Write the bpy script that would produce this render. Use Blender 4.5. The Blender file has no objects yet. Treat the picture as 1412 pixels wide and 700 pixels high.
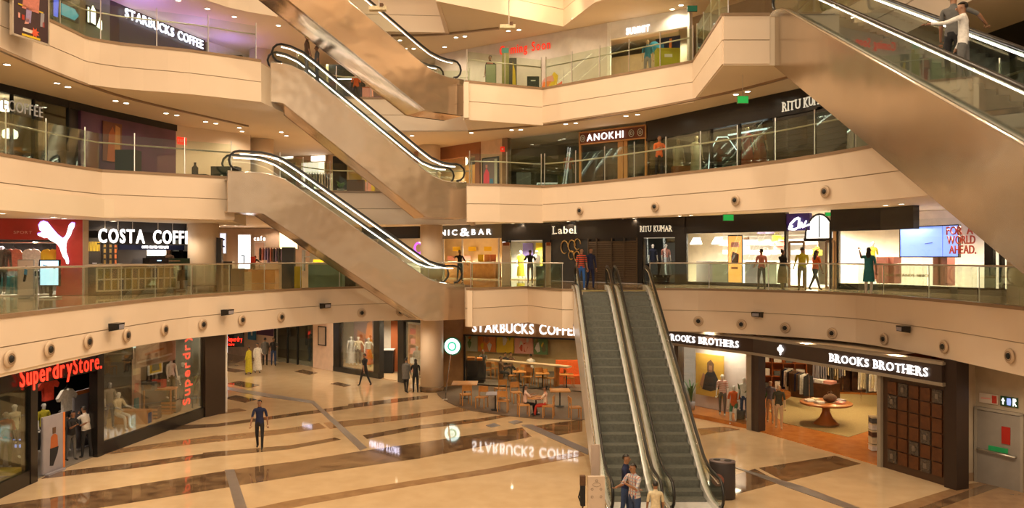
import bpy, bmesh, math, random
from math import sin, cos, pi, radians as R, sqrt, atan2, hypot
from mathutils import Vector, Matrix, noise
from mathutils.geometry import tessellate_polygon

# ---------------------------------------------------------------- camera, world, light, exposure
SC = bpy.context.scene
C = SC.collection
F, CX, HY, EYE = 1100.0, 706.0, 354.0, 6.75
cd = bpy.data.cameras.new('camera'); cam = bpy.data.objects.new('camera', cd); C.objects.link(cam)
cd.sensor_width = 36; cd.lens = 36*F/1412; cd.shift_y = (HY-350)/1412; cd.clip_end = 200
cam.location = (0, 0, EYE); cam.rotation_euler = (R(90), 0, 0); SC.camera = cam
SC.view_settings.view_transform = 'Standard'; SC.view_settings.look = 'None'
SC.view_settings.gamma = 1; SC.view_settings.exposure = 0.0
SC.cycles.use_denoising = True
SC.cycles.max_bounces = 8; SC.cycles.transparent_max_bounces = 24
SC.cycles.sample_clamp_indirect = 4; SC.cycles.caustics_reflective = False; SC.cycles.caustics_refractive = False
world = bpy.data.worlds.new('world'); SC.world = world; world.use_nodes = True
world.node_tree.nodes['Background'].inputs[0].default_value = (1.0, 0.78, 0.55, 1)
world.node_tree.nodes['Background'].inputs[1].default_value = 0.55

def area(name, loc, sx, sy, power, col=(1, .74, .46), rot=(0, 0, 0), spread=180):
    l = bpy.data.lights.new(name, 'AREA'); l.shape = 'RECTANGLE'; l.size = sx; l.size_y = sy
    l.energy = power; l.color = col; l.spread = R(spread)
    o = bpy.data.objects.new(name, l); C.objects.link(o); o.location = loc; o.rotation_euler = rot
    return o
WARM = (1, .785, .53)
SPOTS = {}
def spot(name, loc, power, col=WARM, angle=150, rad=.07, rot=(0, 0, 0), blend=.6):
    k = (name, power, angle)
    if k not in SPOTS:
        l = bpy.data.lights.new(name, 'SPOT'); l.energy = power; l.color = col; l.spot_size = R(angle); l.spot_blend = blend
        l.shadow_soft_size = rad; SPOTS[k] = l
    o = bpy.data.objects.new(name, SPOTS[k]); C.objects.link(o); o.location = loc; o.rotation_euler = rot; return o
# unseen fill spots, added high up to light the atrium and its fascias
for x in (-8, -3, 2.5, 7):
    for y in (6, 14, 22, 28):
        spot('atrium_fill', (x, y, 21.5), 1330, WARM, 140, .12)
for x in (-7, 0, 7):
    spot('front_fill', (x, -3, 16), 2300, WARM, 120, .3, (R(62), 0, 0))  # unseen fill behind the camera, added to light the fascias

# ---------------------------------------------------------------- materials
MATS = {}
def mat(name, col=(.8, .8, .8), rough=.6, metal=0, emit=0, spec=.5, bump=None, var=None, ecol=None, coat=0):
    """var=(scale, second colour, detail); bump=(scale, strength)"""
    if name in MATS: return MATS[name]
    m = bpy.data.materials.new(name); m.use_nodes = True; nt = m.node_tree; b = nt.nodes['Principled BSDF']
    b.inputs['Base Color'].default_value = (*col, 1); b.inputs['Roughness'].default_value = rough
    b.inputs['Metallic'].default_value = metal; b.inputs['Specular IOR Level'].default_value = spec
    b.inputs['Coat Weight'].default_value = coat
    if emit:
        b.inputs['Emission Color'].default_value = (*(ecol or col), 1); b.inputs['Emission Strength'].default_value = emit
    tc = nt.nodes.new('ShaderNodeTexCoord')
    if var is None and not emit: var = (3.0, tuple(c*.9 for c in col), 4)
    if var:
        n = nt.nodes.new('ShaderNodeTexNoise'); n.inputs['Scale'].default_value = var[0]; n.inputs['Detail'].default_value = var[2]
        r = nt.nodes.new('ShaderNodeValToRGB'); r.color_ramp.elements[0].position = .35; r.color_ramp.elements[1].position = .65
        r.color_ramp.elements[0].color = (*col, 1); r.color_ramp.elements[1].color = (*var[1], 1)
        nt.links.new(tc.outputs['Object'], n.inputs['Vector']); nt.links.new(n.outputs['Fac'], r.inputs['Fac'])
        nt.links.new(r.outputs['Color'], b.inputs['Base Color'])
    if bump:
        n = nt.nodes.new('ShaderNodeTexNoise'); n.inputs['Scale'].default_value = bump[0]; n.inputs['Detail'].default_value = 2
        q = nt.nodes.new('ShaderNodeBump'); q.inputs['Strength'].default_value = bump[1]; q.inputs['Distance'].default_value = .1
        nt.links.new(tc.outputs['Object'], n.inputs['Vector']); nt.links.new(n.outputs['Fac'], q.inputs['Height'])
        nt.links.new(q.outputs['Normal'], b.inputs['Normal'])
    MATS[name] = m; return m
def glow(name, col, s): return mat(name, col, .5, 0, s)
def glassmat(name, tint=(.9, .97, .92), refl=.10):
    if name in MATS: return MATS[name]
    m = bpy.data.materials.new(name); m.use_nodes = True; nt = m.node_tree; nt.nodes.clear()
    o = nt.nodes.new('ShaderNodeOutputMaterial'); mx = nt.nodes.new('ShaderNodeMixShader')
    t = nt.nodes.new('ShaderNodeBsdfTransparent'); g = nt.nodes.new('ShaderNodeBsdfGlossy'); lw = nt.nodes.new('ShaderNodeLayerWeight')
    mr = nt.nodes.new('ShaderNodeMapRange')
    t.inputs[0].default_value = (*tint, 1); g.inputs['Roughness'].default_value = .02; g.inputs['Color'].default_value = (.9, .95, .92, 1)
    lw.inputs['Blend'].default_value = .25; mr.inputs['To Min'].default_value = refl; mr.inputs['To Max'].default_value = .42
    nt.links.new(lw.outputs['Fresnel'], mr.inputs['Value']); nt.links.new(mr.outputs['Result'], mx.inputs['Fac'])
    nt.links.new(t.outputs[0], mx.inputs[1]); nt.links.new(g.outputs[0], mx.inputs[2]); nt.links.new(mx.outputs[0], o.inputs[0])
    MATS[name] = m; return m

cream = mat('cream_paint', (.80, .66, .52), .55, var=(.6, (.77, .63, .49), 3), bump=(.5, .05))
soffit = mat('soffit_paint', (.82, .70, .55), .7, var=(.5, (.79, .67, .52), 2))
marble = mat('cream_marble', (.68, .505, .31), .05, spec=.6, var=(1.6, (.62, .45, .265), 8), coat=.3)
darkmarble = mat('brown_marble', (.10, .055, .03), .05, spec=.7, var=(2.2, (.24, .15, .08), 10), coat=.4)
midmarble = mat('tan_marble', (.36, .22, .11), .06, spec=.6, var=(2.5, (.28, .16, .08), 8), coat=.3)
dimbronze = mat('dim_bronze_cladding', (.50, .40, .30), .2, .92, var=(.4, (.43, .35, .26), 2), bump=(.5, .35))  # bronze tone darkened to stand for the dark surroundings it mirrors
shadestep = mat('shaded_step_metal', (.10, .10, .085), .4, .4)  # step metal darkened, paints in the missing light on the big escalator
escglass = glassmat('escalator_glass', (.93, .95, .92), .03)
steel = mat('brushed_steel', (.78, .75, .71), .3, 1, bump=(2, .03))
steelstrip = mat('steel_floor_strip', (.30, .27, .25), .3, .6)
rosesteel = mat('rose_steel_cladding', (.80, .64, .48), .2, .92, var=(.4, (.78, .62, .47), 2), bump=(.7, .5))
silver = mat('silver_panel', (.84, .83, .81), .28, .25, bump=(2, .03))
chrome = mat('polished_steel', (.8, .78, .75), .12, 1)
rubber = mat('black_rubber', (.012, .012, .012), .35)
stepmat = mat('escalator_step_metal', (.19, .195, .17), .45, .4, var=(12, (.14, .145, .125), 3))
black = mat('black_panel', (.011, .009, .008), .25)
blackmat = mat('black_matte', (.01, .01, .01), .6)
curb = mat('brown_stone_curb', (.30, .20, .12), .35)
railglass = glassmat('rail_glass', (.90, .95, .88), .03)
shopglass = glassmat('shop_glass', (.96, .97, .96), .02)
darkglass = glassmat('dark_shop_glass', (.80, .84, .80), .06)
white = mat('white_paint', (.85, .83, .8), .5)
wood = mat('orange_wood', (.58, .27, .07), .35, var=(4, (.46, .20, .05), 6))
darkwood = mat('dark_wood', (.09, .035, .015), .35, var=(5, (.05, .02, .01), 6))
lampface = glow('downlight_face', (1, .88, .66), 14)
ledwhite = glow('led_strip', (1, .93, .84), 5)
signwhite = glow('lit_white_letters', (1, .97, .95), 1.9)
signviolet = glow('lit_violet_letters', (.80, .78, 1), 2.6)
signred = glow('lit_red_letters', (1, .045, .02), 1.3)
greenexit = glow('green_exit_face', (.01, .30, .05), 1.0)

# ---------------------------------------------------------------- mesh helpers
CNT = {}
def tag(o, label=None, cat=None, group=None, kind=None):
    if label: o['label'] = label
    if cat: o['category'] = cat
    if group: o['group'] = group
    if kind: o['kind'] = kind
    return o
def struct(o): o['kind'] = 'structure'; return o
def empty(name, loc=(0, 0, 0), rz=0, label=None, cat=None, group=None):
    o = bpy.data.objects.new(name, None); C.objects.link(o); o.location = loc; o.rotation_euler = (0, 0, rz)
    o.empty_display_size = .1
    return tag(o, label, cat, group)
def link(name, me, m, parent=None, smooth=False):
    ms = m if isinstance(m, (list, tuple)) else [m]
    if not me.materials:
        for x in ms: me.materials.append(x)
    if smooth: me.polygons.foreach_set('use_smooth', [True]*len(me.polygons))
    o = bpy.data.objects.new(name, me); C.objects.link(o)
    if parent: o.parent = parent
    return o
class MB:
    def __init__(s): s.v = []; s.f = []; s.m = []
    def add(s, vs, fs, mi=0):
        n = len(s.v); s.v += [tuple(v) for v in vs]; s.f += [tuple(i+n for i in f) for f in fs]; s.m += [mi]*len(fs); return s
    def box(s, c, d, rz=0, mi=0, rx=0):
        cx, cy, cz = c; a, b, h = d[0]/2, d[1]/2, d[2]/2
        M = Matrix.Translation(c) @ Matrix.Rotation(rz, 4, 'Z') @ Matrix.Rotation(rx, 4, 'X')
        vs = [M @ Vector((x*a, y*b, z*h)) for z in (-1, 1) for y in (-1, 1) for x in (-1, 1)]
        return s.add(vs, [(0, 2, 3, 1), (4, 5, 7, 6), (0, 1, 5, 4), (2, 6, 7, 3), (0, 4, 6, 2), (1, 3, 7, 5)], mi)
    def bar(s, p, q, r, n=6, mi=0, r2=None):
        return s.tube([p, q], [r, r if r2 is None else r2], n, mi)
    def tube(s, pts, r, n=8, mi=0, cap=True):
        P = [Vector(p) for p in pts]; N = len(P); rs = r if isinstance(r, (list, tuple)) else [r]*N
        up = None; vs = []
        for i in range(N):
            d = (P[min(i+1, N-1)]-P[max(i-1, 0)]).normalized()
            if up is None:
                up = Vector((0, 0, 1)) if abs(d.z) < .9 else Vector((0, 1, 0))
            a = d.cross(up)
            if a.length < 1e-4: a = d.cross(Vector((1, 0, 0)))
            a.normalize(); b = a.cross(d).normalized(); up = b
            for k in range(n):
                t = 2*pi*k/n; vs.append(P[i]+(a*cos(t)+b*sin(t))*rs[i])
        fs = [(i*n+k, i*n+(k+1) % n, (i+1)*n+(k+1) % n, (i+1)*n+k) for i in range(N-1) for k in range(n)]
        if cap: fs += [tuple(range(n))[::-1], tuple((N-1)*n+k for k in range(n))]
        return s.add(vs, fs, mi)
    def lathe(s, prof, c=(0, 0, 0), n=16, mi=0, sx=1, sy=1):
        vs = [(c[0]+r*sx*cos(2*pi*k/n), c[1]+r*sy*sin(2*pi*k/n), c[2]+z) for r, z in prof for k in range(n)]
        fs = [(i*n+k, i*n+(k+1) % n, (i+1)*n+(k+1) % n, (i+1)*n+k) for i in range(len(prof)-1) for k in range(n)]
        fs += [tuple(range(n))[::-1], tuple((len(prof)-1)*n+k for k in range(n))]
        return s.add(vs, fs, mi)
    def ell(s, c, r, n=10, m=7, mi=0, rot=None):
        vs = []; fs = []
        for i in range(m+1):
            p = pi*i/m
            for k in range(n):
                t = 2*pi*k/n; v = Vector((r[0]*sin(p)*cos(t), r[1]*sin(p)*sin(t), -r[2]*cos(p)))
                if rot: v = rot @ v
                vs.append(Vector(c)+v)
        fs = [(i*n+k, i*n+(k+1) % n, (i+1)*n+(k+1) % n, (i+1)*n+k) for i in range(m) for k in range(n)]
        return s.add(vs, fs, mi)
    def prism(s, poly, z0, z1, mi=0):
        n = len(poly); tri = tessellate_polygon([[Vector((p[0], p[1], 0)) for p in poly]])
        ar = sum(poly[i][0]*poly[(i+1) % n][1]-poly[(i+1) % n][0]*poly[i][1] for i in range(n))
        vs = [(p[0], p[1], z0) for p in poly]+[(p[0], p[1], z1) for p in poly]; fs = []
        for t in tri:
            a, b, c = t
            cr = (poly[b][0]-poly[a][0])*(poly[c][1]-poly[a][1])-(poly[b][1]-poly[a][1])*(poly[c][0]-poly[a][0])
            if cr < 0: a, b, c = c, b, a
            fs += [(c, b, a), (a+n, b+n, c+n)]
        for i in range(n):
            j = (i+1) % n; fs.append((i, j, j+n, i+n) if ar > 0 else (j, i, i+n, j+n))
        return s.add(vs, fs, mi)
    def plate(s, pts, nrm, th, mi=0):
        """planar 3D polygon given thickness th along nrm (extruded backwards)"""
        P = [Vector(p) for p in pts]; N = Vector(nrm).normalized(); n = len(P)
        tri = tessellate_polygon([P]); vs = P+[p-N*th for p in P]; fs = []
        for a, b, c in tri:
            if (P[b]-P[a]).cross(P[c]-P[a]).dot(N) < 0: a, b, c = c, b, a
            fs += [(a, b, c), (c+n, b+n, a+n)]
        fs += [(i, i+n, (i+1) % n+n, (i+1) % n) for i in range(n)]
        return s.add(vs, fs, mi)
    def mesh(s, name):
        me = bpy.data.meshes.new(name); me.from_pydata(s.v, [], s.f)
        if any(s.m): me.polygons.foreach_set('material_index', s.m)
        me.update(); return me
    def build(s, name, m, parent=None, smooth=False): return link(name, s.mesh(name), m, parent, smooth)
def box(name, c, d, m, parent=None, rz=0): return MB().box((0, 0, 0), d).build(name, m, parent)if 0 else _box(name, c, d, m, parent, rz)
def _box(name, c, d, m, parent, rz):
    o = MB().box((0, 0, 0), d).build(name, m, parent); o.location = c; o.rotation_euler = (0, 0, rz); return o
def dup(o, parent=None):
    c = o.copy(); C.objects.link(c); c.parent = parent
    for ch in list(o.children): dup(ch, c)
    return c

# ---------------------------------------------------------------- picture <-> place
def G(px, py, z):
    Y = F*(EYE-z)/(py-HY); return Vector(((px-CX)*Y/F, Y, z))
def P(px, py, Y): return Vector(((px-CX)*Y/F, Y, EYE+(HY-py)*Y/F))
def zat(py, Y): return EYE+(HY-py)*Y/F
class Wall:
    """a facade line in plan; at(px) is where the sight line of picture column px meets it"""
    def __init__(s, pts):
        s.p = [Vector((a, b)) for a, b in pts]; s.L = [0]
        for i in range(1, len(pts)): s.L.append(s.L[-1]+(s.p[i]-s.p[i-1]).length)
    def s_px(s, px):
        k = (px-CX)/F; best = None
        for i in range(len(s.p)-1):
            a, b = s.p[i], s.p[i+1]; fa = a.x-k*a.y; fb = b.x-k*b.y
            t = fa/(fa-fb) if fa != fb else 0
            if -1e-6 <= t <= 1+1e-6: return s.L[i]+t*(s.L[i+1]-s.L[i])
            for tt in (t,):
                e = abs(tt-min(1, max(0, tt)))
                if (i in (0, len(s.p)-2)) and (best is None or e < best[0]): best = (e, s.L[i]+tt*(s.L[i+1]-s.L[i]))
        return best[1]
    def at_s(s, q):
        i = 0
        while i < len(s.L)-2 and q > s.L[i+1]: i += 1
        t = (q-s.L[i])/(s.L[i+1]-s.L[i]); d = (s.p[i+1]-s.p[i]).normalized()
        return s.p[i].lerp(s.p[i+1], t), d
    def pos(s, px, py=None, z=None, off=0):
        p, d = s.at_s(s.s_px(px)); n = Vector((d.y, -d.x))
        if off < 0:   # deeper behind the facade, on the same sight line
            r = Vector(((px-CX)/F, 1)); q = p+r*min(-off/max(.05, -r.dot(n)), -off*2.2)
            return Vector((q.x, q.y, zat(py, q.y) if z is None else z))
        z = zat(py, p.y) if z is None else z
        return Vector((p.x+n.x*off, p.y+n.y*off, z))
    def ang(s, px): p, d = s.at_s(s.s_px(px)); return atan2(d.y, d.x)
    def run(s, q0, q1): return [q0]+[l for l in s.L if q0+.02 < l < q1-.02]+[q1]
    def chain(s, q0, q1, off=0):
        out = []
        for q in s.run(q0, q1):
            p, d = s.at_s(q); n = Vector((d.y, -d.x)); out.append(p+n*off)
        return out
    def strip_mb(s, q0, q1, z0, z1, off=0, th=.1, mb=None, mi=0):
        mb = mb or MB(); a = s.chain(q0, q1, off); b = s.chain(q0, q1, off-th)
        zz = lambda z, i: z(i/(len(a)-1)) if callable(z) else z
        for i in range(len(a)-1):
            z00, z01, z10, z11 = zz(z0, i), zz(z0, i+1), zz(z1, i), zz(z1, i+1)
            mb.add([(*a[i], z00), (*a[i+1], z01), (*b[i+1], z01), (*b[i], z00), (*a[i], z10), (*a[i+1], z11), (*b[i+1], z11), (*b[i], z10)],
                   [(0, 3, 2, 1), (4, 5, 6, 7), (0, 1, 5, 4), (2, 3, 7, 6), (0, 4, 7, 3), (1, 2, 6, 5)], mi)
        return mb
    def panel(s, name, x0, x1, z0, z1, m, off=0, th=.1, parent=None):
        return s.strip_mb(s.s_px(x0), s.s_px(x1), z0, z1, off, th).build(name, m, parent)

# ---------------------------------------------------------------- lettering
LET = {}
def letter_mesh(ch, bold, depth):
    bold = bold*.34
    k = (ch, bold, depth)
    if k in LET: return LET[k]
    cu = bpy.data.curves.new('letter', 'FONT'); cu.body = ch; cu.extrude = depth; cu.offset = bold; cu.resolution_u = 3
    o = bpy.data.objects.new('letter', cu); C.objects.link(o); dg = bpy.context.evaluated_depsgraph_get()
    me = bpy.data.meshes.new_from_object(o.evaluated_get(dg)); bpy.data.objects.remove(o)
    xs = [v.co.x for v in me.vertices]; x0, x1 = min(xs), max(xs)
    for v in me.vertices: v.co.x -= x0
    LET[k] = (me, x1-x0); return LET[k]
SERIF = {}
def text(parent, string, place, length, height, m, bold=.0, depth=.04, gap=.17, space=.42, name='letter', serif=False):
    """place(fraction) -> (origin, u, v); letters are children of parent"""
    tot = 0; items = []
    for ch in string:
        if ch == ' ': tot += space; continue
        me, w = letter_mesh(ch, bold, depth/height*.28)
        items.append((me, tot, w, ch)); tot += w+gap
    tot -= gap; kx = length/tot; kz = height/.70
    mm = {}
    for me, x, w, ch in items:
        o_, u, v = place((x+w/2)/tot)
        key = (me.name, m.name)
        if key not in LET:
            c = me.copy(); c.materials.clear(); c.materials.append(m)
            if serif: add_serif(c, ch, w)
            LET[key] = c
        o = bpy.data.objects.new(name, LET[key]); C.objects.link(o)
        n = u.cross(v)
        M = Matrix((( u.x*kx, v.x*kz, n.x*kz, 0), (u.y*kx, v.y*kz, n.y*kz, 0), (u.z*kx, v.z*kz, n.z*kz, 0), (0, 0, 0, 1)))
        base = Vector(o_)-u*(w/2*kx)
        M = Matrix.Translation(base) @ M
        o.parent = parent; pm = parent.matrix_basis; o.matrix_basis = pm.inverted() @ M
def add_serif(me, ch, w):
    st = {'B': [(.05, 0), (.05, .7)], 'R': [(.05, 0), (.05, .7), (w-.06, 0)], 'K': [(.05, 0), (.05, .7), (w-.08, .7), (w-.06, 0)], 'H': [(.05, 0), (.05, .7), (w-.05, 0), (w-.05, .7)],
          'T': [(w/2, 0)], 'I': [(w/2, 0), (w/2, .7)], 'A': [(.05, 0), (w-.05, 0)], 'M': [(.05, 0), (w-.05, 0), (.05, .7), (w-.05, .7)], 'U': [(.05, .7), (w-.05, .7)], 'E': [(.05, 0), (.05, .7)],
          'L': [(.05, 0), (.05, .7)], 'l': [(w/2, 0)], 'N': [(.05, .7), (w-.05, .7), (.05, 0)]}.get(ch, [])
    bm = bmesh.new(); bm.from_mesh(me)
    zs = [v.co.z for v in bm.verts]; d = max(zs) if zs else .02
    for x, y in st:
        r = bmesh.ops.create_cube(bm, size=1)
        for v in r['verts']: v.co = Vector((x+v.co.x*.26, y+v.co.y*.06+(.03 if y < .3 else -.03)*0, v.co.z*2*d*.98))
    bm.to_mesh(me); bm.free()
def walltext(W, string, x0, x1, z0, height, m, label, cat='sign', off=.12, name='sign', group=None, **k):
    q0, q1 = W.s_px(x0), W.s_px(x1); zf = z0 if callable(z0) else (lambda t: z0)
    p, d = W.at_s((q0+q1)/2)
    e = empty(name, (p.x, p.y, zf(.5)), 0, label, cat, group)
    e.location = (p.x+d.y*off, p.y-d.x*off, zf(.5))
    def place(t):
        p, d = W.at_s(q0+(q1-q0)*t); n = Vector((d.y, -d.x))
        return Vector((p.x+n.x*off, p.y+n.y*off, zf(t))), Vector((d.x, d.y, 0)), Vector((0, 0, 1))
    text(e, string, place, q1-q0, height, m, **k)
    return e
# ---------------------------------------------------------------- the building: levels, edges, facades
Z1, Z2, Z3, Z4 = 5.4, 9.6, 13.8, 18.0
def arc(pts, n=4):
    """Catmull-Rom through plan points"""
    out = []
    for i in range(len(pts)-1):
        p0, p1, p2, p3 = [Vector(pts[max(0, min(len(pts)-1, j))]) for j in (i-1, i, i+1, i+2)]
        for k in range(n):
            t = k/n; out.append(tuple(.5*((2*p1)+(p2-p0)*t+(2*p0-5*p1+4*p2-p3)*t*t+(3*p1-p0-3*p2+p3)*t**3)))
    return out+[tuple(pts[-1])]
E1L = arc([(-11.3, 8), (-11.2, 17.5), (-11.0, 24.9), (-10.4, 27.6), (-9.0, 31.3), (-7.0, 34.0), (-4.5, 35.1), (-1.75, 35.6)])
LAND1 = [(-1.75, 32.2), (.7, 34.4), (2.0, 31.5), (2.4, 31.5)]
E1R = arc([(5.6, 32.4), (7.5, 32.1), (10.0, 30.5), (12.1, 28), (12.8, 24), (12.95, 20.5), (13, 12), (13, 8)])
E2L = arc([(-15, 10), (-14.5, 22.5), (-13.8, 26.8)])+[(-10.2, 29.3)]
E2B = arc([(-9.6, 32), (-8.4, 34.9), (-7.3, 35.6), (-4.7, 35.7), (-1.8, 35.7)])
LAND2 = [(-1.8, 31.9), (-.5, 32.1), (1.27, 32.9)]
E2R = arc([(1.27, 32.9), (2.7, 31.7), (5.0, 28.8), (7.7, 25), (9.5, 20.8), (10.5, 16), (11, 8)])
E3L = arc([(-14.6, 12), (-13.9, 23.9), (-13.55, 26.2), (-11.1, 27.5), (-9.1, 28.9)])
E3B = arc([(-8.8, 32), (-8, 35), (-6.5, 35.7), (-1.9, 35.7)])
LAND3 = [(-1.9, 32.3), (1.3, 33.7)]
E3R = [(1.3, 33.7), (4.0, 31.3), (6.6, 29), (6.2, 23.4), (7.55, 23.4), (9.4, 23.4), (9.9, 20), (10.7, 8)]
E4L = arc([(-13.6, 12), (-13, 24), (-11.7, 30.5), (-9.6, 32.6)])
E4 = [(-8.6, 34.5), (-2.9, 34.9), (-2.9, 30.6), (2.2, 34.0), (3.2, 30.8), (6.5, 27), (6.5, 14)]

def slab(edge, z0, z1, m, name):
    f, l = edge[0], edge[-1]
    poly = list(edge)+[(30, l[1]), (30, 64), (-34, 64), (-34, f[1])]
    struct(MB().prism(poly, z1-.02, z1).build(name, m))
    return struct(MB().prism(poly, z0, z1-.02).build(name.replace('floor', 'ceiling_under'), soffit))
def fascia(pts, z, Fs, name, m=cream, th=.25, groove=None):
    W = Wall(pts); n = len(pts)
    if not callable(Fs): ff = lambda t: z-Fs
    else: ff = lambda t: z-Fs(t)
    # parameter by arc length fraction
    fr = [l/W.L[-1] for l in W.L]
    mb = MB(); a = W.chain(0, W.L[-1], .0); 
    a = [Vector(p) for p in pts]; b = []; a0 = a
    a = []
    for i in range(n):
        d = Vector((0, 0))
        if i > 0: d += (a0[i]-a0[i-1]).normalized()
        if i < n-1: d += (a0[i+1]-a0[i]).normalized()
        d.normalize(); a.append(a0[i]+Vector((d.y, -d.x))*.04)
    for i, p in enumerate(a):
        d = Vector((0, 0))
        if i > 0: d += (a[i]-a[i-1]).normalized()
        if i < n-1: d += (a[i+1]-a[i]).normalized()
        d.normalize(); b.append(p+Vector((d.y, -d.x))*-th)
    mid = (lambda t: z-(z-ff(t))*.5) if groove is None else groove
    for lo, hi, o in ((ff, lambda t: mid(t)-.013, 0), (lambda t: mid(t)+.013, lambda t: z, 0)):
        for i in range(n-1):
            t0, t1 = fr[i], fr[i+1]
            mb.add([(*a[i], lo(t0)), (*a[i+1], lo(t1)), (*b[i+1], lo(t1)), (*b[i], lo(t0)), (*a[i], hi(t0)), (*a[i+1], hi(t1)), (*b[i+1], hi(t1)), (*b[i], hi(t0))],
                   [(0, 3, 2, 1), (4, 5, 6, 7), (0, 1, 5, 4), (2, 3, 7, 6), (0, 4, 7, 3), (1, 2, 6, 5)])
    o = struct(mb.build(name, m)); 
    # recessed shadow joint
    mb = MB(); c = [p.lerp(Vector(q), .12) for p, q in zip(a, b)]
    for i in range(n-1):
        t0, t1 = fr[i], fr[i+1]; l0, l1 = mid(t0), mid(t1)
        mb.add([(*c[i], l0-.03), (*c[i+1], l1-.03), (*b[i+1], l1-.03), (*b[i], l0-.03), (*c[i], l0+.03), (*c[i+1], l1+.03), (*b[i+1], l1+.03), (*b[i], l0+.03)],
               [(0, 3, 2, 1), (4, 5, 6, 7), (0, 1, 5, 4), (2, 3, 7, 6), (0, 4, 7, 3), (1, 2, 6, 5)])
    mb.build('joint', mat('joint_tan', (.42, .32, .22), .7), o)
    W2 = Wall([tuple(p) for p in a])
    W2.strip_mb(0, W2.L[-1], z, z+.09, .02, .22).build('kerb', curb, o)
    W2.ff = ff; return W2

gfloor = struct(MB().prism([(-34, 2), (30, 2), (30, 64), (-34, 64)], -.3, 0).build('floor', marble))
slab(E1L+LAND1+E1R, 4.12, Z1-.01, marble, 'floor_first_level')
struct(MB().prism([(-34, -6), (30, -6), (30, 2.6), (-34, 2.6)], 4.1, Z1).build('floor_first_level_front', marble))
slab(E2L+E2B+LAND2[:2]+E2R, 8.72, Z2-.01, marble, 'floor_second_level')
slab(E3L+E3B+LAND3[:1]+E3R, 12.36, Z3-.01, marble, 'floor_third_level')
slab(E4L+E4, 16.62, Z4-.01, soffit, 'ceiling')
struct(MB().prism([(-34, 2), (30, 2), (30, 64), (-34, 64)], 22, 22.3).build('ceiling_roof', soffit))
# dropped soffit under the second level on the left
struct(MB().prism([(-15, 10), (-14.4, 22.5), (-13.7, 26.8), (-10.3, 29.5), (-11.2, 33.6), (-16, 29.5), (-22, 26), (-22, 10)], 8.07, 8.7).build('ceiling_left', soffit))
for pts, z, nm in ((E1L, 4.12, 'a'), (E2B, 8.72, 'b')): pass

F1L = fascia(E1L, Z1, lambda t: 1.2+min(.22, max(0, t-.4)*.9), 'wall_fascia_first_left', groove=lambda t: 4.80-.10*t)
F1M = fascia(LAND1, Z1, 1.47, 'wall_fascia_first_landing')
F1R = fascia(E1R, Z1, 1.66, 'wall_fascia_first_right', groove=lambda t: 4.60-.06*t)
struct(Wall([(2.4, 31.5), (5.6, 32.4)]).strip_mb(0, 3.32, 4.1, 5.35, .04, .2).build('wall_fascia_escalator', cream))
F2L = fascia(E2L, Z2, 1.5, 'wall_fascia_second_left')
F2B = fascia(E2B, Z2, 1.4, 'wall_fascia_second_back')
F2M = fascia(LAND2, Z2, 1.45, 'wall_fascia_second_landing')
F2R = fascia(E2R, Z2, 1.38, 'wall_fascia_second_right')
F3L = fascia(E3L, Z3, 1.45, 'wall_fascia_third_left')
F3B = fascia(E3B, Z3, 1.4, 'wall_fascia_third_back')
F3M = fascia(LAND3, Z3, 1.5, 'wall_fascia_third_landing')
F3R = fascia(E3R[:4], Z3, 1.4, 'wall_fascia_third_right')
F3R2 = fascia(E3R[3:5], Z3, 1.4, 'wall_fascia_third_end')
F3R3 = fascia(E3R[5:], Z3, 1.45, 'wall_fascia_third_side')
F4L = fascia(E4L, Z4, 1.45, 'wall_fascia_fourth_left')
F4B = fascia(E4, Z4, 1.45, 'wall_fascia_fourth_back')
for W in ((-1.75, 35.6), (-1.75, 32.2), Z1), ((-1.8, 35.7), (-1.8, 31.9), Z2), ((-1.9, 35.7), (-1.9, 32.3), Z3):
    struct(Wall([W[0], W[1]]).strip_mb(0, 3.6, W[2]-1.45, W[2]-.01, .04, .2).build('wall_landing_side', cream))
# soffit edge lines
for pts, z in ((arc([tuple(G(x, y, 12.35).xy) for x, y in ((-90, 22), (0, 66), (60, 92), (130, 119), (200, 140), (343, 173))]), 12.35),
               (arc([tuple(G(x, y, 12.35).xy) for x, y in ((645, 180), (760, 170), (880, 151), (1000, 127), (1090, 104))]), 12.35),
               (arc([tuple(G(x, y, 16.6).xy) for x, y in ((539, 48), (600, 47), (687, 38))]), 16.6)):
    w = Wall(pts); struct(w.strip_mb(0, w.L[-1], z-.05, z+.02, 0, .12).build('trim_1', curb))

# ground floor inlays, each its own slab of marble
IN = [0]
def inlay(px, m, name, z=.004):
    IN[0] += 1; z = .002+.0006*IN[0]
    pts = [G(x, y, 0).xy for x, y in px]
    return MB().prism([tuple(p) for p in pts], 0.0005, z).build(name, m, gfloor)
for px in ([(-12, 697.5), (150, 674), (309.7, 649), (318, 671), (137, 700), (0, 722), (-12, 724)],
           [(322, 647), (420, 634), (485.8, 623.5), (580, 609.7), (720, 589), (733, 602), (580, 631.5), (430, 653), (329, 669)],
           [(737, 587), (803, 578), (803, 594.5), (768, 600)],
           [(1003.5, 684), (1050, 672), (1076, 665), (1041, 646), (1006, 657)],
           [(1046, 645), (1151, 628), (1187, 639), (1083, 664)]):
    inlay(px, darkmarble, 'marble_band')
inlay([(1225, 700), (1330, 668), (1412, 655), (1412, 700), (1300, 720)], midmarble, 'marble_band')
inlay([(1262, 702), (1292, 702), (1379, 671), (1357, 668)], darkmarble, 'marble_band')
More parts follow.
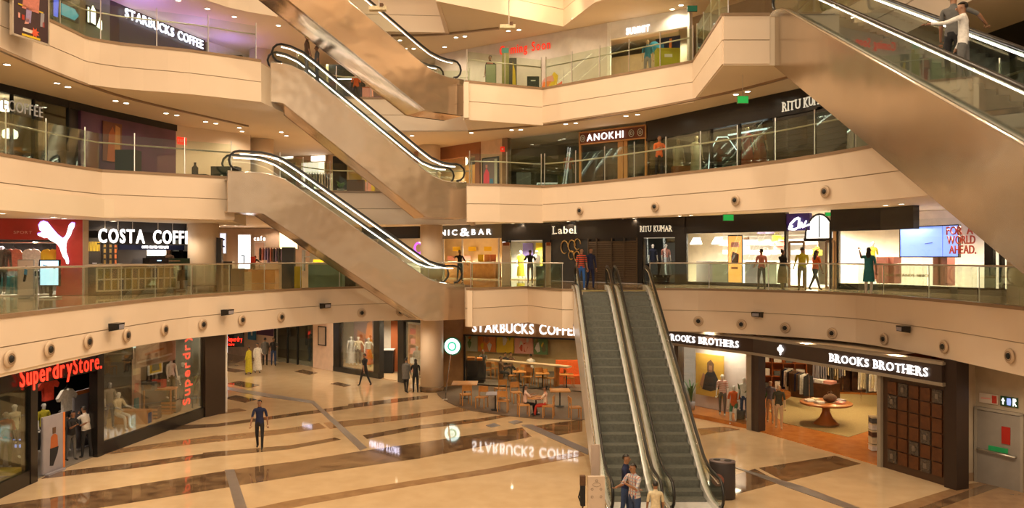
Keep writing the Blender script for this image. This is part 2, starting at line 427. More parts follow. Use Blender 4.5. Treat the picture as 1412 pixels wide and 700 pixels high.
for px in ([(72, 651), (180, 638.5), (300, 623), (300, 629), (180, 646), (57, 660)],
           [(240, 586.5), (300, 584), (480, 559), (480, 563.5), (300, 588), (236, 593)],
           [(280, 624), (400, 614), (462, 603), (470, 606), (400, 619), (280, 631)],
           [(500, 600), (580, 586), (660, 577), (700, 571), (712, 572), (660, 582), (580, 591), (506, 605)],
           [(480, 557), (560, 548), (590, 545), (590, 549), (480, 563)]):
    inlay(px, darkmarble, 'marble_band', .0035)
for px in ([(130, 627), (160, 619), (300, 600), (300, 608.5), (160, 625)],
           [(300, 601), (400, 590), (440, 583), (450, 590), (400, 597), (300, 609)],
           [(446, 583), (560, 572), (640, 560), (655, 565), (560, 578), (455, 591)],
           [(330, 705), (400, 690), (560, 664), (680, 645), (800, 622), (806, 628), (680, 652), (560, 671), (430, 694), (360, 709)],
           [(962, 591), (1000, 588), (1020, 592), (966, 600)],
           [(280, 568), (330, 563), (340, 566), (280, 574)]):
    inlay(px, midmarble, 'marble_band', .003)
for px in ([(427, 553), (434, 554), (506, 617), (497, 621)], [(309.7, 648), (323, 647), (341, 702), (325, 702)],
           [(300, 531), (372, 543), (434, 553), (431, 556), (366, 547), (300, 535)], [(719, 586), (733, 585), (811, 619), (811, 627)],
           [(1006, 642), (1018, 645), (1105, 670), (1185, 700), (1165, 700), (1075, 668)]):
    inlay(px, steelstrip, 'metal_strip', .005)
for cx, cy in ((680, 586.5), (711, 582)):
    inlay([(cx-10, cy), (cx-2, cy+3), (cx+10, cy), (cx+1, cy-3)], steelstrip, 'metal_diamond', .005)
for cx, cy, hw, hh in ((422, 513, 16, 3.5), (318, 510, 22, 3.5), (336, 530, 22, 5), (332, 550, 22, 5), (470, 530, 14, 3)):
    inlay([(cx-hw, cy-1), (cx-hw*.3, cy-hh), (cx+hw, cy+1), (cx+hw*.3, cy+hh)], darkmarble, 'marble_lozenge', .004)

# ---------------------------------------------------------------- facade lines
WG_L = Wall([(-14.5, 14), (-14.35, 22.2), (-14.35, 24.2), (-14.0, 27.2), (-13.0, 33.6), (-12.45, 34.7)])
WG_C = Wall([(-26, 61), (-15.2, 51.6), (-12.1, 48.8), (-10.5, 47.3), (-6.1, 43.1), (-4.4, 41.4)])
WG_S = Wall([(-3.9, 41.4), (-2.6, 42), (3.4, 39.6), (7.5, 36)])
WG_R = Wall([(6.9, 34.6), (7.7, 33.4), (9.5, 31.0), (11.9, 25.7), (12.95, 23.1)])
WG_D = Wall([(13.0, 23.0), (13.35, 23.9), (14.0, 24.1), (14.75, 22.8), (16.2, 20.2)])
W1_L = Wall([(-20, 26.6), (-17.65, 27.4), (-15.3, 28.3), (-12.4, 32.2)])
W1_B = Wall([(-26, 55), (-12, 60), (-2, 57)])
W1_M = Wall([(-6.5, 51.6), (-3.9, 50), (2.3, 45.6), (6.4, 40.5), (8.6, 39), (10.6, 37), (13.6, 33.75), (15.1, 32.3), (16.9, 27.5), (18.2, 23)])
W2_L = Wall([(-17.8, 20), (-16.6, 25.7), (-15.6, 30), (-14.3, 34), (-12.3, 36.5)])
W2_B = Wall([(-17, 46), (-13, 45), (-9, 43.5), (-5, 42.5), (-2.2, 42)])
W2_M = Wall([(-3.2, 40.6), (-.4, 37.8), (3, 35.2), (5.65, 33.1), (9.8, 26.4), (11.9, 20.8), (13, 15), (13.2, 10)])
W3_L = Wall([(-17.5, 22), (-15.4, 30.8), (-14, 36.4), (-13.7, 38.4)])
W3_B = Wall([(-15.5, 46), (-11.5, 43.5), (-6, 41.5), (-3, 40)])
W3_M = Wall([(-3.6, 39), (-2.3, 38), (4.1, 33.6), (6.3, 32.2), (7.1, 31.6)])
WINC = [0]
def pane(W, x0, x1, z0, z1, m=shopglass, off=.0, parent=None):
    WINC[0] += 1; o = struct(W.panel('window_%d' % WINC[0], x0, x1, z0, z1, m, off, .015, parent)); return o
def room(W, x0, x1, z0, z1, depth, wall_m, floor_m, power, col=(1, .8, .55), sides=(1, 1), ceil_m=None, nm='shop', lz=.15):
    """the inside of a shop: back, side walls, ceiling, floor covering and its ceiling light"""
    q0, q1 = W.s_px(x0), W.s_px(x1); a = W.chain(q0, q1); A, B = a[0], a[-1]
    d = (B-A).normalized(); n = Vector((d.y, -d.x)); a2, b2 = W.pos(x0, z=0, off=-depth).xy, W.pos(x1, z=0, off=-depth).xy
    ln = (B-A).length
    if wall_m:
        struct(Wall([tuple(a2), tuple(b2)]).strip_mb(0, (b2-a2).length, z0, z1, 0, .12).build('wall_%s_back' % nm, wall_m))
        if sides[0]: struct(Wall([tuple(A-n*.1), tuple(a2)]).strip_mb(0, (a2-A).length-.1, z0, z1, .0, .06).build('wall_%s_side' % nm, wall_m))
        if sides[1]: struct(Wall([tuple(B-n*.1), tuple(b2)]).strip_mb(0, (b2-B).length-.1, z0, z1, .06, .06).build('wall_%s_side' % nm, wall_m))
    poly = [tuple(p-n*.08) for p in a]+[tuple(b2), tuple(a2)]
    if floor_m: struct(MB().prism(poly[::-1], z0-.005, z0+.03).build('floor_%s' % nm, floor_m))
    if ceil_m: struct(MB().prism(poly[::-1], z1-.02, z1+.06).build('ceiling_%s' % nm, ceil_m))
    c = (A+B+Vector(a2)+Vector(b2))/4
    if power:
        k = max(2, min(5, round(ln/2.2)))
        for i in range(k):
            t = (i+.5)/k; fr = .55 if nm == 'cafe' else .3; q = A.lerp(B, t)*(1-fr)+Vector(a2).lerp(Vector(b2), t)*fr; spot('shop_downlight', (q.x, q.y, z1-lz), round(power*2.6/k), col, 150, .07)
    return d, n

# ---------------------------------------------------------------- pillars
def pillar(px, Y, r, z0, z1, label, base=True):
    x = (px-CX)*Y/F; e = empty('pillar', (x, Y, z0), 0, label, 'pillar', 'round cream pillars of the galleries')
    MB().lathe([(r, .12), (r, z1-z0)], n=28).build('shaft', cream, e, True)
    MB().lathe([(r+.05, 0), (r+.05, .2), (r+.01, .24)], n=28).build('base', darkmarble, e, True)
    return e
PX = -4.0
pillar(595.5, 40.3, .58, 0, 4.1, 'round cream pillar on the ground floor beside the coffee shop')
pillar(595, 40.3, .56, Z1, 8.7, 'round cream pillar on the first gallery left of the bar sign')
pillar(592, 40.3, .56, Z2, 12.35, 'round cream pillar behind the foot of the middle escalator')
pillar(593, 40.3, .58, Z3, 16.6, 'round cream pillar behind the foot of the top escalator')
pillar(280.5, 31.6, .585, Z1, 8.06, 'round cream pillar at the right end of the coffee counter')
pillar(360, 38.2, .58, Z2, 12.35, 'round cream pillar left of the pale shops on the second gallery')
pillar(361, 38.2, .58, Z3, 16.6, 'round cream pillar with violet shine on the top gallery')

# ---------------------------------------------------------------- railings
def railing(pts, z, label, post=1.42, rail=1.0, step=1.55, glass=1.3, pr=.022, ends=True):
    W = Wall(pts); Lt = W.L[-1]; n = max(1, round(Lt/step)); p0, d0 = W.at_s(Lt/2)
    e = empty('glass_railing', (p0.x, p0.y, z), 0, label, 'railing', 'glass railings of the galleries')
    inv = Matrix.Translation((-p0.x, -p0.y, -z))
    def put(mb, name, m, smooth=False):
        mb.v = [tuple(inv @ Vector(v)) for v in mb.v]; return mb.build(name, m, e, smooth)
    for i in range(n):
        a, b = Lt*i/n+.03, Lt*(i+1)/n-.03
        put(W.strip_mb(a, b, z+.09, z+glass, -.08, .012), 'glass_pane', railglass)
    for i in range(n+1):
        p, d = W.at_s(min(Lt-.01, max(.01, Lt*i/n))); nn = Vector((d.y, -d.x)); q = p-nn*.12
        put(MB().bar((q.x, q.y, z+.06), (q.x, q.y, z+post), pr, 8), 'post', steel)
    mb = MB(); pp = W.chain(.0, Lt, -.14); mb.tube([(p.x, p.y, z+rail) for p in pp], .026, 8)
    put(mb, 'handrail', steel, True)
    return e
def sub(pts, n0, n1): return pts[n0:n1]
railing(E1L[3:], Z1, 'long curved glass railing of the first gallery on the left', post=1.08, rail=1.1, glass=1.07, pr=.014, step=1.9)
railing([(-1.6, 32.35), (.7, 34.55), (1.9, 31.7)], Z1, 'notched glass railing on the landing above the coffee shop', post=1.08, rail=1.1, glass=1.07, pr=.014)
railing(E1R[:-3], Z1, 'long curved glass railing of the first gallery on the right', post=1.08, rail=1.1, glass=1.07, pr=.014, step=2.3)
railing(E2L[3:-1]+[(-10.3, 29.4)], Z2, 'glass railing of the second gallery on the left')
railing(E2B[1:], Z2, 'glass railing behind the middle escalators on the second gallery')
railing([(-1.7, 32.0), (-.5, 32.2), (1.27, 33.0)], Z2, 'short glass railing at the foot of the middle escalator')
railing(E2R[:-3], Z2, 'long glass railing of the second gallery on the right')
railing(E3L[3:-1]+[(-9.2, 28.8)], Z3, 'glass railing of the top gallery on the left')
railing(E3B[1:], Z3, 'glass railing behind the top escalator landing')
railing([(-1.8, 32.4), (1.3, 33.8)], Z3, 'short glass railing at the foot of the top escalator')
railing([(1.35, 33.75), (4.0, 31.4), (6.55, 29.1)], Z3, 'glass railing of the top gallery in front of the red lettering')
railing([(6.6, 29), (6.25, 23.5)], Z3, 'glass railing running to the head of the right escalator')
railing([(9.45, 23.4), (9.95, 20), (10.5, 12)], Z3, 'glass railing on the far side of the right escalator')
# ---------------------------------------------------------------- escalators
def escalator(B, T, Lb, Lt, label, lit=True, near=0, hw=.78, depth=1.25, clad=rosesteel, steps_vis=True, front=False, stepm=None):
    """B, T: axis points (x, y, z) at the foot and head of the incline; near: shift of axis sideways"""
    dx, dy = T[0]-B[0], T[1]-B[1]; L = hypot(dx, dy); H = T[2]-B[2]; a = atan2(dy, dx); k = H/L
    ux, uy = dx/L, dy/L; wx, wy = -uy, ux   # local +y is left of travel upward
    e = empty('escalator', (B[0]+wx*near, B[1]+wy*near, B[2]), a, label, 'escalator')
    prof = [(-Lb, 0), (-.55, 0), (-.2, .05), (.25, .25*k+.03), (.7, .7*k), (L-.7, H-.7*k), (L-.25, H-.25*k-.03), (L+.2, H-.05), (L+.55, H), (L+Lt, H)]
    low = [(-Lb, -depth), (.15, -depth), (.55, -depth+.02), (L+.5, H-depth-.02), (L+.85, H-depth), (L+Lt, H-depth)]
    if front: low = [(-Lb, -.02), (1.9, -.02), (2.2, 0), (L+.4, H-depth), (L+.7, H-depth), (L+Lt, H-depth)]
    inn = hw-.16
    up = [(s, z+.2) for s, z in prof]
    for sg in (-1, 1):
        y0, y1 = (inn, hw) if sg > 0 else (-hw, -inn)
        poly = up+low[::-1]
        mb = MB(); N = len(poly)
        P3 = [(s, y0 if sg < 0 else y1, z) for s, z in poly]
        mb.plate([(s, sg*hw, z) for s, z in poly], (0, sg, 0), hw-inn)
        sc_ = mb.build('side_cladding', clad, e)
        # polished capping on the cladding
        MB().tube([(s, sg*(hw-.04), z+.215) for s, z in prof], .035, 6).build('capping', chrome, sc_, True)
        # inner skirt panel
        mb = MB(); q = [(s, z+.2) for s, z in prof]+[(s, z-.12) for s, z in prof[::-1]]
        mb.plate([(s, sg*(inn-.014), z) for s, z in q], (0, -sg, 0), .01).build('skirt_panel', silver if front else steel, e)
        # deck between skirt and glass
        mb = MB()
        for i in range(len(prof)-1):
            (s0, z0), (s1, z1) = prof[i], prof[i+1]; ya, yb = sg*(inn-.03), sg*(hw-.02)
            mb.add([(s0, ya, z0+.205), (s1, ya, z1+.205), (s1, yb, z1+.225), (s0, yb, z0+.225), (s0, ya, z0+.16), (s1, ya, z1+.16), (s1, yb, z1+.16), (s0, yb, z0+.16)],
                   [(0, 1, 2, 3), (4, 7, 6, 5), (0, 4, 5, 1), (2, 6, 7, 3), (0, 3, 7, 4), (1, 5, 6, 2)])
        mb.build('deck', silver if front else steel, e)
        # glass balustrade with rounded ends
        yg = sg*(inn+.03)
        s0, s1 = -Lb+.1, L+Lt-.1; hr = .36; zc0, zc1 = .22+.38, H+.22+.38
        pr2 = [(s0+hr*.9, 0)]+prof[1:-1]+[(s1-hr*.9, H)]
        endb = [(s0+hr*.9-hr*sin(t), zc0+hr*.98*-cos(t)) for t in [R(x) for x in (0, 30, 60, 90, 120, 150, 180)]]
        endt = [(s1-hr*.9+hr*sin(t), zc1+hr*.98*cos(t)) for t in [R(x) for x in (0, 30, 60, 90, 120, 150, 180)]]
        rail = endb+[(s, z+.95) for s, z in pr2[1:-1]]+endt
        gl = [(s, z) for s, z in rail]+[(s, z+.2) for s, z in pr2[1:-1][::-1]]
        MB().plate([(s, yg, z) for s, z in gl], (0, sg, 0), .014).build('glass_balustrade', escglass, e)
        big = [(s*1.0, z) for s, z in rail]
        hrm = MB().tube([(s, yg, z+.03) for s, z in big], .042, 8); hr_ = hrm.build('handrail', rubber, e, True)
        mid = [(s, z+.875) for s, z in [(s0+hr, 0)]+prof[1:-1]+[(s1-hr, H)]]
        MB().tube([(s, yg-sg*.035, z) for s, z in mid], .022 if lit != 1 else .014, 6).build('handrail_guide', ledwhite if lit else chrome, hr_, True)
        if front: MB().box((-Lb+.16, sg*(hw-.08), .13), (.36, .18, .26)).build('newel_base', rubber, e)
        if lit == 2:
            MB().tube([(s, sg*(inn-.06), z+.24) for s, z in prof[1:-1]], .03, 6).build('skirt_light', ledwhite, e, True)
    # underside
    mb = MB()
    for i in range(len(low)-1):
        (s0, z0), (s1, z1) = low[i], low[i+1]
        mb.add([(s0, -hw+.01, z0), (s1, -hw+.01, z1), (s1, hw-.01, z1), (s0, hw-.01, z0), (s0, -hw+.01, z0+.06), (s1, -hw+.01, z1+.06), (s1, hw-.01, z1+.06), (s0, hw-.01, z0+.06)],
               [(0, 3, 2, 1), (4, 5, 6, 7), (0, 1, 5, 4), (2, 3, 7, 6), (0, 4, 7, 3), (1, 2, 6, 5)])
    mb.build('underside', clad, e)
    for s0, s1, z in ((-Lb, -.45, 0), (L+.35, L+Lt, H)):
        fp_ = MB().box(((s0+s1)/2, 0, z-.04), (s1-s0, 2*inn-.04, .08)).build('floor_plate', steel, e)
        MB().box(((s1+.1) if z == 0 else (s0-.1), 0, z+.005), (.22, 2*inn-.1, .03)).build('comb', mat('comb_yellow', (.45, .36, .12), .5), fp_)
    # steps
    run = .405; st = MB(); h = run*k
    st.box((0, 0, -.03), (run-.004, 2*inn-.05, .06))
    st.box((-run/2+.015, 0, -h/2-.03), (.03, 2*inn-.05, h+.0))
    me = None; q = -.3
    def zz(s):
        for i in range(len(prof)-1):
            if prof[i][0] <= s <= prof[i+1][0]:
                t = (s-prof[i][0])/(prof[i+1][0]-prof[i][0]); return prof[i][1]*(1-t)+prof[i+1][1]*t
        return 0
    if steps_vis:
        me = st.mesh('step'); me.materials.append(stepm or stepmat)
        nm = MB()
        while q < L+.25:
            o = bpy.data.objects.new('step', me); C.objects.link(o); o.parent = e
            o.location = (q+run/2, 0, max(0.01, min(H-.0, zz(q+run/2)+.0)))
            q += run
    return e
k_ = 2/ (3**.5)
# three escalators climbing to the left behind one another, one per level
def near_axis(Bn, Tn, hw=.78):
    """points given on the face turned to the room -> points on the axis"""
    d = Vector((Tn[0]-Bn[0], Tn[1]-Bn[1])).normalized(); n = Vector((d.y, -d.x))
    if n.y < 0: n = -n
    return (Bn[0]+n.x*hw, Bn[1]+n.y*hw, Bn[2]), (Tn[0]+n.x*hw, Tn[1]+n.y*hw, Tn[2])
b, t = near_axis((-3.1, 32.6, Z1), (-8.65, 29.4, Z2)); escalator(b, t, 1.3, 1.75, 'steel-clad escalator with lit rails climbing from first to second gallery', 2)
b, t = near_axis((-3.0, 32.5, Z2), (-8.15, 30.2, Z3)); escalator(b, t, 1.25, .95, 'steel-clad escalator with lit rails climbing from second to top gallery', 2)
b, t = near_axis((-3.0, 32.0, Z3), (-3.0-5.75, 32.0-4.46, Z4)); escalator(b, t, 1.3, 1.5, 'uppermost escalator leaving the picture at the top', 1)
# the pair in front
for x, lb in ((3.2, 'left one of the two escalators rising from the ground floor'), (4.76, 'right one of the two escalators rising from the ground floor')):
    escalator((x, 22.15, 0), (x, 31.5, Z1), 1.9, 1.15, lb, 0, hw=.76, clad=silver, front=True)
# the large one on the right
escalator((7.84, 5.6, Z1), (8.54, 23.1, Z3), 1.5, 1.0, 'large escalator in the upper right corner carrying two men', 1, hw=.84, depth=1.35, clad=dimbronze, stepm=shadestep)
# ---------------------------------------------------------------- people and shop figures
skin1 = mat('brown_skin', (.30, .15, .08), .5, var=(9, (.27, .13, .07), 2))
skinm = mat('mannequin_white', (.80, .78, .74), .3)
skinb = mat('mannequin_beige', (.60, .42, .26), .4)
hairm = mat('black_hair', (.012, .009, .008), .5)
def cloth(name, col, c2=None): return mat('cloth_'+name, col, .85, var=(14, c2 or tuple(x*.8 for x in col), 3))
navy, blackc, whitec, greyc = cloth('navy', (.008, .014, .06)), cloth('black', (.015, .014, .016)), cloth('white', (.75, .72, .68)), cloth('grey', (.12, .115, .11))
denim = cloth('denim', (.03, .06, .16)); redc = cloth('red', (.50, .04, .02)); orangec = cloth('orange', (.75, .13, .02)); yellowc = cloth('yellow', (.55, .48, .03))
pinkc = cloth('pink', (.62, .22, .17)); tealc = cloth('teal', (.03, .22, .27)); khaki = cloth('khaki', (.32, .27, .14)); brownc = cloth('brown', (.12, .06, .03)); olive = cloth('olive', (.16, .15, .07))
creamc = cloth('cream', (.72, .62, .42)); bluec = cloth('blue', (.03, .12, .40)); shoec = cloth('shoe', (.03, .025, .02)); greenc = cloth('green', (.04, .16, .07)); lilac = cloth('lilac', (.35, .28, .5))
def striped(name, a, b, s=9, axis=2):
    if name in MATS: return MATS[name]
    m = mat(name, a, .85, var=(5, a, 1)); nt = m.node_tree; bs = nt.nodes['Principled BSDF']
    w = nt.nodes.new('ShaderNodeTexWave'); w.wave_type = 'BANDS'; w.bands_direction = 'XYZ'[axis]; w.inputs['Scale'].default_value = s
    r = nt.nodes.new('ShaderNodeValToRGB'); r.color_ramp.interpolation = 'CONSTANT'; r.color_ramp.elements[0].color = (*a, 1); r.color_ramp.elements[1].color = (*b, 1); r.color_ramp.elements[1].position = .5
    tc = nt.nodes.new('ShaderNodeTexCoord'); nt.links.new(tc.outputs['Object'], w.inputs['Vector']); nt.links.new(w.outputs['Fac'], r.inputs['Fac']); nt.links.new(r.outputs['Color'], bs.inputs['Base Color'])
    return m
redstripe = striped('cloth_red_black_stripe', (.55, .07, .03), (.03, .02, .02), 4)
whitestripe = striped('cloth_white_red_stripe', (.8, .75, .7), (.5, .12, .1), 7)
plaid = mat('cloth_plaid', (.52, .49, .48), .85, var=(5, (.5, .47, .46), 1))
_nt = plaid.node_tree; _tc = _nt.nodes.new('ShaderNodeTexCoord'); _prev = (.52, .49, .48, 1)
_src = None
for _ax, _c, _s in (('X', (.42, .14, .12, 1), 4), ('Z', (.30, .33, .42, 1), 4)):
    _w = _nt.nodes.new('ShaderNodeTexWave'); _w.bands_direction = _ax; _w.inputs['Scale'].default_value = _s
    _m = _nt.nodes.new('ShaderNodeMath'); _m.operation = 'GREATER_THAN'; _m.inputs[1].default_value = .8
    _x = _nt.nodes.new('ShaderNodeMix'); _x.data_type = 'RGBA'; _x.inputs[6].default_value = _prev; _x.inputs[7].default_value = _c
    _nt.links.new(_tc.outputs['Object'], _w.inputs['Vector']); _nt.links.new(_w.outputs['Fac'], _m.inputs[0]); _nt.links.new(_m.outputs[0], _x.inputs[0])
    if _src: _nt.links.new(_src, _x.inputs[6])
    _src = _x.outputs[2]
_nt.links.new(_src, _nt.nodes['Principled BSDF'].inputs['Base Color'])

def rotx(v, a): return Vector((v.x, v.y*cos(a)-v.z*sin(a), v.y*sin(a)+v.z*cos(a)))
def person(name, loc, face, label, top, bottom, skin=skin1, shoes=shoec, hair='short', h=1.72, larm=(5, 12, 8), rarm=(5, 12, 8), lleg=(6, 4), rleg=(-6, 6),
           lean=0, sleeve='short', seat=None, legs='long', cat='person', group=None, headturn=0, dress=None, head=True, fat=1.0, strap=None, z_extra=0, roll=0):
    """face: compass turn in degrees, 0 = looking away from the camera, 180 = towards it"""
    s = h/1.72; ln = R(lean)
    base = .93 if seat is None else seat+.10
    def tp(x, y, z):   # torso point, z above the hip
        v = rotx(Vector((x, y, z)), -ln); return Vector((v.x, v.y, v.z+base))
    N = []; E = []; Zs = []
    def nd(p, r, par=None, zone='top'):
        N.append((Vector(p), r)); i = len(N)-1
        if par is not None: E.append((par, i)); Zs.append(zone)
        return i
    f = fat
    pel = nd(tp(0, 0, .02), (.135*f, .105*f)); wst = nd(tp(0, 0, .18), (.125*f, .095*f), pel, 'top'); ch = nd(tp(0, 0, .37), (.155*f, .108*f), wst, 'top')
    nb = nd(tp(0, 0, .51), (.085, .07), ch, 'top'); nk = nd(tp(0, .01, .565), (.052, .052), nb, 'skin')
    if head:
        h1 = nd(tp(0, .03, .63), (.062, .075), nk, 'skin'); h2 = nd(tp(0, .025, .70), (.078, .092), h1, 'skin'); h3 = nd(tp(0, .02, .765), (.06, .075), h2, 'skin')
    hands = []
    for sg, arm in ((-1, larm), (1, rarm)):
        a, b, out = R(arm[0]), R(arm[1]), R(arm[2])
        s0 = tp(sg*.175*f, 0, .475); i0 = nd(s0, (.062, .06), ch, 'top')
        d1 = Vector((sg*sin(out), sin(a)*cos(out), -cos(a)*cos(out))); e0 = s0+d1*.28
        i1 = nd(e0, (.044, .044), i0, 'top')
        inw = R(arm[3]) if len(arm) > 3 else 0
        d2 = Vector((sg*sin(out*.4-inw), sin(a+b)*cos(out*.4-inw), -cos(a+b)*cos(out*.4-inw))); w0 = e0+d2*.25
        i2 = nd(w0, (.029, .026), i1, 'top' if sleeve == 'long' else 'skin'); i3 = nd(w0+d2*.075, (.036, .02), i2, 'skin')
        hands.append((w0+d2*.06, d2, sg))
    feet = []
    for sg, leg in ((-1, lleg), (1, rleg)):
        a, b = R(leg[0]), R(leg[1]); hp = Vector((sg*.092*f, 0, base-.04)); j0 = nd(hp, (.095*f, .09*f), pel, 'bottom')
        d1 = Vector((sg*.02, sin(a), -cos(a))); kn = hp+d1*.43; j1 = nd(kn, (.06, .06), j0, 'bottom')
        d2 = Vector((0, sin(a-b), -cos(a-b))); an = kn+d2*.41; j2 = nd(an, (.04, .042), j1, 'bottom' if legs == 'long' else 'skin')
        ft = a-b; j3 = nd(an+Vector((sg*.012, .13*cos(ft*.5), -.035+.0*sin(ft))), (.036, .028), j2, 'shoe')
        feet.append(an)
    lowest = min(p.z-r[1] for p, r in N)
    me = bpy.data.meshes.new('body'); me.from_pydata([tuple(p) for p, r in N], E, []); o = bpy.data.objects.new('body', me); C.objects.link(o)
    sk = o.modifiers.new('s', 'SKIN'); sk.use_smooth_shade = True
    for i, (p, r) in enumerate(N): me.skin_vertices[0].data[i].radius = r; me.skin_vertices[0].data[i].use_root = (i == 0)
    ss = o.modifiers.new('u', 'SUBSURF'); ss.levels = 1; ss.render_levels = 1
    dg = bpy.context.evaluated_depsgraph_get(); bm_ = bpy.data.meshes.new_from_object(o.evaluated_get(dg)); bpy.data.objects.remove(o)
    mb = MB(); mb.v = [tuple(v.co) for v in bm_.vertices]; mb.f = [tuple(p.vertices) for p in bm_.polygons]
    zi = {'skin': 0, 'top': 1, 'bottom': 2, 'shoe': 3}
    for p in bm_.polygons:
        c = p.center; best = 9; z = 0
        for (a_, b_), zn in zip(E, Zs):
            A, B = N[a_][0], N[b_][0]; t = max(0, min(1, (c-A).dot(B-A)/max(1e-6, (B-A).length_squared))); rr = N[a_][1][0]*(1-t)+N[b_][1][0]*t
            dd = (c-A.lerp(B, t)).length-rr
            if dd < best: best = dd; z = zi[zn]
        if z in (1, 2) and abs(c.x) < .17 and seat is None and abs(c.z-base) < .35:
            z = 1 if c.z+c.y*sin(ln)-base > .0 else 2
        mb.m.append(z)
    bpy.data.meshes.remove(bm_)
    for w0, d, sg in hands:   # five fingers each
        sd = Vector((1, 0, 0)) if abs(d.x) < .8 else Vector((0, 1, 0)); pn = d.cross(sd).normalized(); sd = pn.cross(d).normalized()
        for k, (of, L) in enumerate(((-.026, .055), (-.009, .068), (.009, .072), (.026, .062))):
            a0 = w0+sd*of+d*.045; a1 = a0+d*L*.55-pn*.006*sg; a2 = a1+d*L*.45*.8-pn*.02*sg; mb.tube([a0, a1, a2], [.0095, .009, .006], 5)
        t0 = w0+sd*(-.032*sg); mb.tube([t0, t0+sd*(-.022*sg)+d*.03, t0+sd*(-.028*sg)+d*.06], [.011, .01, .007], 5)
    if head:
        for sg in (-1, 1): mb.ell(tp(sg*.078, .015, .685), (.012, .018, .028), 6, 4)
        mb.ell(tp(0, .118, .675), (.014, .02, .026), 6, 4)
        mb.ell(tp(0, .098, .635), (.026, .012, .008), 6, 4, mi=0)
    e = empty(name, (loc[0], loc[1], loc[2]), R(180-face) if 0 else -R(face), label, cat, group)
    e.scale = (s, s, s)
    body = mb.build('body', [skin, top, bottom, shoes], e, True); dz = -lowest*1.0
    if seat is not None: dz = 0
    body.location.z = dz+z_extra
    off = Vector((0, 0, dz+z_extra))
    def kid(m_, nm, mt, sm=True): q = m_.build(nm, mt, e, sm); q.location = off; return q
    if head and hair:
        hb = MB(); c = tp(0, .012, .715); hb.ell(c, (.086, .098, .088), 12, 9)
        keep = [i for i, v in enumerate(hb.v) if not (v[2] < c.z+.018 and v[1] > c.y-.012) and v[2] > c.z-.06]
        ks = set(keep); hb.f = [f_ for f_ in hb.f if all(i in ks for i in f_)]; hb.m = [0]*len(hb.f)
        if hair in ('long', 'bun'):
            if hair == 'long': hb.ell(tp(0, -.075, .52), (.085, .045, .21), 10, 7)
            else: hb.ell(tp(0, -.07, .79), (.045, .045, .045), 8, 6)
        kid(hb, 'hair', hairm)
    if head and skin is skin1:
        eb = MB()
        for sg in (-1, 1): eb.ell(tp(sg*.032, .105, .70), (.012, .008, .007), 6, 4)
        kid(eb, 'eyes', blackmat)
    if dress:
        prof = dress[1]; db = MB(); n = 16; vs = []; fs = []
        for i, (z, rx, ry) in enumerate(prof):
            for k in range(n):
                t = 2*pi*k/n; wv = 1+.05*sin(5*t+i)*(i/len(prof)); q = tp(rx*cos(t)*wv, ry*sin(t)*wv, z-.93); vs.append(q)
        fs = [((i+1)*n+k, (i+1)*n+(k+1) % n, i*n+(k+1) % n, i*n+k) for i in range(len(prof)-1) for k in range(n)]; db.add(vs, fs)
        kid(db, dress[0], dress[2])
    if strap:
        sb = MB(); sb.box(tp(0, -.17, .30), (.26, .13, .40)); kid(sb, 'backpack', strap, False)
    return e
ROBE = lambda m, nm='robe': (nm, [(1.40, .17, .115), (1.2, .19, .14), (1.0, .19, .15), (.7, .21, .17), (.4, .23, .19), (.16, .25, .2)], m)
DRESS = lambda m, nm='dress': (nm, [(1.40, .15, .11), (1.15, .15, .12), (1.0, .15, .125), (.8, .2, .17), (.55, .24, .2)], m)
SKIRT = lambda m, nm='skirt': (nm, [(1.02, .15, .12), (.8, .2, .17), (.45, .27, .22), (.12, .32, .27)], m)
def on(px, py, z=0): v = G(px, py, z); return (v.x, v.y, z+.005)
def beh(px, Y, z): return ((px-CX)*Y/F, Y, z+.005)
walkL, walkR = dict(lleg=(22, 6), rleg=(-18, 14), larm=(-18, 10, 8), rarm=(20, 14, 8)), dict(lleg=(-20, 14), rleg=(22, 6), larm=(20, 14, 8), rarm=(-18, 10, 8))
person('person', on(358, 619), 172, 'man in a navy polo shirt and black trousers walking alone across the marble', navy, blackc, lleg=(10, 4), rleg=(-9, 12), larm=(-8, 12, 14), rarm=(12, 16, 14))
person('person', on(503, 532), -60, 'man dressed in black striding past the lit shop windows', blackc, blackc, **walkL)
person('person', on(560, 541.5), 20, 'man in a grey tunic standing left of a dark-dressed companion near the pillar', greyc, blackc, sleeve='long', lleg=(8, 2), rleg=(-6, 4), dress=('tunic', [(1.40, .17, .115), (1.2, .18, .135), (1.0, .17, .14), (.7, .2, .16)], greyc))
person('person', on(573, 541.5), -15, 'person with long hair in black top standing against the ground floor pillar', blackc, blackc, hair='long', h=1.66, larm=(30, 80, 6))
person('person', on(365.5, 504), -20, 'person in dark grey clothes in the back corridor left of the backpack wearer', greyc, blackc, sleeve='long', dress=('tunic', [(1.40, .17, .115), (1.2, .18, .135), (1.0, .17, .14), (.7, .2, .16)], greyc))
person('person', on(377, 504), 160, 'man in dark clothes with a black backpack in the back corridor', blackc, denim, strap=blackc, larm=(30, 70, 5))
person('person', on(355, 514), 150, 'person in a long white robe and pink cap walking in the corridor', whitec, whitec, sleeve='long', dress=ROBE(whitec), larm=(20, 60, 10))
person('person', on(343, 516), -70, 'woman in a long yellow dress walking in the corridor', yellowc, yellowc, sleeve='long', h=1.62, dress=ROBE(yellowc, 'dress'))
person('person', on(119, 631), -70, 'man in a white shirt looking down at the shop entrance on the left', whitec, blackc, sleeve='long', larm=(40, 75, 5), rarm=(45, 80, 5), lean=8, fat=1.08)
person('person', on(98, 635), 110, 'person in dark clothes facing the white-shirted man at the shop entrance', blackc, greyc, h=1.64, larm=(35, 80, 5), rarm=(30, 85, 5), lean=6)
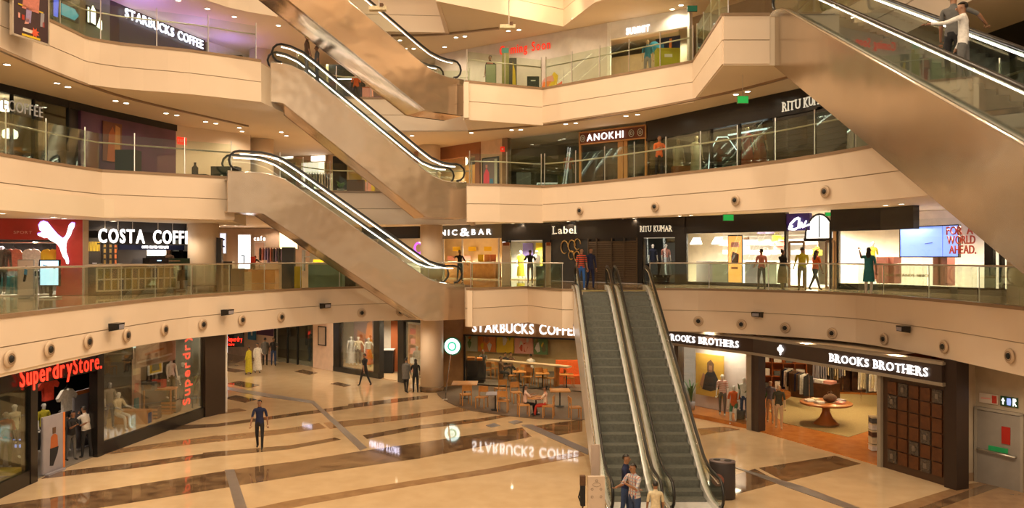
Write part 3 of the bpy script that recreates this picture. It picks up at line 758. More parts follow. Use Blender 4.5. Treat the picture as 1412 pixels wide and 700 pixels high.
# foot of the front pair
person('person', (2.98, 19.35, .005), -125, 'man in a checked short-sleeved shirt and glasses at the escalator foot', plaid, denim, larm=(30, 95, 6, 30), rarm=(35, 55, 8, 20), fat=1.12, lean=4, h=1.74)
person('person', (2.86, 20.1, .005), 110, 'man in a blue polo shirt boarding the escalator behind the checked shirt', navy, denim, larm=(10, 20, 8), rarm=(20, 40, 8), fat=1.08, h=1.76)
person('person', (3.40, 18.9, .005), 5, 'person with short black hair in a cream top seen from behind at the bottom edge', creamc, brownc, h=1.42, larm=(10, 20, 8), rarm=(12, 18, 8))
# first gallery
person('person', (2.80, 32.2, Z1+.01), 165, 'boy in a red and black striped shirt and blue jeans at the escalator head', redstripe, bluec, h=1.68, shoes=whitec, larm=(4, 8, 8), rarm=(4, 8, 8))
person('person', (3.22, 32.7, Z1+.01), 150, 'man in dark blue at the escalator head beside the striped shirt', navy, navy, h=1.70, sleeve='long', larm=(4, 8, 10))
person('person', on(1050, 399.3, Z1), -5, 'woman in a salmon pink top and dark trousers standing at the glass railing', pinkc, greyc, larm=(8, 55, 10, 10), rarm=(8, 50, 12, -10), h=1.66)
person('person', on(1079, 400, Z1), 60, 'woman in a black top with hand raised to her cap, two bags at her feet', blackc, olive, hair='bun', larm=(70, 110, 10), rarm=(-10, 60, 10), h=1.62, dress=('skirt', [(1.02, .15, .12), (.8, .2, .17), (.5, .22, .19), (.3, .24, .2)], khaki))
person('person', on(1106, 401, Z1), 10, 'man in a lime yellow shirt standing at the railing outside the bright shop', yellowc, khaki, larm=(15, 30, 10), rarm=(20, 50, 8), h=1.72, sleeve='long', fat=1.1)
person('person', on(1124, 400.5, Z1), 70, 'woman with long dark hair in an orange top stepping sideways in black trousers', orangec, blackc, hair='long', lleg=(25, 4), rleg=(-26, 4), lean=6, h=1.68, larm=(30, 60, 5))
person('person', on(1198, 408, Z1), 35, 'woman in a teal tunic and white leggings with a hand to her head', tealc, whitec, hair='long', larm=(75, 125, 25), rarm=(5, 10, 8), h=1.66, dress=('tunic', [(1.40, .15, .11), (1.15, .15, .12), (1.0, .15, .125), (.8, .18, .15), (.5, .2, .17)], tealc))
person('person', beh(731, 40, Z1), 0, 'person in black between the yellow and white draped figures in the shop window', blackc, denim, h=1.68, larm=(40, 60, 20), rarm=(40, 60, 20))
person('person', beh(634, 44, Z1), 150, 'person in a black vest reaching out in the bright bar', blackc, blackc, h=1.68, larm=(20, 30, 20), rarm=(70, 10, 60), hair='bun')
person('person', (-15.6, 48, Z1), 0, 'person in black and red bending over behind the benches on the left gallery', blackc, blackc, h=1.6, lean=45, larm=(60, 20, 10), rarm=(60, 20, 10), strap=redc)
# second gallery
person('person', beh(909, 30.2, Z2), 170, 'man in an orange-red shirt standing on the second gallery', orangec, blackc, larm=(20, 80, 10, 20), rarm=(20, 80, 10, 20))
# top gallery and the escalators
person('person', (-7.95, 30.9, Z3-.15), 60, 'person in a brown shirt riding at the head of the middle escalator', brownc, greyc, h=1.68)
person('person', (-7.6, 31.1, Z3-.35), 240, 'dark-haired person just below the brown shirt on the middle escalator', greyc, blackc, h=1.5)
person('person', beh(676, 34.6, Z3), 200, 'woman with a pink scarf and dark clothes on the top gallery near the escalator foot', blackc, redc, hair='bun', h=1.66, dress=('shawl', [(1.42, .16, .12), (1.2, .2, .16), (.95, .21, .17)], pinkc))
zs_ = lambda Y: Z1+8.4*(Y-5.6)/(23.1-5.6)
person('person', (8.26, 14.6, zs_(14.6)+.02), -52, 'man in a white shirt pointing ahead on the large escalator', whitec, greyc, sleeve='long', larm=(70, 25, 15), rarm=(10, 15, 8), h=1.66)
person('person', (8.38, 15.15, zs_(15.15)+.05), 35, 'man in a dark grey shirt and cap holding the far handrail of the large escalator', greyc, blackc, rarm=(35, 20, 55), larm=(10, 15, 8), h=1.72)
# ---------------------------------------------------------------- makers of loose things
def mannequin(loc, face, label, top=whitec, bottom=blackc, skin=skinm, **k):
    k.setdefault('hair', None)
    return person('mannequin', loc, face, label, top, bottom, skin=skin, shoes=skin, cat='mannequin', **k)
def wpt(W, px, back, z=0): v = W.pos(px, z=z, off=-back); return (v.x, v.y, z)
def tshirt(loc, rz, m, label, sleeve=.22, h=.66, w=.5, group=None, long=False):
    e = empty('hanging_shirt', loc, rz, label, 'shirt', group)
    a, t = w/2, h
    out = [(-a*.72, 0), (a*.72, 0), (a*.76, t*.62), (a+sleeve*.55, t*.5), (a+sleeve*.9, t*.66), (a*.8, t*.97), (a*.3, t), (0, t*.93), (-a*.3, t), (-a*.8, t*.97), (-a-sleeve*.9, t*.66), (-a-sleeve*.55, t*.5), (-a*.76, t*.62)]
    if long: out = [(-a*.78, 0), (a*.78, 0), (a*.84, t*.66), (a*1.12, t*.06), (a*1.42, t*.12), (a*1.22, t*.84), (a*.9, t*.96), (a*.3, t), (0, t*.94), (-a*.3, t), (-a*.9, t*.96), (-a*1.22, t*.84), (-a*1.42, t*.12), (-a*1.12, t*.06), (-a*.84, t*.66)]
    MB().plate([(x, -.05, z-t) for x, z in out], (0, -1, 0), .1).build('fabric', m, e)
    MB().tube([(-a*.7, 0, -.02*t-.03), (0, 0, .07), (a*.7, 0, -.05)], .012, 6).tube([(0, 0, .06), (0, 0, .13), (.03, 0, .17)], .008, 5).build('hanger', blackmat, e)
    return e
def plant(loc, h, n, label, pot=greyc, kind='blade', seed=1, potr=.18, poth=.35):
    rnd = random.Random(seed); e = empty('potted_plant', loc, 0, label, 'plant')
    MB().lathe([(potr*.8, 0), (potr, poth), (potr*.9, poth), (potr*.85, poth-.04)], n=14).build('pot', pot, e, True)
    g = mat('leaf_green', (.05, .14, .03), .5)
    for i in range(n):
        a = 2*pi*i/n+rnd.uniform(-.3, .3); hh = (h-poth)*rnd.uniform(.6, 1); sp = rnd.uniform(.25, .75)*h*.4; w = .035 if kind == 'blade' else .07
        mb = MB(); K = 4; pts = []
        for j in range(K+1):
            t = j/K; pts.append(Vector((cos(a)*sp*t**1.5, sin(a)*sp*t**1.5, poth-.05+hh*(t-.35*t*t*t))))
        sd = Vector((-sin(a), cos(a), 0)); vs = []
        for j, p in enumerate(pts):
            ww = w*(1.0 if kind == 'blade' else 1.5)*sin(pi*min(1, (j+.4)/(K+.4)))+.004; vs += [p-sd*ww, p+sd*ww, p+Vector((0, 0, .012))]
        fs = []
        for j in range(K): b = 3*j; fs += [(b, b+3, b+5, b+2), (b+2, b+5, b+4, b+1), (b+1, b+4, b+3, b)]
        mb.add(vs, fs).build('leaf', g, e)
    return e
def chair(loc, rz, label, m=wood, group=None):
    e = empty('chair', loc, rz, label, 'chair', group); e.scale = (1.1, 1.1, 1.08)
    MB().box((0, 0, .44), (.42, .42, .04)).build('seat', m, e); mb = MB()
    mb.plate([(-.2, -.2, .62), (.2, -.2, .62), (.19, -.22, .86), (-.19, -.22, .86)], (0, 1, 0), .025); mb.build('backrest', m, e)
    for x, y, t in ((-.18, .18, .44), (.18, .18, .44), (-.19, -.2, .84), (.19, -.2, .84)): MB().box((0, 0, t/2), (.035, .035, t)).build('leg', m, e).location = (x, y, 0)
    return e
def table(loc, w, label, h=.74, m=wood, d=None, group=None):
    e = empty('table', loc, 0, label, 'table', group); d = d or w
    MB().box((0, 0, h-.02), (w, d, .035)).build('table_top', m, e); MB().bar((0, 0, .02), (0, 0, h-.04), .03, 8).build('pole', blackmat, e)
    MB().lathe([(.2, 0), (.2, .015), (.04, .04)], n=14).build('foot', blackmat, e); return e
def boxthing(name, loc, d, m, label, cat, rz=0, parts=None, group=None):
    """parts: list of (name, centre, size, material) in local coordinates; main body first"""
    e = empty(name, loc, rz, label, cat, group)
    MB().box((0, 0, d[2]/2), d).build('body', m, e)
    for nm, c, s, mt in (parts or []): MB().box(c, s).build(nm, mt, e)
    return e
def standee(W_or_loc, rz, w, h, label, m, frame=blackmat, name='display_stand', art=(), lean=0, z0=.06, cat='standee'):
    e = empty(name, W_or_loc, rz, label, cat)
    fr_ = MB().box((0, 0, z0+h/2), (w, .06, h)).build('frame', frame, e); fc_ = MB().box((0, -.035, z0+h/2), (w*.92, .012, h*.95)).build('face', m, fr_)
    MB().box((0, 0, z0/2), (w*.8, .3, z0)).build('foot', frame, e)
    for pts, mt in art: MB().plate([(x*w/2, -.047, z0+z*h) for x, z in pts], (0, -1, 0), .005).build('print', mt, fr_)
    return e
def poster(W, x0, x1, z0, z1, label, m, art=(), frame=None, off=.06, cat='poster', name='poster', th=.03, fr=.03):
    a = W.pos(x0, z=z0, off=off); b = W.pos(x1, z=z0, off=off); d = Vector((b.x-a.x, b.y-a.y, 0)); w = d.length; d.normalize(); e = empty(name, ((a.x+b.x)/2, (a.y+b.y)/2, z0), atan2(d.y, d.x), label, cat)
    h = z1-z0
    st_ = MB().box((0, 0, h/2), (w, th, h)).build('sheet', m, e)
    if frame:
        for c, s in (((0, 0, 0), (w+fr*2, th+.03, fr*2)), ((0, 0, h), (w+fr*2, th+.03, fr*2)), ((-w/2, 0, h/2), (fr*2, th+.03, h)), ((w/2, 0, h/2), (fr*2, th+.03, h))): MB().box(c, s).build('frame', frame, e)
    k = 0
    for pts, mt in art:
        k += 1; MB().plate([(x*w/2, -th/2-.004-.0015*k, z*h) for x, z in pts], (0, -1, 0), .004+.001*k).build('print', mt, st_)
    return e
def rack(loc, rz, w, cols, label, h=1.35, n=12, seed=2):
    e = empty('clothes_rack', loc, rz, label, 'clothes rack'); r = random.Random(seed)
    MB().tube([(-w/2, 0, 0), (-w/2, 0, h), (w/2, 0, h), (w/2, 0, 0)], .015, 6).build('rail', chrome, e)
    for i in range(n):
        x = -w/2+w*(i+.5)/n; L = r.uniform(.7, 1.0)
        MB().add([(x-.02, -.22, h-.12), (x+.02, -.22, h-.12), (x+.02, .22, h-.12), (x-.02, .22, h-.12), (x-.03, -.24, h-L), (x+.03, -.24, h-L), (x+.03, .24, h-L), (x-.03, .24, h-L), (x, 0, h-.02)],
                 [(0, 1, 8), (1, 2, 8), (2, 3, 8), (3, 0, 8), (0, 4, 5, 1), (1, 5, 6, 2), (2, 6, 7, 3), (3, 7, 4, 0), (4, 7, 6, 5)]).build('garment', r.choice(cols), e)
    return e
def bookcase(loc, rz, w, h, d, m, label, rows=4, cols=3, goods=(), seed=3):
    e = empty('shelf_unit', loc, rz, label, 'shelf'); r = random.Random(seed)
    MB().box((0, d/2-.02, h/2), (w, .04, h)).build('back_panel', m, e)
    for i in range(cols+1): MB().box((-w/2+w*i/cols, 0, h/2), (.04, d, h)).build('side_panel', m, e)
    for j in range(rows+1): MB().box((0, 0, h*j/rows), (w, d, .04)).build('shelf', m, e)
    for i in range(cols):
        for j in range(rows):
            if goods and r.random() < .85:
                gw = w/cols*r.uniform(.4, .75); gh = h/rows*r.uniform(.3, .6)
                MB().box((-w/2+w*(i+.5)/cols, -.02, h*j/rows+.02+gh/2), (gw, d*.6, gh)).build('folded_goods', r.choice(goods), e)
    return e
def pxtext(Y, string, x0, x1, ybase, height, m, label, **k):
    """letters on a flat sign facing the room at distance Y"""
    a, b = P(x0, ybase, Y), P(x1, ybase, Y); e = empty(k.pop('name', 'sign'), tuple((a+b)/2), 0, label, k.pop('cat', 'sign'))
    d = (b-a).normalized(); text(e, string, lambda t: (a.lerp(b, t), d, Vector((0, 0, 1))), (b-a).length, height, m, **k); return e
# ---------------------------------------------------------------- shops: ground floor, left
S = struct
tanwall = mat('tan_wall', (.50, .34, .18), .6); darkroom = mat('charcoal_wall', (.035, .03, .03), .7); paleroom = mat('pale_wall', (.82, .76, .66), .6)
pinkroom = mat('pinkish_wall', (.78, .60, .50), .6); oakfloor = mat('orange_parquet', (.55, .20, .04), .2, var=(3, (.45, .15, .03), 5)); greycarpet = mat('grey_floor', (.20, .17, .14), .5)
redwall = mat('red_wall', (.38, .02, .012), .4); purple = mat('purple_wall', (.09, .035, .08), .35, var=(.8, (.14, .05, .11), 3)); greencard = mat('grey_green_panel', (.20, .27, .20), .5)
gold = mat('golden_brass', (.55, .36, .12), .3, .8); skyscreen = glow('screen_pale_blue', (.45, .75, 1), 1.5); bluescreen = glow('screen_blue', (.20, .33, .95), 1.3)
yellowp = mat('yellow_panel', (.75, .52, .02), .5); rust = mat('rust_print', (.45, .12, .03), .6); greyp = mat('grey_board', (.32, .30, .34), .6)
greygreen = mat('green_print', (.10, .22, .08), .6); skyp = mat('pale_print', (.55, .6, .52), .6); orangep = mat('orange_print', (.75, .22, .04), .6); pinkp = mat('pink_print', (.75, .35, .3), .6); bluep = mat('blue_print', (.05, .25, .55), .6)

# --- the dark clothes shop
S(WG_L.panel('wall_shop_fascia', -300, 139.5, 2.92, 4.1, black, .05, .25))
S(WG_L.panel('wall_shop_fascia', 139.5, 281, 3.9, 4.1, black, .05, .25))
for a, b in ((39, 48.5), (131.5, 140.5)): S(WG_L.panel('wall_shop_pier', a, b, 0, 4.1, black, .08, .3))
S(WG_L.panel('wall_end_panel', 281, 308.5, 0, 4.12, mat('dark_brown_cladding', (.045, .03, .022), .3), .10, .4))
S(Wall([(-12.4, 34.75), (-13.4, 37), (-16, 43), (-24, 55)]).strip_mb(0, 22, 0, 4.12, 0, .2).build('wall_corridor', paleroom))
S(WG_L.panel('wall_plinth', -300, 39, 0, .42, black, .06, .3)); S(WG_L.panel('wall_plinth', 140.5, 281, 0, .42, black, .06, .3))
pane(WG_L, -300, 39, .42, 2.92, darkglass); pane(WG_L, 140.5, 281, .42, 3.9)
room(WG_L, -40, 135, 0, 4.05, 5, darkroom, greycarpet, 110, (1, .8, .6), nm='clothes_shop')
room(WG_L, 142, 281, .0, 4.05, 2.4, darkroom, None, 90, (1, .75, .45), nm='display')
S(MB().prism([tuple(WG_L.pos(p, z=0, off=-o).xy) for p, o in ((141, .1), (280, .1), (280, 2.3), (141, 2.3))], .0, .44).build('floor_display', tanwall))
walltext(WG_L, 'Superdry', 20, 93, 2.99, .56, signred, 'red lit shop name, bold first word above the dark shop entrance', bold=.025, off=.16)
walltext(WG_L, 'Store.', 95, 134, 2.99, .56, signred, 'red lit thin lettering after the bold red word above the entrance', off=.16)
e = empty('sign', tuple(WG_L.pos(262, z=.5, off=-.1)), 0, 'vertical red lit shop name behind the big left window', 'sign')
def vplace(t):
    o = WG_L.pos(262, z=.72+3.05*t, off=-.12); a = WG_L.ang(252); d = Vector((cos(a), sin(a), 0)); return o, Vector((0, 0, 1)), -d
MB().box((0, .25, 1.75), (.04, .04, 3.5)).build('pole', blackmat, e)
text(e, 'Superdry.', vplace, 3.05, .52, signred, bold=.02, depth=.03)
tshirt(tuple(WG_L.pos(66, 520, off=-1.0)), WG_L.ang(66), redc, 'red T-shirt hanging in the dark shop entrance', h=.75, w=.6)
tshirt(tuple(WG_L.pos(92, 536, off=-1.2)), WG_L.ang(92), whitec, 'white T-shirt hanging in the dark shop entrance', h=.75, w=.6)
mannequin(wpt(WG_L, 60, 2.2), 120, 'white figure in a yellow jacket deep in the dark shop', yellowc, blackc)
mannequin(wpt(WG_L, 89, 1.6), 120, 'white figure in a grey top and dark trousers behind the display boards', greyc, greyc)
standee(wpt(WG_L, 73, .1), WG_L.ang(73), 1.0, 1.75, 'grey display board with a figure in dark red, red right edge, nearest the shop entrance', greyp, greyp, 'display_board',
        [([(-.35, .42), (.35, .42), (.3, .62), (.1, .66), (-.1, .66), (-.3, .62)], rust), ([(-.14, .67), (.14, .67), (.16, .78), (-.16, .78)], brownc), ([(-.4, .12), (-.1, .1), (.3, .3), (.4, .42), (-.38, .42)], blackc), ([(.82, 0), (1, 0), (1, 1), (.82, 1)], orangep)])
standee(wpt(WG_L, 112, 1.3), WG_L.ang(110), .9, 2.0, 'grey display board with red top edge behind the two men', greyp, greyp, 'display_board', [([(-.3, .3), (.3, .3), (.2, .7), (-.2, .7)], blackc), ([(-1, .93), (1, .93), (1, 1), (-1, 1)], orangep)])
boxthing('display_case', wpt(WG_L, 32, 1.2, .0), (.5, .5, 1.5), blackmat, 'black display case in the leftmost shop window', 'case', parts=[('edge_light', (0, -.26, 1.0), (.3, .02, .04), bluescreen), ('edge_light', (0, -.26, .8), (.2, .02, .1), bluescreen)])
mannequin(wpt(WG_L, 8, .8, .42), 140, 'window figure in an orange jumper and green jacket at the far left', orangec, olive)
mannequin(wpt(WG_L, 20, 1.3, .42), 130, 'window figure in beige beside the orange jumper', creamc, greyc)
boxthing('display_plinth', wpt(WG_L, 6, .5, .42), (.7, .5, .12), yellowp, 'yellow round-cornered plinth on the floor of the leftmost window', 'plinth')
mannequin(wpt(WG_L, 151, 1.1, .44), 120, 'dark grey hooded figure at the left end of the big left window', greyc, denim, skin=mat('chrome_grey', (.3, .3, .3), .3))
mannequin(wpt(WG_L, 163, .8, .44), 110, 'seated window figure in a cream jacket and white cap', creamc, whitec, seat=.48, lleg=(85, 80), rleg=(80, 75), larm=(30, 50, 10), rarm=(30, 50, 10))
boxthing('bench', wpt(WG_L, 183, .9, .44), (1.3, .5, .5), wood, 'wooden slatted bench in the big left window', 'bench')
boxthing('display_table', wpt(WG_L, 217, 1.1, .44), (1.3, .6, .08), wood, 'tall wooden table holding bags in the big left window', 'table', parts=[('top', (0, 0, 1.0), (1.4, .6, .06), wood)]+[('leg', (x, y, .5), (.05, .05, 1.0), wood) for x in (-.65, .65) for y in (-.25, .25)])
for px, m, l in ((206, greyc, 'grey boxy bag on the tall window table'), (219, redc, 'red and brown bag on the tall window table')):
    boxthing('shoulder_bag', wpt(WG_L, px, 1.05, 1.48), (.5, .3, .32), m, l, 'bag', parts=[('handle', (0, 0, .36), (.2, .03, .06), blackmat), ('pocket', (0, -.16, .14), (.3, .03, .18), brownc)])
boxthing('denim_bag', wpt(WG_L, 196, .55, .44), (.6, .3, .4), bluec, 'blue denim bag on the floor of the big left window', 'bag', parts=[('strap', (0, 0, .42), (.3, .04, .05), denim)])
boxthing('wooden_crate', wpt(WG_L, 213, .6, .44), (.4, .35, .45), brownc, 'small brown wooden crate under the tall window table', 'crate', parts=[('slat', (0, -.19, z), (.4, .02, .08), wood) for z in (.08, .22, .36)])
boxthing('wooden_crate', wpt(WG_L, 236, .7, .44), (.6, .45, .5), olive, 'olive crate carrying the slim window figure', 'crate', parts=[('slat', (0, -.24, z), (.6, .02, .1), wood) for z in (.1, .25, .4)])
mannequin(wpt(WG_L, 236, .8, .95), 120, 'slim figure in a white top and olive trousers standing on the crate', whitec, olive)
mannequin(wpt(WG_L, 252, 1.6, .44), 120, 'figure in black behind the vertical red lettering', blackc, blackc)
plant(wpt(WG_L, 266, .9, .44), 2.0, 12, 'leafy green plant at the right end of the big left window', seed=4)
standee(wpt(WG_L, 187, 1.5, .44), WG_L.ang(187), .6, 2.3, 'tall narrow printed board in pink and teal in the big left window', mat('surf_print', (.45, .30, .22), .5), blackmat, 'printed_board', [([(-.6, .1), (.6, .1), (.5, .3), (-.5, .3)], tealc), ([(-.5, .4), (.5, .4), (.4, .55), (-.4, .55)], pinkc), ([(-.8, .7), (.8, .7), (.8, .9), (-.8, .9)], creamc)])
poster(WG_L, 184, 242, 2.55, 3.75, 'large beige poster of a sports shoe in the big left window', mat('beige_print', (.50, .42, .36), .7), off=-.6,
       art=[([(-.82, .12), (-.9, .42), (-.86, .62), (-.6, .6), (-.1, .72), (.3, .92), (.62, .9), (.75, .7), (.86, .5), (.8, .2), (.5, .06), (-.5, .04)], mat('shoe_print', (.38, .26, .20), .7)),
            ([(-.7, .28), (-.6, .5), (-.1, .6), (.3, .75), (.5, .6), (.55, .3), (0, .2)], mat('shoe_print_light', (.55, .38, .30), .7)),
            ([(-.5, .34), (.4, .44), (.4, .5), (-.5, .42)], rust), ([(-.85, .14), (.8, .2), (.8, .26), (-.85, .2)], whitec)])
poster(WG_L, 205, 223, 1.95, 2.5, 'small yellow picture in a white frame in the big left window', yellowp, off=-1.6, art=[([(-.6, .2), (.6, .2), (.5, .8), (-.5, .7)], olive)], frame=white)

# --- back corridor on the ground floor
S(WG_C.panel('wall_corridor_back', 120, 379, 0, 4.1, pinkroom, 0, .2))
S(Wall([(-26, 58), (-15.5, 56)]).strip_mb(0, 10.6, 0, 4.1, 0, .2).build('wall_corridor_end', darkroom))
boxthing('hanging_sign', tuple(P(323.5, 478, 50)), (1.15, .15, 1.0), black, 'black hanging board with two lines of red lettering in the back corridor', 'sign')
pxtext(49.88, 'Superdry', 313.5, 334, 470.5, .30, signred, 'small red lit lettering, upper line on the black hanging board', bold=.02)
pxtext(49.88, 'Store', 313.5, 323, 476.5, .2, signred, 'small red lit lettering, lower line on the black hanging board', bold=.02)
e = standee((-17.85, 49.3, .005), R(20), .55, 2.1, 'slim black totem with a white and blue screen at the corridor corner', black, black, 'digital_totem', cat='display')
MB().box((0, -.05, 1.45), (.5, .02, 1.25)).build('screen', glow('screen_white', (.7, .85, 1), 2), e)
Wc = WG_C
poster(Wc, 355, 378, 1.6, 4.1, 'tall orange and purple poster on the corridor wall', mat('purple_print', (.10, .04, .12), .6), art=[([(-.3, .3), (.3, .35), (.4, .8), (.1, 1), (-.3, .9)], orangep), ([(.5, .2), (.9, .2), (.9, .95), (.5, .95)], orangep), ([(-.9, .1), (-.5, .1), (-.45, .6), (-.8, .7)], rust)])
poster(Wc, 343, 354, 1.2, 4.1, 'blue and white poster beside the orange poster in the corridor', bluep, art=[([(-.2, .1), (.2, .1), (.2, .9), (-.2, .9)], white)])
for i, (a, b) in enumerate(((379.5, 396), (397, 410), (411, 432))): pane(Wc, a, b, .05, 4.0, darkglass)
room(Wc, 379, 433, 0, 4.05, 4, greycarpet, greycarpet, 60, nm='glass_shop')
for x in (379.5, 396.5, 410.5, 432.5): S(Wc.panel('trim_2', x-.6, x+.6, 0, 4.1, blackmat, .05, .1))
for i, px in enumerate((390, 405, 420)): boxthing('partition_screen', wpt(Wc, px, 1.2), (1.2, .06, 1.5), greyc, 'grey screen standing behind the corridor glass, number %s from the poster' % ['first', 'second', 'third'][i] if 0 else 'grey screen standing behind the %s pane of corridor glass' % ['left', 'middle', 'right'][i], 'screen', rz=R(-40))
walltext(Wc, 'STORE', 419, 432, 3.55, .22, signviolet, 'small blue-white lettering above the dark corridor glass', off=.1)
S(Wc.panel('wall_corridor_pier', 433, 461, 0, 4.12, pinkroom, .08, .4))
poster(Wc, 441.5, 451.5, 1.45, 2.55, 'small framed notice on the cream wall between the shops', mat('pale_notice', (.5, .42, .36), .5), frame=blackmat, off=.12)
# violet-sign fashion shop
S(Wc.panel('wall_shop_fascia', 461, 582, 3.3, 4.12, black, .1, .3)); S(Wc.panel('wall_plinth', 461, 524, 0, .3, black, .1, .3))
for a, b in ((461, 469), (516.5, 525), (550, 558)): S(Wc.panel('wall_shop_pier', a, b, 0, 4.1, black, .08, .3))
pane(Wc, 469, 516.5, .3, 3.3); pane(Wc, 558, 580, .3, 3.3)
room(Wc, 463, 582, 0, 3.4, 3.2, paleroom, tanwall, 330, (1, .85, .62), nm='violet_sign_shop')
walltext(Wc, 'THE WARDROBE' if 0 else 'UNITED STORE', 513, 554, 3.52, .34, signviolet, 'violet-white lit shop name above the corridor fashion shop', bold=.03, off=.16)
for px, bk, t, b_, l in ((484, .9, whitec, whitec, 'figure in a white dress, left in the corridor fashion window'), (494, 1.1, creamc, brownc, 'figure in cream and brown, middle of the corridor fashion window'), (508, 1.2, whitec, orangec, 'figure in white with orange skirt, right in the corridor fashion window')):
    mannequin(wpt(Wc, px, bk, .3), 170, l, t, b_, dress=SKIRT(b_) if px != 494 else None, hair=None, larm=(20, 60, 30))
poster(Wc, 488, 515, .8, 3.1, 'rust and mauve backdrop behind the corridor window figures', mat('mauve_print', (.22, .12, .14), .7), off=-2.6, art=[([(-.8, 0), (.0, 0), (.2, .5), (-.6, .6)], rust), ([(.2, .4), (.9, .3), (.9, .9), (.4, .8)], orangep)])
boxthing('counter', wpt(Wc, 531, 1.5), (1.0, .6, 1.35), blackmat, 'dark counter inside the corridor fashion shop doorway', 'counter', parts=[('top', (0, 0, 1.37), (1.1, .7, .05), white), ('lamp', (-.2, 0, 1.6), (.1, .1, .45), wood)])
boxthing('wall_panel', wpt(Wc, 545, 2.2), (.5, .1, 3.0), rust, 'rust coloured panel inside the corridor fashion shop doorway', 'panel')
bookcase(wpt(Wc, 566, 2.6), R(-40), 1.3, 2.8, .35, wood, 'shelf with red and cream goods left of the pillar in the fashion shop', 5, 2, (redc, whitec, pinkc))
mannequin(wpt(Wc, 575, .9, .2), 190, 'white figure close to the ground floor pillar in the fashion shop', whitec, whitec, dress=DRESS(whitec))

# --- coffee shop under the landing
Ws = WG_S
S(Ws.panel('wall_coffee_wood', 610, 640.5, 0, 4.1, mat('honey_wood', (.36, .19, .07), .4, var=(2.5, (.28, .14, .05), 4)), .1, .3))
S(Ws.panel('wall_coffee_fascia', 640.5, 850, 2.68, 4.1, MATS['honey_wood'], .1, .3))
S(Ws.panel('trim_3', 640.5, 642.5, 0, 2.68, blackmat, .12, .1)); S(Ws.panel('trim_3', 640.5, 850, 2.62, 2.70, blackmat, .13, .1))
for a, b in ((642.5, 700), (700.4, 770), (770.4, 850)): pane(Ws, a, b, .1, 2.62)
room(Ws, 630, 860, 0, 3.9, 6.5, mat('ochre_wall', (.62, .48, .26), .6), greycarpet, 430, (1, .74, .42), nm='coffee_shop', lz=.6)
S(MB().prism([tuple(G(x, y, 0).xy) for x, y in ((601, 537), (604, 545), (612, 551.5), (628, 559.5), (648.6, 566), (697, 573), (740, 577.5), (799, 579), (830, 578))]+[(7.4, 36.5), (3.4, 40), (-2.6, 42.5)], 0, .03).build('floor_coffee_terrace', mat('brown_carpet', (.13, .085, .05), .6)))
walltext(Ws, 'STARBUCKS COFFEE', 653.5, 799, 2.86, .50, signwhite, 'big white lit coffee shop name on wood under the landing', bold=.035, depth=.06, gap=.11, off=.2)
e = empty('round_sign', tuple(P(624, 477, 40.6)), R(-12), 'round white and green lit logo disc beside the coffee shop name', 'sign')
for nm, r, m, y in (('rim', .46, mat('green_rim', (.02, .25, .14), .4), 0), ('disc', .40, glow('disc_white', (.80, 1, .95), 2.0), -.03), ('green_ring', .24, glow('disc_green', (.05, .45, .28), 1.2), -.05), ('figure', .15, MATS['disc_white'], -.07)):
    q = MB().lathe([(r, -.05), (r, .05)], n=32).build(nm, m, e); q.rotation_euler = (R(90), 0, 0); q.location = (0, y, 0)
for k in range(5): MB().box(((k-2)*.045, -.12, .03*cos(k-2)), (.02, .02, .16-.02*abs(k-2))).build('hair_strand', MATS['disc_green'], e)
b_ = Ws.pos(702, z=1.25, off=-5.9)
for i, (dx, w, cols) in enumerate(((-2.05, .8, (skyp, greygreen, orangep)), (-1.15, .95, (orangep, rust, yellowp)), (-.2, .9, (yellowp, pinkp, redc)), (.75, .95, (pinkp, redc, skyp)), (1.6, .7, (greygreen, olive, yellowp)))):
    ang = Ws.ang(702); loc = (b_.x+dx*1.25*cos(ang), b_.y+dx*1.25*sin(ang), 1.05)
    e = empty('painting', loc, ang, 'abstract canvas, %s, on the coffee shop wall' % ['first from the left', 'second from the left', 'middle one', 'fourth from the left', 'rightmost'][i], 'painting', 'abstract canvases behind the coffee bar')
    w *= 1.22
    MB().box((0, 0, .85), (w, .05, 1.7)).build('canvas', cols[0], e); r = random.Random(i)
    for k in range(7):
        x, z, a, rr = r.uniform(-.3, .3)*w, r.uniform(.3, 1.4), r.uniform(0, 6), r.uniform(.1, .26)
        MB().plate([(x+rr*cos(a+t)*(.5 if j % 2 else 1)*.8, -.03-.001*k, z+rr*1.3*sin(a+t)) for j, t in enumerate([2*pi*q/6 for q in range(6)])], (0, -1, 0), .004).build('brush_shape', (cols+(whitec, greygreen))[k % 5], e)
cg = 'light wood chairs of the coffee shop'
for i, (px, py, rz) in enumerate(((642, 558, 20), (664, 562, 160), (694, 567, -10), (712, 555, 200), (722, 573, -80), (756, 575, 80), (793, 577, -80), (690, 549, 30))):
    chair(on(px, py, 0.03), R(rz), ['chair at the wooden table left on the coffee terrace', 'chair turned to the grey round table on the coffee terrace', 'chair in front of the grey terrace table', 'chair behind the pink-shirted woman', 'chair under the woman in the pink top', 'chair under the woman in the flowered top', 'chair at the right end of the coffee terrace', 'chair close to the coffee shop glass'][i], group=cg)
for i, (px, py, w, m, l) in enumerate(((641, 549, 1.2, wood, 'wooden table at the left end of the coffee terrace'), (683, 565, .8, greyp, 'small grey table in the middle of the coffee terrace'), (739, 571, .75, wood, 'small dark table between the two seated women'), (772, 560, .9, wood, 'wooden table right of the flowered top'))):
    table(on(px, py, .03), w, l, m=m)
person('person', on(724, 572, .03), 75, 'seated woman in a pale pink top and dark trousers at the coffee terrace', pinkp and mat('cloth_palepink', (.72, .50, .42), .8), blackc, seat=.46, lleg=(82, 78), rleg=(86, 70), larm=(45, 60, 6), rarm=(45, 60, 6), hair='long', h=1.62, shoes=whitec)
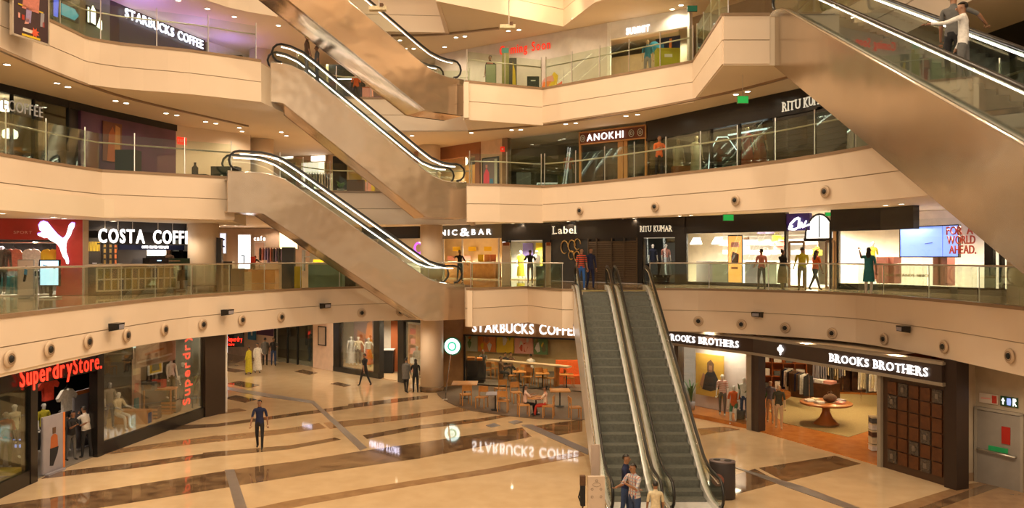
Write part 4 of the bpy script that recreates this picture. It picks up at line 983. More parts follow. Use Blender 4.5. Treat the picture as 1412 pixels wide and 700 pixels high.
person('person', on(752, 574, .03), -75, 'seated woman in a flowered white top and red trousers at the coffee terrace', striped('cloth_flowered', (.75, .62, .5), (.6, .25, .15), 3, 0), redc, seat=.46, lleg=(82, 78), rleg=(86, 70), larm=(35, 50, 6), rarm=(35, 50, 6), hair='bun', h=1.6)
for i, (px, bk, t) in enumerate(((666, 1.5, greyc), (697, 3.4, blackc), (704, 3.6, brownc), (732, 3.2, whitec), (690, 1.6, brownc))):
    person('person', wpt(Ws, px, bk), [180, 200, 160, 0, 90][i], ['customer in grey standing inside the left end of the coffee shop', 'dark-haired customer behind the long coffee bar', 'customer in brown behind the long coffee bar', 'customer with hair bun and white top seen from behind in the coffee shop', 'customer in brown by the first inner tables'][i], t, blackc, seat=None if i == 0 else .5, lleg=(0, 0) if i == 0 else (85, 80), rleg=(0, 0) if i == 0 else (85, 80), hair='bun' if i == 3 else 'short', larm=(40, 60, 6), rarm=(40, 60, 6))
a, b = Ws.pos(690, z=0, off=-2.2), Ws.pos(768, z=0, off=-1.4); d = b-a
e = empty('long_bar_table', tuple((a+b)/2), atan2(d.y, d.x), 'long pale bar table running behind the coffee shop glass', 'table')
MB().box((0, 0, 1.08), (d.length+1.5, .5, .08)).build('table_top', mat('pale_oak', (.55, .42, .28), .4), e)
for x in (-1.8, 0, 1.8): MB().box((x, 0, .52), (.08, .4, 1.04)).build('leg', wood, e)
for i, (px, bk) in enumerate(((672, 2.4), (683, 3.2), (708, 1.0), (716, 2.7), (727, .9), (745, 1.1), (757, .9), (785, 1.4))):
    chair(wpt(Ws, px, bk, .03), R(40*i), 'inner coffee shop chair, %s counted from the left behind the glass' % ['1st', '2nd', '3rd', '4th', '5th', '6th', '7th', '8th'][i], group='chairs behind the coffee shop glass')
for i, (px, bk) in enumerate(((677, 3.6), (716, .8), (748, .7), (781, .9))):
    table(wpt(Ws, px, bk, .03), .7, 'inner coffee table %s' % ['left of the long bar', 'below the middle painting', 'right of the bar end', 'at the orange sofa'][i], group='tables behind the coffee shop glass')
boxthing('sofa', wpt(Ws, 790, 2.6, .03), (1.8, .7, .45), orangec, 'orange upholstered sofa at the right of the coffee shop', 'sofa', parts=[('backrest', (0, .3, .8), (1.8, .15, .8), orangec)])
boxthing('service_station', wpt(Ws, 655, .9, .03), (1.0, .6, 1.2), black, 'black service station with baskets inside the left of the coffee shop', 'counter', parts=[('basket', (-.2, 0, 1.28), (.4, .4, .15), wood), ('basket', (.25, 0, 1.26), (.3, .35, .12), orangep)])
e = empty('barrier_post', on(614, 551), 0, 'leaning silver barrier post at the corner of the coffee terrace', 'post'); MB().bar((0, 0, 0), (.25, .1, 2.15), .03, 8).build('pole', chrome, e); MB().lathe([(.13, 0), (.12, .03), (.03, .05)], n=14).build('foot', steel, e)

# --- wooden menswear shop on the right
Wr = WG_R
bb = mat('dark_brown_sign_board', (.045, .028, .022), .3); edge = mat('greige_metal', (.30, .25, .19), .4)
S(Wr.panel('wall_shop_fascia', 905, 1306, 3.04, 3.62, bb, .22, .4))
for z0, z1 in ((2.96, 3.06), (3.58, 3.66)): S(Wr.panel('trim_4', 905, 1308, z0, z1, edge, .25, .42))
walltext(Wr, 'BROOKS BROTHERS', 926, 1024, 3.18, .26, signwhite, 'white lit serif shop name, left one on the long brown board', bold=.02, serif=True, off=.26, gap=.16)
walltext(Wr, 'BROOKS BROTHERS', 1152, 1288, 3.18, .26, signwhite, 'white lit serif shop name, right one on the long brown board', bold=.02, serif=True, off=.26, gap=.16)
e = empty('lit_emblem', tuple(Wr.pos(1083.5, z=3.32, off=.26)), Wr.ang(1083), 'small white lit emblem of a hanging fleece between the two shop names', 'sign')
for x, z, r in ((0, .12, .07), (-.08, .02, .08), (.08, .02, .08), (0, -.06, .07), (0, -.16, .035)): MB().ell((x, 0, z), (r, .03, r)).build('lobe', signwhite, e, True)
for a, b, m in ((932, 938, bb), (1032, 1038.5, edge), (1039, 1049, bb), (1213, 1218, edge)): S(Wr.panel('wall_shop_pier', a, b, 0, 3.0, m, .12, .35))
pane(Wr, 938, 1032, .15, 3.0)
S(MB().prism([tuple(Wr.pos(p, z=0, off=o).xy) for p, o in ((925, 0), (1036, 0), (1036, -1.9), (925, -1.9))][::-1], 0, .16).build('floor_display', oakfloor))
S(Wr.panel('wall_display_back', 925, 1013, .1, 3.0, mat('lilac_grey_wall', (.60, .54, .54), .7), -1.5, .1))
mah = mat('mahogany_wall', (.16, .06, .025), .4)
S(MB().prism([tuple(Wr.pos(1041, z=0, off=0).xy), (10.4, 34.8), (11.6, 42), (21, 40), (19, 31), tuple(Wr.pos(1218, z=0, off=0).xy)][::-1], 0, .03).build('floor_menswear_shop', oakfloor))
S(MB().prism([(9.9, 31.2), (10.4, 34.8), (11.6, 42), (21, 40), (19, 31), (12.3, 26)][::-1], 3.5, 3.6).build('ceiling_menswear_shop', soffit))
S(Wall([(9.8, 31.3), (9.9, 35), (11.2, 42), (21, 40), (19, 31)]).strip_mb(0, 29, 0, 3.55, 0, .12).build('wall_menswear_shop', mah))
for xy in ((12, 33), (13.5, 30.5), (14.5, 34.5), (13, 38), (16.5, 38), (16, 33)): spot('shop_downlight', (*xy, 3.45), 300, (1, .74, .40), 140, .07)
area('window_light', tuple(Wr.pos(985, z=2.95, off=-.9)), 2.2, .8, 90, (1, .82, .55), (0, 0, Wr.ang(985)))
S(MB().prism([tuple(G(x, y, .03).xy) for x, y in ((1060, 566), (1080, 583), (1170, 602.5), (1217, 588), (1217, 545), (1100, 541))], .03, .045).build('floor_rug', mat('woven_rug', (.36, .27, .11), .9, var=(30, (.28, .2, .08), 2))))
poster(Wr, 960, 998, .75, 2.55, 'ochre fashion poster of a person in a dark jacket in the menswear window', mat('ochre_print', (.50, .30, .05), .6), off=-1.25, th=.05,
       art=[([(-.55, .15), (.1, .12), (.75, .22), (.6, .45), (.35, .62), (-.1, .6), (-.5, .42)], blackc), ([(-.05, .58), (.2, .58), (.22, .62), (-.05, .62)], skin1), ([(-.16, .6), (.3, .6), (.34, .78), (.1, .88), (-.15, .8)], brownc), ([(-.02, .62), (.2, .62), (.2, .74), (-.02, .74)], skin1), ([(-.7, .25), (-.5, .15), (-.3, .5), (-.45, .55)], skin1)])
mannequin(wpt(Wr, 996, .75, .16), 200, 'standing figure in a white and red striped jumper in the menswear window', whitestripe, greyc, larm=(5, 15, 8))
mannequin(wpt(Wr, 1012, .5, .16), 200, 'seated figure in an orange shirt and green shorts in the menswear window', orangec, greenc, seat=.5, lleg=(82, 80), rleg=(60, 55), legs='short')
mannequin(wpt(Wr, 1026, .7, .16), 200, 'figure in a white shirt and dark trousers at the right of the menswear window', whitec, denim)
plant(wpt(Wr, 953, .6, .16), 2.0, 14, 'spiky plant in a stone pot at the left of the menswear window', pot=greyp, kind='blade', seed=7)
plant(wpt(Wr, 1021, .75, .16), 2.3, 9, 'tall palm behind the right window figure', kind='blade', seed=9, potr=.2)
plant(on(1050, 574, .04), 1.9, 14, 'broad-leaved plant just inside the menswear entrance', kind='broad', seed=11)
plant(on(1211, 600, .04), .9, 10, 'small plant at the right side of the menswear entrance', kind='broad', seed=12)
mannequin(on(1074, 591, .04), 200, 'beige-legged figure in a dark green top at the menswear entrance', cloth('deep_olive', (.07, .07, .045)), skinb, skin=skinb)
mannequin(on(1062, 583, .04), 200, 'figure in a blue-grey outfit behind the dark green top', cloth('bluegrey', (.2, .2, .25)), skinb, skin=skinb)
tl = G(1139, 584, .045); e = empty('round_table', (tl.x, tl.y, .045), 0, 'round wooden display table on a flared foot inside the menswear shop', 'table')
MB().lathe([(.50, 0), (.46, .05), (.25, .25), (.15, .5), (.16, .72), (.3, .8)], n=24).build('foot', mat('table_wood', (.40, .15, .04), .3), e, True)
MB().lathe([(.98, .8), (1.0, .83), (1.0, .86), (.97, .88)], n=36).build('table_top', MATS['table_wood'], e, True)
r = random.Random(5)
for i, (x, y, m, l) in enumerate(((-.62, .1, whitec, 'white folded shirt at the left edge of the round table'), (-.38, -.28, whitec, 'white folded shirt at the front left of the round table'), (-.3, .4, creamc, 'cream folded jumper at the back of the round table'), (.3, .42, whitec, 'white folded shirt at the back right of the round table'), (.62, .1, greyp, 'grey folded shirt at the right edge of the round table'), (.42, -.4, pinkp, 'pink folded shirt at the front right of the round table'))):
    o = boxthing('folded_shirt', (tl.x+x, tl.y+y, .928), (.34, .26, .07), m, l, 'shirt', rz=r.uniform(-1, 1), parts=[('collar', (0, .08, .08), (.14, .08, .03), m)], group='folded shirts on the round table')
e = empty('leather_bag', (tl.x+.12, tl.y-.1, .928), .3, 'round brown leather bag on the round table', 'bag'); MB().ell((0, 0, .17), (.3, .2, .17), 16, 10).build('body', brownc, e, True); MB().tube([(-.15, 0, .28), (-.08, 0, .42), (.08, 0, .42), (.15, 0, .28)], .02, 6).build('handle', brownc, e, True)
rack(on(1098, 556, .04), R(100), 2.2, (blackc, greyc, whitec, navy, brownc), 'clothes rack with dark jackets left inside the menswear shop', 1.5, 14)
rack(on(1143, 541, .04), R(15), 1.6, (greyc, creamc, greyp), 'clothes rack with grey and cream shirts deep in the menswear shop', 1.6, 12, seed=5)
rack(on(1202, 557, .04), R(110), 1.3, (creamc, whitec, greyc), 'clothes rack with cream shirts at the right inside the menswear shop', 1.5, 8, seed=6)
bookcase(on(1080, 536.5, .04), R(-15), 2.2, 2.7, .45, mat('red_mahogany', (.35, .09, .02), .35), 'tall red wooden shelf wall filled with white folded goods', 4, 4, (whitec, whitec, greyc))
bookcase(on(1174, 539, .04), R(-8), 3.6, 1.2, .5, darkwood, 'low dark wooden cabinet along the back of the menswear shop', 1, 4)
boxthing('display_table', on(1124, 549, .04), (2.0, .9, .8), darkwood, 'rectangular table with folded clothes behind the jackets', 'table', rz=R(-50), parts=[('folded_goods', (x, 0, .86), (.4, .5, .12), m) for x, m in ((-.7, whitec), (-.2, greyp), (.3, whitec), (.75, pinkp))])
for i in range(5):
    v = on(1208, 622, 0); boxthing('shoe_box', (v[0], v[1], .05+.24*i), (.4, .3, .2), (whitec, creamc, brownc, whitec, greyc)[i], 'goods box %s beside the menswear entrance jamb' % ['at the bottom of the stack', 'second from the bottom of the stack', 'in the middle of the stack', 'second from the top of the stack', 'on top of the stack'][i], 'box', parts=[('lid', (0, 0, .19), (.42, .32, .05), creamc)], group='goods stacked at the menswear entrance')
# panelled door of dark wood
q0, q1 = Wr.s_px(1218), Wr.s_px(1322); Wd = Wr
fr = S(Wr.panel('door_1', 1218, 1306, 0, 3.0, mat('walnut', (.060, .028, .013), .4), .0, .3))
N_, M_ = 5, 6; qa, qb = Wr.s_px(1224), Wr.s_px(1302)
odd = {(1, 5), (4, 5), (0, 4), (3, 2), (2, 1), (0, 0), (3, 0)}
for i in range(N_):
    for j in range(M_):
        a = qa+(qb-qa)*(i+.10)/N_; b = qa+(qb-qa)*(i+.90)/N_; z0 = .22+2.6*(j+.05)/M_; z1 = .22+2.6*(j+.95)/M_
        o = Wr.strip_mb(a, b, z0, z1, .05, .06).build('carved_panel', mat('grey_carved_panel', (.07, .05, .035), .5, bump=(14, .8)) if (i, j) in odd else mat('walnut_panel', (.105, .034, .009), .4, var=(6, (.07, .022, .006), 5)), fr)
        if (i, j) in odd:
            Wr.strip_mb((a+b)/2-.05, (a+b)/2+.05, z0+.12, z1-.12, .075, .03).build('carved_motif', mat('pale_carving', (.16, .12, .09), .5), fr)
S(Wr.panel('wall_dark_pier', 1306, 1323, 0, 3.75, mat('dark_pier', (.025, .012, .008), .4), .12, .5))
# service wall and fire door
S(WG_D.panel('wall_service', 1323, 1470, 0, 3.8, mat('service_wall', (.46, .38, .28), .6), 0, .2))
S(WG_D.panel('baseboard_service', 1323, 1344, 0, .25, curb, .03, .1))
a, b = WG_D.pos(1343, z=0, off=.04), WG_D.pos(1413, z=0, off=.04); d = (b-a); w = d.length; rz = atan2(d.y, d.x)
e = empty('fire_door', tuple((a+b)/2), rz, 'grey metal fire door with a push bar and green label', 'door'); gd = mat('grey_door_paint', (.26, .23, .20), .5)
lf = MB().box((0, 0, 1.08), (w-.16, .06, 2.16)).build('leaf', gd, e)
for c, s in (((-w/2+.04, 0, 1.12), (.08, .12, 2.24)), ((w/2-.04, 0, 1.12), (.08, .12, 2.24)), ((0, 0, 2.22), (w, .12, .08))): MB().box(c, s).build('frame', mat('door_frame', (.32, .28, .23), .5), e)
MB().tube([(-w*.42, -.03, 1.02), (-w*.42, -.12, 1.02), (w*.36, -.12, .98), (w*.36, -.03, .98)], .025, 8).build('push_bar', steel, lf, True)
MB().box((0, -.045, 1.10), (.55, .02, .14)).build('green_label', mat('green_label', (.02, .35, .12), .4), lf)
MB().box((.22, -.045, 1.55), (.24, .02, .5)).build('red_notice', redwall, lf)
pl = Matrix.Rotation(rz, 4, 'Z')
for i, (px0, px1, m, l) in enumerate(((1352, 1378, mat('notice_white', (.6, .52, .45), .5), 'white and red notice with a crossed symbol above the fire door'), (1381, 1405, mat('notice_green', (.02, .08, .04), .4), 'dark green wayfinding sign with white arrow and toilet symbols'))):
    e = poster(WG_D, px0, px1, 2.40, 2.68, l, m, off=.05, cat='sign', name='notice_sign', art=([([(.35, .1), (.85, .1), (.85, .9), (.35, .9)], signred and redc), ([(-.8, .4), (.2, .45), (.2, .6), (-.8, .55)], pinkp)] if i == 0 else
        [([(-.75, .15), (-.6, .15), (-.6, .55), (-.45, .5), (-.675, .85), (-.9, .5), (-.75, .55)], signwhite), ([(-.2, .15), (.2, .15), (.25, .5), (.2, .85), (-.2, .85), (-.25, .5)], glow('sign_blue', (.25, .35, 1), 1.2)), ([(.45, .1), (.55, .1), (.55, .4), (.8, .1), (.9, .15), (.65, .5), (.85, .65), (.8, .88), (.45, .88)], signwhite)]))
S(MB().box((15.6, 23.6, 1.9), (1.0, .2, 3.8), rz=R(-60)).build('wall_service_end', white))
# litter bin and things near the escalator foot
bx = G(996, 686, 0); e = empty('litter_bin', (bx.x, bx.y, .005), R(-20), 'black oval litter bin with two round openings by the right escalator', 'bin')
MB().lathe([(.30, 0), (.31, .05), (.31, .98), (.30, 1.0)], n=28, sx=1.15, sy=.8).build('body', mat('bin_black', (.04, .03, .03), .35), e, True)
MB().lathe([(.30, 1.0), (.32, 1.02), (.31, 1.05)], n=28, sx=1.15, sy=.8).build('top', mat('bin_top', (.16, .12, .12), .4), e, True)
for x in (-.15, .15): MB().lathe([(.10, 1.045), (.10, 1.06)], c=(x, 0, 0), n=18).build('opening', blackmat, e)
q = MB().lathe([(.17, -.015), (.17, .015)], n=20).build('round_badge', mat('badge_rust', (.25, .09, .06), .4), e); q.rotation_euler = (R(90), 0, 0); q.location = (-.1, -.255, .55)
b0 = (2.1, 19.9, .005)
e = empty('information_stand', b0, R(4), 'beige information stand with small printed symbols left of the escalator foot', 'stand')
MB().box((0, 0, .64), (.42, .1, 1.28)).build('board', mat('stand_beige', (.62, .50, .40), .5), e); MB().box((0, .02, .02), (.5, .4, .04)).build('foot', steel, e)
sm = mat('symbol_brown', (.2, .14, .1), .6)
for x, z in ((0, 1.18), (-.11, .97), (.11, .97), (-.11, .78), (.11, .78)): MB().tube([(x+.03*cos(t), -.055, z+.03*sin(t)) for t in [R(q*60) for q in range(7)]], .004, 4).build('symbol', sm, e)
MB().tube([(.1*cos(t), -.055, 1.08+.05*sin(t)) for t in [R(q*30) for q in range(13)]], .003, 4).build('symbol', sm, e)
e = empty('tall_board', (2.16, 20.6, .005), R(4), 'tall narrow pale board against the left escalator balustrade', 'board'); MB().box((0, 0, .95), (.24, .06, 1.9)).build('board', mat('stand_pale', (.5, .40, .34), .4), e); MB().box((.1, -.04, .95), (.02, .03, 1.9)).build('edge', steel, e)
e = empty('rucksack', (1.78, 20.1, .005), 0, 'black rucksack on a brown stick stand partly behind the beige stand', 'bag'); MB().box((0, 0, .75), (.12, .2, .5)).build('body', blackc, e); MB().tube([(-.02, 0, .5), (-.1, 0, .7), (-.02, 0, 1.0)], .02, 6).build('strap', blackc, e, True); MB().box((0, 0, .25), (.04, .04, .5)).build('stand', brownc, e); MB().box((0, 0, 1.12), (.14, .14, .24)).build('top_flap', brownc, e)
# ---------------------------------------------------------------- first gallery
W1 = W1_L
# red sports shop
S(W1.panel('wall_red_fascia', -60, 112, 7.35, 8.1, redwall, .1, .3)); S(W1.panel('wall_red_side', 78, 112, Z1, 7.4, redwall, .1, .3))
room(W1, -60, 80, Z1, 8.05, 3.5, darkroom, mat('pale_tile', (.6, .55, .5), .2), 800, (1, .88, .72), nm='sports_shop')
catpts = [(255, 100), (270, 78), (290, 72), (315, 82), (345, 120), (380, 160), (410, 182), (428, 165), (440, 130), (448, 98), (465, 82), (485, 85), (484, 105), (470, 130), (460, 160), (440, 190), (432, 215), (430, 240), (432, 270), (443, 300), (448, 325), (446, 345), (432, 342), (428, 320), (412, 300), (400, 270), (390, 240), (372, 215), (345, 200), (325, 190), (312, 175), (290, 178), (275, 170), (262, 166), (250, 160), (252, 150), (268, 148), (283, 136), (262, 128), (260, 112)]
c_ = [W1.pos(x/4.669, 290+y/4.669, off=.2) for x, y in catpts]; a_ = W1.ang(80); n_ = Vector((sin(a_), -cos(a_), 0))
e = empty('leaping_cat_sign', tuple(c_[20]), 0, 'white lit leaping cat emblem on the red shop wall', 'sign'); mb = MB().plate([p-c_[20] for p in c_], n_, .06); mb.build('lit_outline', signwhite, e)
MB().plate([(p-c_[20])*1.03-n_*.07 for p in c_], n_, .02).build('violet_halo', glow('violet_halo', (.35, .2, .9), 1.5), e)
walltext(W1, 'FOREVER FASTER' if 0 else 'SPORT', 20, 45, 7.55, .10, pinkp, 'tiny pale lettering on the red fascia', off=.13)
g_ = 'shirts hanging in the sports shop window'
for px, m, l in ((18, pinkc, 'dusty red sweatshirt hanging in the sports shop'), (44, whitec, 'white sweatshirt hanging in the sports shop'), (69, orangec if 0 else yellowp, 'orange-yellow sweatshirt hanging in the sports shop'), (3, greyc, 'dark grey top hanging at the far left of the sports shop')):
    tshirt(tuple(W1.pos(px, 343, off=-.4)), W1.ang(px), m, l, h=.78, w=.46, group=g_, long=True)
for px, m, l in ((12, tealc, 'green-grey jacket on the lower sports shop rail, left one'), (26, cloth('sage', (.25, .34, .28)), 'sage jacket on the lower sports shop rail'), (50, whitec, 'white jacket on the lower sports shop rail'), (61, greyc, 'grey jacket on the lower sports shop rail, right one')):
    tshirt(tuple(W1.pos(px, 380, off=-.9)), W1.ang(px), m, l, h=.72, w=.40, group=g_, long=True)
for z in (6.35, 7.25):
    e = empty('hanging_rail', tuple(W1.pos(35, z=z, off=-.5)), W1.ang(35), 'silver clothes rail across the sports shop, %s one' % ('lower' if z < 7 else 'upper'), 'rail'); MB().bar((-2, 0, 0), (1.3, 0, 0), .02, 8).build('bar', chrome, e); MB().bar((-1.95, 0, -.9), (-1.95, 0, .3), .015, 6).build('bracket', chrome, e)
mannequin(wpt(W1, 3, .8, Z1+.03), 170, 'dark figure with an orange flash at the far left of the sports shop', blackc, blackc, skin=greyp)
v = G(73, 414.5, Z1); v.y = 26.2; e = empty('touch_screen_kiosk', (v.x*26.2/v.y if 0 else (69-CX)*26.2/F, 26.2, Z1+.005), R(6), 'tilted touch screen on a pedestal showing pale blue, by the sports shop', 'kiosk')
cs_ = MB().box((0, 0, .82), (.64, .09, .88)).build('casing', black, e); MB().box((0, -.05, .82), (.56, .01, .80)).build('screen', skyscreen, cs_); MB().plate([(-.2, -.058, 1.1), (.2, -.058, .97), (.2, -.058, .95), (-.2, -.058, 1.07)], (0, -1, 0), .004).build('screen_mark', blackmat, e)
MB().bar((0, .05, 0), (0, .05, .6), .05, 10).build('pedestal', black, e); MB().box((0, .05, .02), (.5, .5, .04)).build('foot', steel, e)
e = standee(((36-CX)*26/F, 26.0, Z1+.005), R(6), .5, 1.2, 'pale roll-up banner with a running figure in blue', mat('banner_pale', (.5, .42, .38), .6), mat('banner_grey', (.3, .28, .27), .6), 'roll_up_banner', [([(-.2, .6), (.2, .58), (.25, .72), (-.1, .75)], bluep), ([(-.3, .4), (0, .4), (.15, .58), (-.15, .6)], blackc), ([(.0, .76), (.2, .76), (.2, .83), (0, .83)], brownc)])
boxthing('plinth', wpt(W1, 50, 1.6, Z1+.03), (.9, .5, .8), black, 'black display counter at the right of the sports shop', 'counter', parts=[('top', (0, 0, .82), (1.25, .65, .04), greyp)])
# coffee counter with big white letters
S(W1.panel('wall_stone_pier', 112, 120, Z1, 8.07, mat('travertine', (.42, .33, .24), .6), .12, .4))
S(W1.panel('wall_cafe_fascia', 120, 262, 7.70, 8.07, darkroom, -.2, .3))
room(W1, 118, 276, Z1, 8.05, 3.6, mat('cafe_brown_wall', (.055, .04, .035), .6), greycarpet, 150, (1, .78, .5), nm='cafe')
walltext(W1, 'COSTA', 133, 196.5, 7.27, .50, signwhite, 'large white lit coffee name hung over the counter, first word', bold=.045, depth=.07, off=.15, gap=.15)
walltext(W1, 'COFFEE', 208.5, 268, 7.27, .50, signwhite, 'large white lit coffee name hung over the counter, second word', bold=.045, depth=.07, off=.15, gap=.15)
e = empty('sign_rail', tuple(W1.pos(200, z=7.2, off=.1)), 0, 'thin dark rail and cords carrying the large white coffee letters', 'rail')
mb = W1.strip_mb(W1.s_px(132), W1.s_px(262), 7.2, 7.25, .17, .04); o_ = Vector(e.location); mb.v = [tuple(Vector(v)-o_) for v in mb.v]; mb.build('rail', blackmat, e)
for px in (142, 160, 180, 215, 235, 255): p = W1.pos(px, z=7.2, off=.15)-o_; MB().bar((p.x, p.y, .5), (p.x, p.y, .85), .008, 5).build('cord', white, e)
S(W1.panel('wall_cafe_soffit', 172, 262, 7.02, 7.24, navy, -.4, .1))
walltext(W1, 'WE CARE ABOUT COFFEE' if 0 else 'COFFEE CREATED WITH LOVE', 203, 240, 7.08, .1, signwhite, 'small white slogan under the large coffee letters', off=-.396)
a, b = W1.pos(116, z=Z1, off=.9), W1.pos(232, z=Z1, off=.55); d = b-a; w = d.length; rz = atan2(d.y, d.x)
e = empty('coffee_counter', tuple((a+b)/2+Vector((0, 0, .005))), rz, 'long coffee counter faced with two rows of square glazed frames', 'counter')
MB().box((0, .25, .5), (w, .5, 1.0)).build('body', mat('counter_dark', (.05, .05, .035), .4), e); MB().box((0, .22, 1.05), (w+.1, .66, .08)).build('counter_top', mat('counter_stone', (.35, .30, .22), .3), e)
fm = mat('counter_frame', (.42, .38, .28), .4); n = 12
for i in range(n+1): MB().box((-w/2+w*i/n, -.02, .55), (.05, .05, .82)).build('upright', fm, e)
for z in (.15, .55, .95): MB().box((0, -.02, z), (w, .05, .05)).build('crossbar', fm, e)
for i in range(n):
    for z in (.35, .75): MB().box((-w/2+w*(i+.5)/n, .0, z), (w/n-.09, .02, .32)).build('glazed_square', (mat('square_olive', (.15, .12, .03), .2), mat('square_dark', (.06, .06, .05), .2))[(i+(z > .5)) % 3 == 0], e)
e = boxthing('coffee_machine', tuple(W1.pos(200, z=Z1+1.1, off=.75))[:2]+(Z1+1.095,), (.8, .4, .22), black, 'black coffee machine on the coffee counter', 'machine', rz=rz, parts=[('dome', (0, 0, .26), (.6, .3, .08), blackmat), ('cup_rail', (0, 0, .34), (.5, .25, .03), chrome), ('screen', (0, -.21, .12), (.16, .02, .04), skyscreen)])
boxthing('pastry_display', tuple(W1.pos(222, z=0, off=.62))[:2]+(Z1+1.095,), (1.4, .5, .2), mat('till_green', (.02, .05, .035), .3), 'low dark green till unit right of the coffee machine', 'counter', rz=rz, parts=[('handle', (0, -.26, .1), (.5, .02, .03), chrome)])
poster(W1, 203, 241, 6.3, 7.1, 'bright white lit menu wall with golden cup drawings behind the barista', glow('menu_white', (1, .93, .82), 2.2), off=-3.0, art=[([(-.5, 0), (-.4, .55), (-.2, .62), (-.1, .2), (-.3, 0)], brownc), ([(.3, .1), (.6, .1), (.65, .5), (.3, .45)], wood)])
for i, px in enumerate((144, 152, 159)): poster(W1, px-3, px+3, 5.95, 7.35, 'vertical gold-lettered wall banner, %s of three in the cafe' % ['left', 'middle', 'right'][i], mat('banner_brown', (.03, .022, .02), .6), off=-2.8, art=[([(-.5, .05+k*.16), (.5, .05+k*.16), (.4, .16+k*.16), (-.4, .16+k*.16)], (gold, rust)[i == 2]) for k in range(6)])
poster(W1, 121, 139, 6.0, 7.5, 'dark wall panel with yellow strokes and a cup drawing in the cafe', mat('banner_brown', (.03, .022, .02), .6), off=-2.8, art=[([(-.9+k*.22, .65), (-.8+k*.22, .65), (-.75+k*.22, .9), (-.85+k*.22, .9)], yellowp) for k in range(8)]+[([(-.3, .1), (.3, .1), (.35, .35), (-.35, .35)], greyp)])
bookcase(wpt(W1, 248, 1.6, Z1+.03), rz, 1.0, 2.3, .35, black, 'black shelf with white cups and bags at the right end of the cafe', 3, 2, (whitec, skyp))
person('person', wpt(W1, 233, .7, Z1+.03), 190, 'barista in brown behind the till of the coffee counter', brownc, blackc, h=1.66)
boxthing('banner_black', ((303-CX)*31.4/F, 31.4, Z1+.005), (.2, .2, 2.1), black, 'narrow black column-like stand just right of the pillar', 'stand')
# far left-back gallery: benches, kiosks, pale shops
S(W1_B.panel('wall_gallery_back', -50, 640, Z1, 8.72, pinkroom, 0, .3))
for x0, x1, z0, z1, m, l in ((304, 311, 7.0, 8.3, glow('poster_lightblue', (.7, .75, 1), 1.5), 'pale lit poster with dark blue swoosh bands beside the pillar'), (329, 345, 5.5, 8.2, glow('lit_pane', (.85, .9, 1), 2.2), 'tall white lit pane with a black numeral in the left gallery'), (352, 364, 6.2, 7.7, mat('pink_curtain', (.6, .4, .33), .7), 'pinkish curtain panel in the left gallery'), (386, 410, 7.3, 8.5, glow('lit_gold', (1, .8, .45), 2.0), 'golden lit shop front with white star lights')):
    Y = 53; e = empty('light_box', tuple(P((x0+x1)/2, HY, Y).xy)+(z0,), 0, l, 'panel'); w = (x1-x0)*Y/F; MB().box((0, 0, (z1-z0)/2), (w, .1, z1-z0)).build('face', m, e); MB().box((0, .04, (z1-z0)/2), (w+.12, .08, z1-z0+.12)).build('frame', steel, e)
    if x0 == 329:
        MB().plate([(-.2, -.06, 1.35), (.05, -.06, 1.35), (.02, -.06, .85), (-.06, -.06, .85), (-.03, -.06, 1.27), (-.2, -.06, 1.27)], (0, -1, 0), .01).build('numeral', blackmat, e)
    if x0 == 304:
        for z in (.35, .8): MB().plate([(-.15, -.06, z), (.17, -.06, z+.05), (.1, -.06, z+.16), (-.15, -.06, z+.12)], (0, -1, 0), .01).build('band', navy, e)
    if x0 == 386:
        for k in range(5): MB().box((-.4+.2*k, -.08, .75+.12*(k % 2)), (.06, .04, .3)).build('star_light', signwhite, e)
pxtext(52, 'cafe', 350, 366, 331.5, .3, signwhite, 'small white lit lettering in the left gallery', bold=.03)
pxtext(50, 'STORE', 386, 406, 333, .35, signwhite, 'white lit lettering below the golden front in the left gallery', bold=.04)
S(MB().box(((355-CX)*54/F, 54.6, 7.0), (9, .3, 3.4)).build('wall_gallery_shop', mat('beige_shopwall', (.62, .46, .36), .6)))
rack(((380-CX)*46/F, 46, Z1+.005), 0, 1.9, (pinkc, lilac, whitec, greyc), 'clothes rack with pale garments in the left gallery', 1.9, 12, seed=8)
for i, (x, Y, dd, m, l) in enumerate(((315, 38.5, (1.3, .7, .75), greyc, 'dark grey counter with a silver machine next to the pillar'), (334, 44, (.9, .7, .65), wood, 'wooden box seat nearest the lit white pane'), (345, 43, (.6, .5, .5), creamc, 'small cream stool between the wooden seats'), (366, 41.5, (1.2, .7, .65), wood, 'wooden box seat right of the bending person'))):
    boxthing('box_seat', ((x-CX)*Y/F, Y, Z1+.005), dd, m, l, 'seat', parts=[('top', (0, 0, dd[2]+.015), (dd[0]+.04, dd[1]+.04, .03), m)]+([('machine', (0, 0, dd[2]+.2), (.5, .4, .35), chrome)] if i == 0 else []))
boxthing('dark_totem', ((398-CX)*33.5/F, 33.5, Z1+.005), (.50, .3, 1.75), mat('totem_grey', (.06, .06, .065), .5), 'dark grey upright totem left of the yellow panel', 'totem')
boxthing('yellow_totem', ((411-CX)*33.3/F, 33.3, Z1+.005), (.24, .25, .95), yellowp, 'narrow yellow panel between the dark totem and the green kiosk', 'totem')
e = boxthing('green_kiosk', ((443-CX)*33.6/F, 34.6, Z1+.005), (1.45, .6, 1.02), greencard, 'grey-green kiosk counter with a pale board and yellow emblem', 'kiosk', parts=[('counter_top', (0, 0, 1.04), (1.5, .65, .04), creamc), ('white_frame', (-1.0, 0, 1.2), (.08, .3, .9), white), ('white_frame', (-.85, 0, 1.62), (.3, .3, .06), white), ('shelf', (-.85, 0, 1.35), (.3, .3, .04), white)])
MB().plate([(-.72, -.1, 1.06), (.75, -.1, 1.06), (.1, -.1, 1.75), (-.72, -.1, 2.05)], (0, -1, 0), .06).build('board', mat('board_grey', (.72, .64, .54), .5), e)
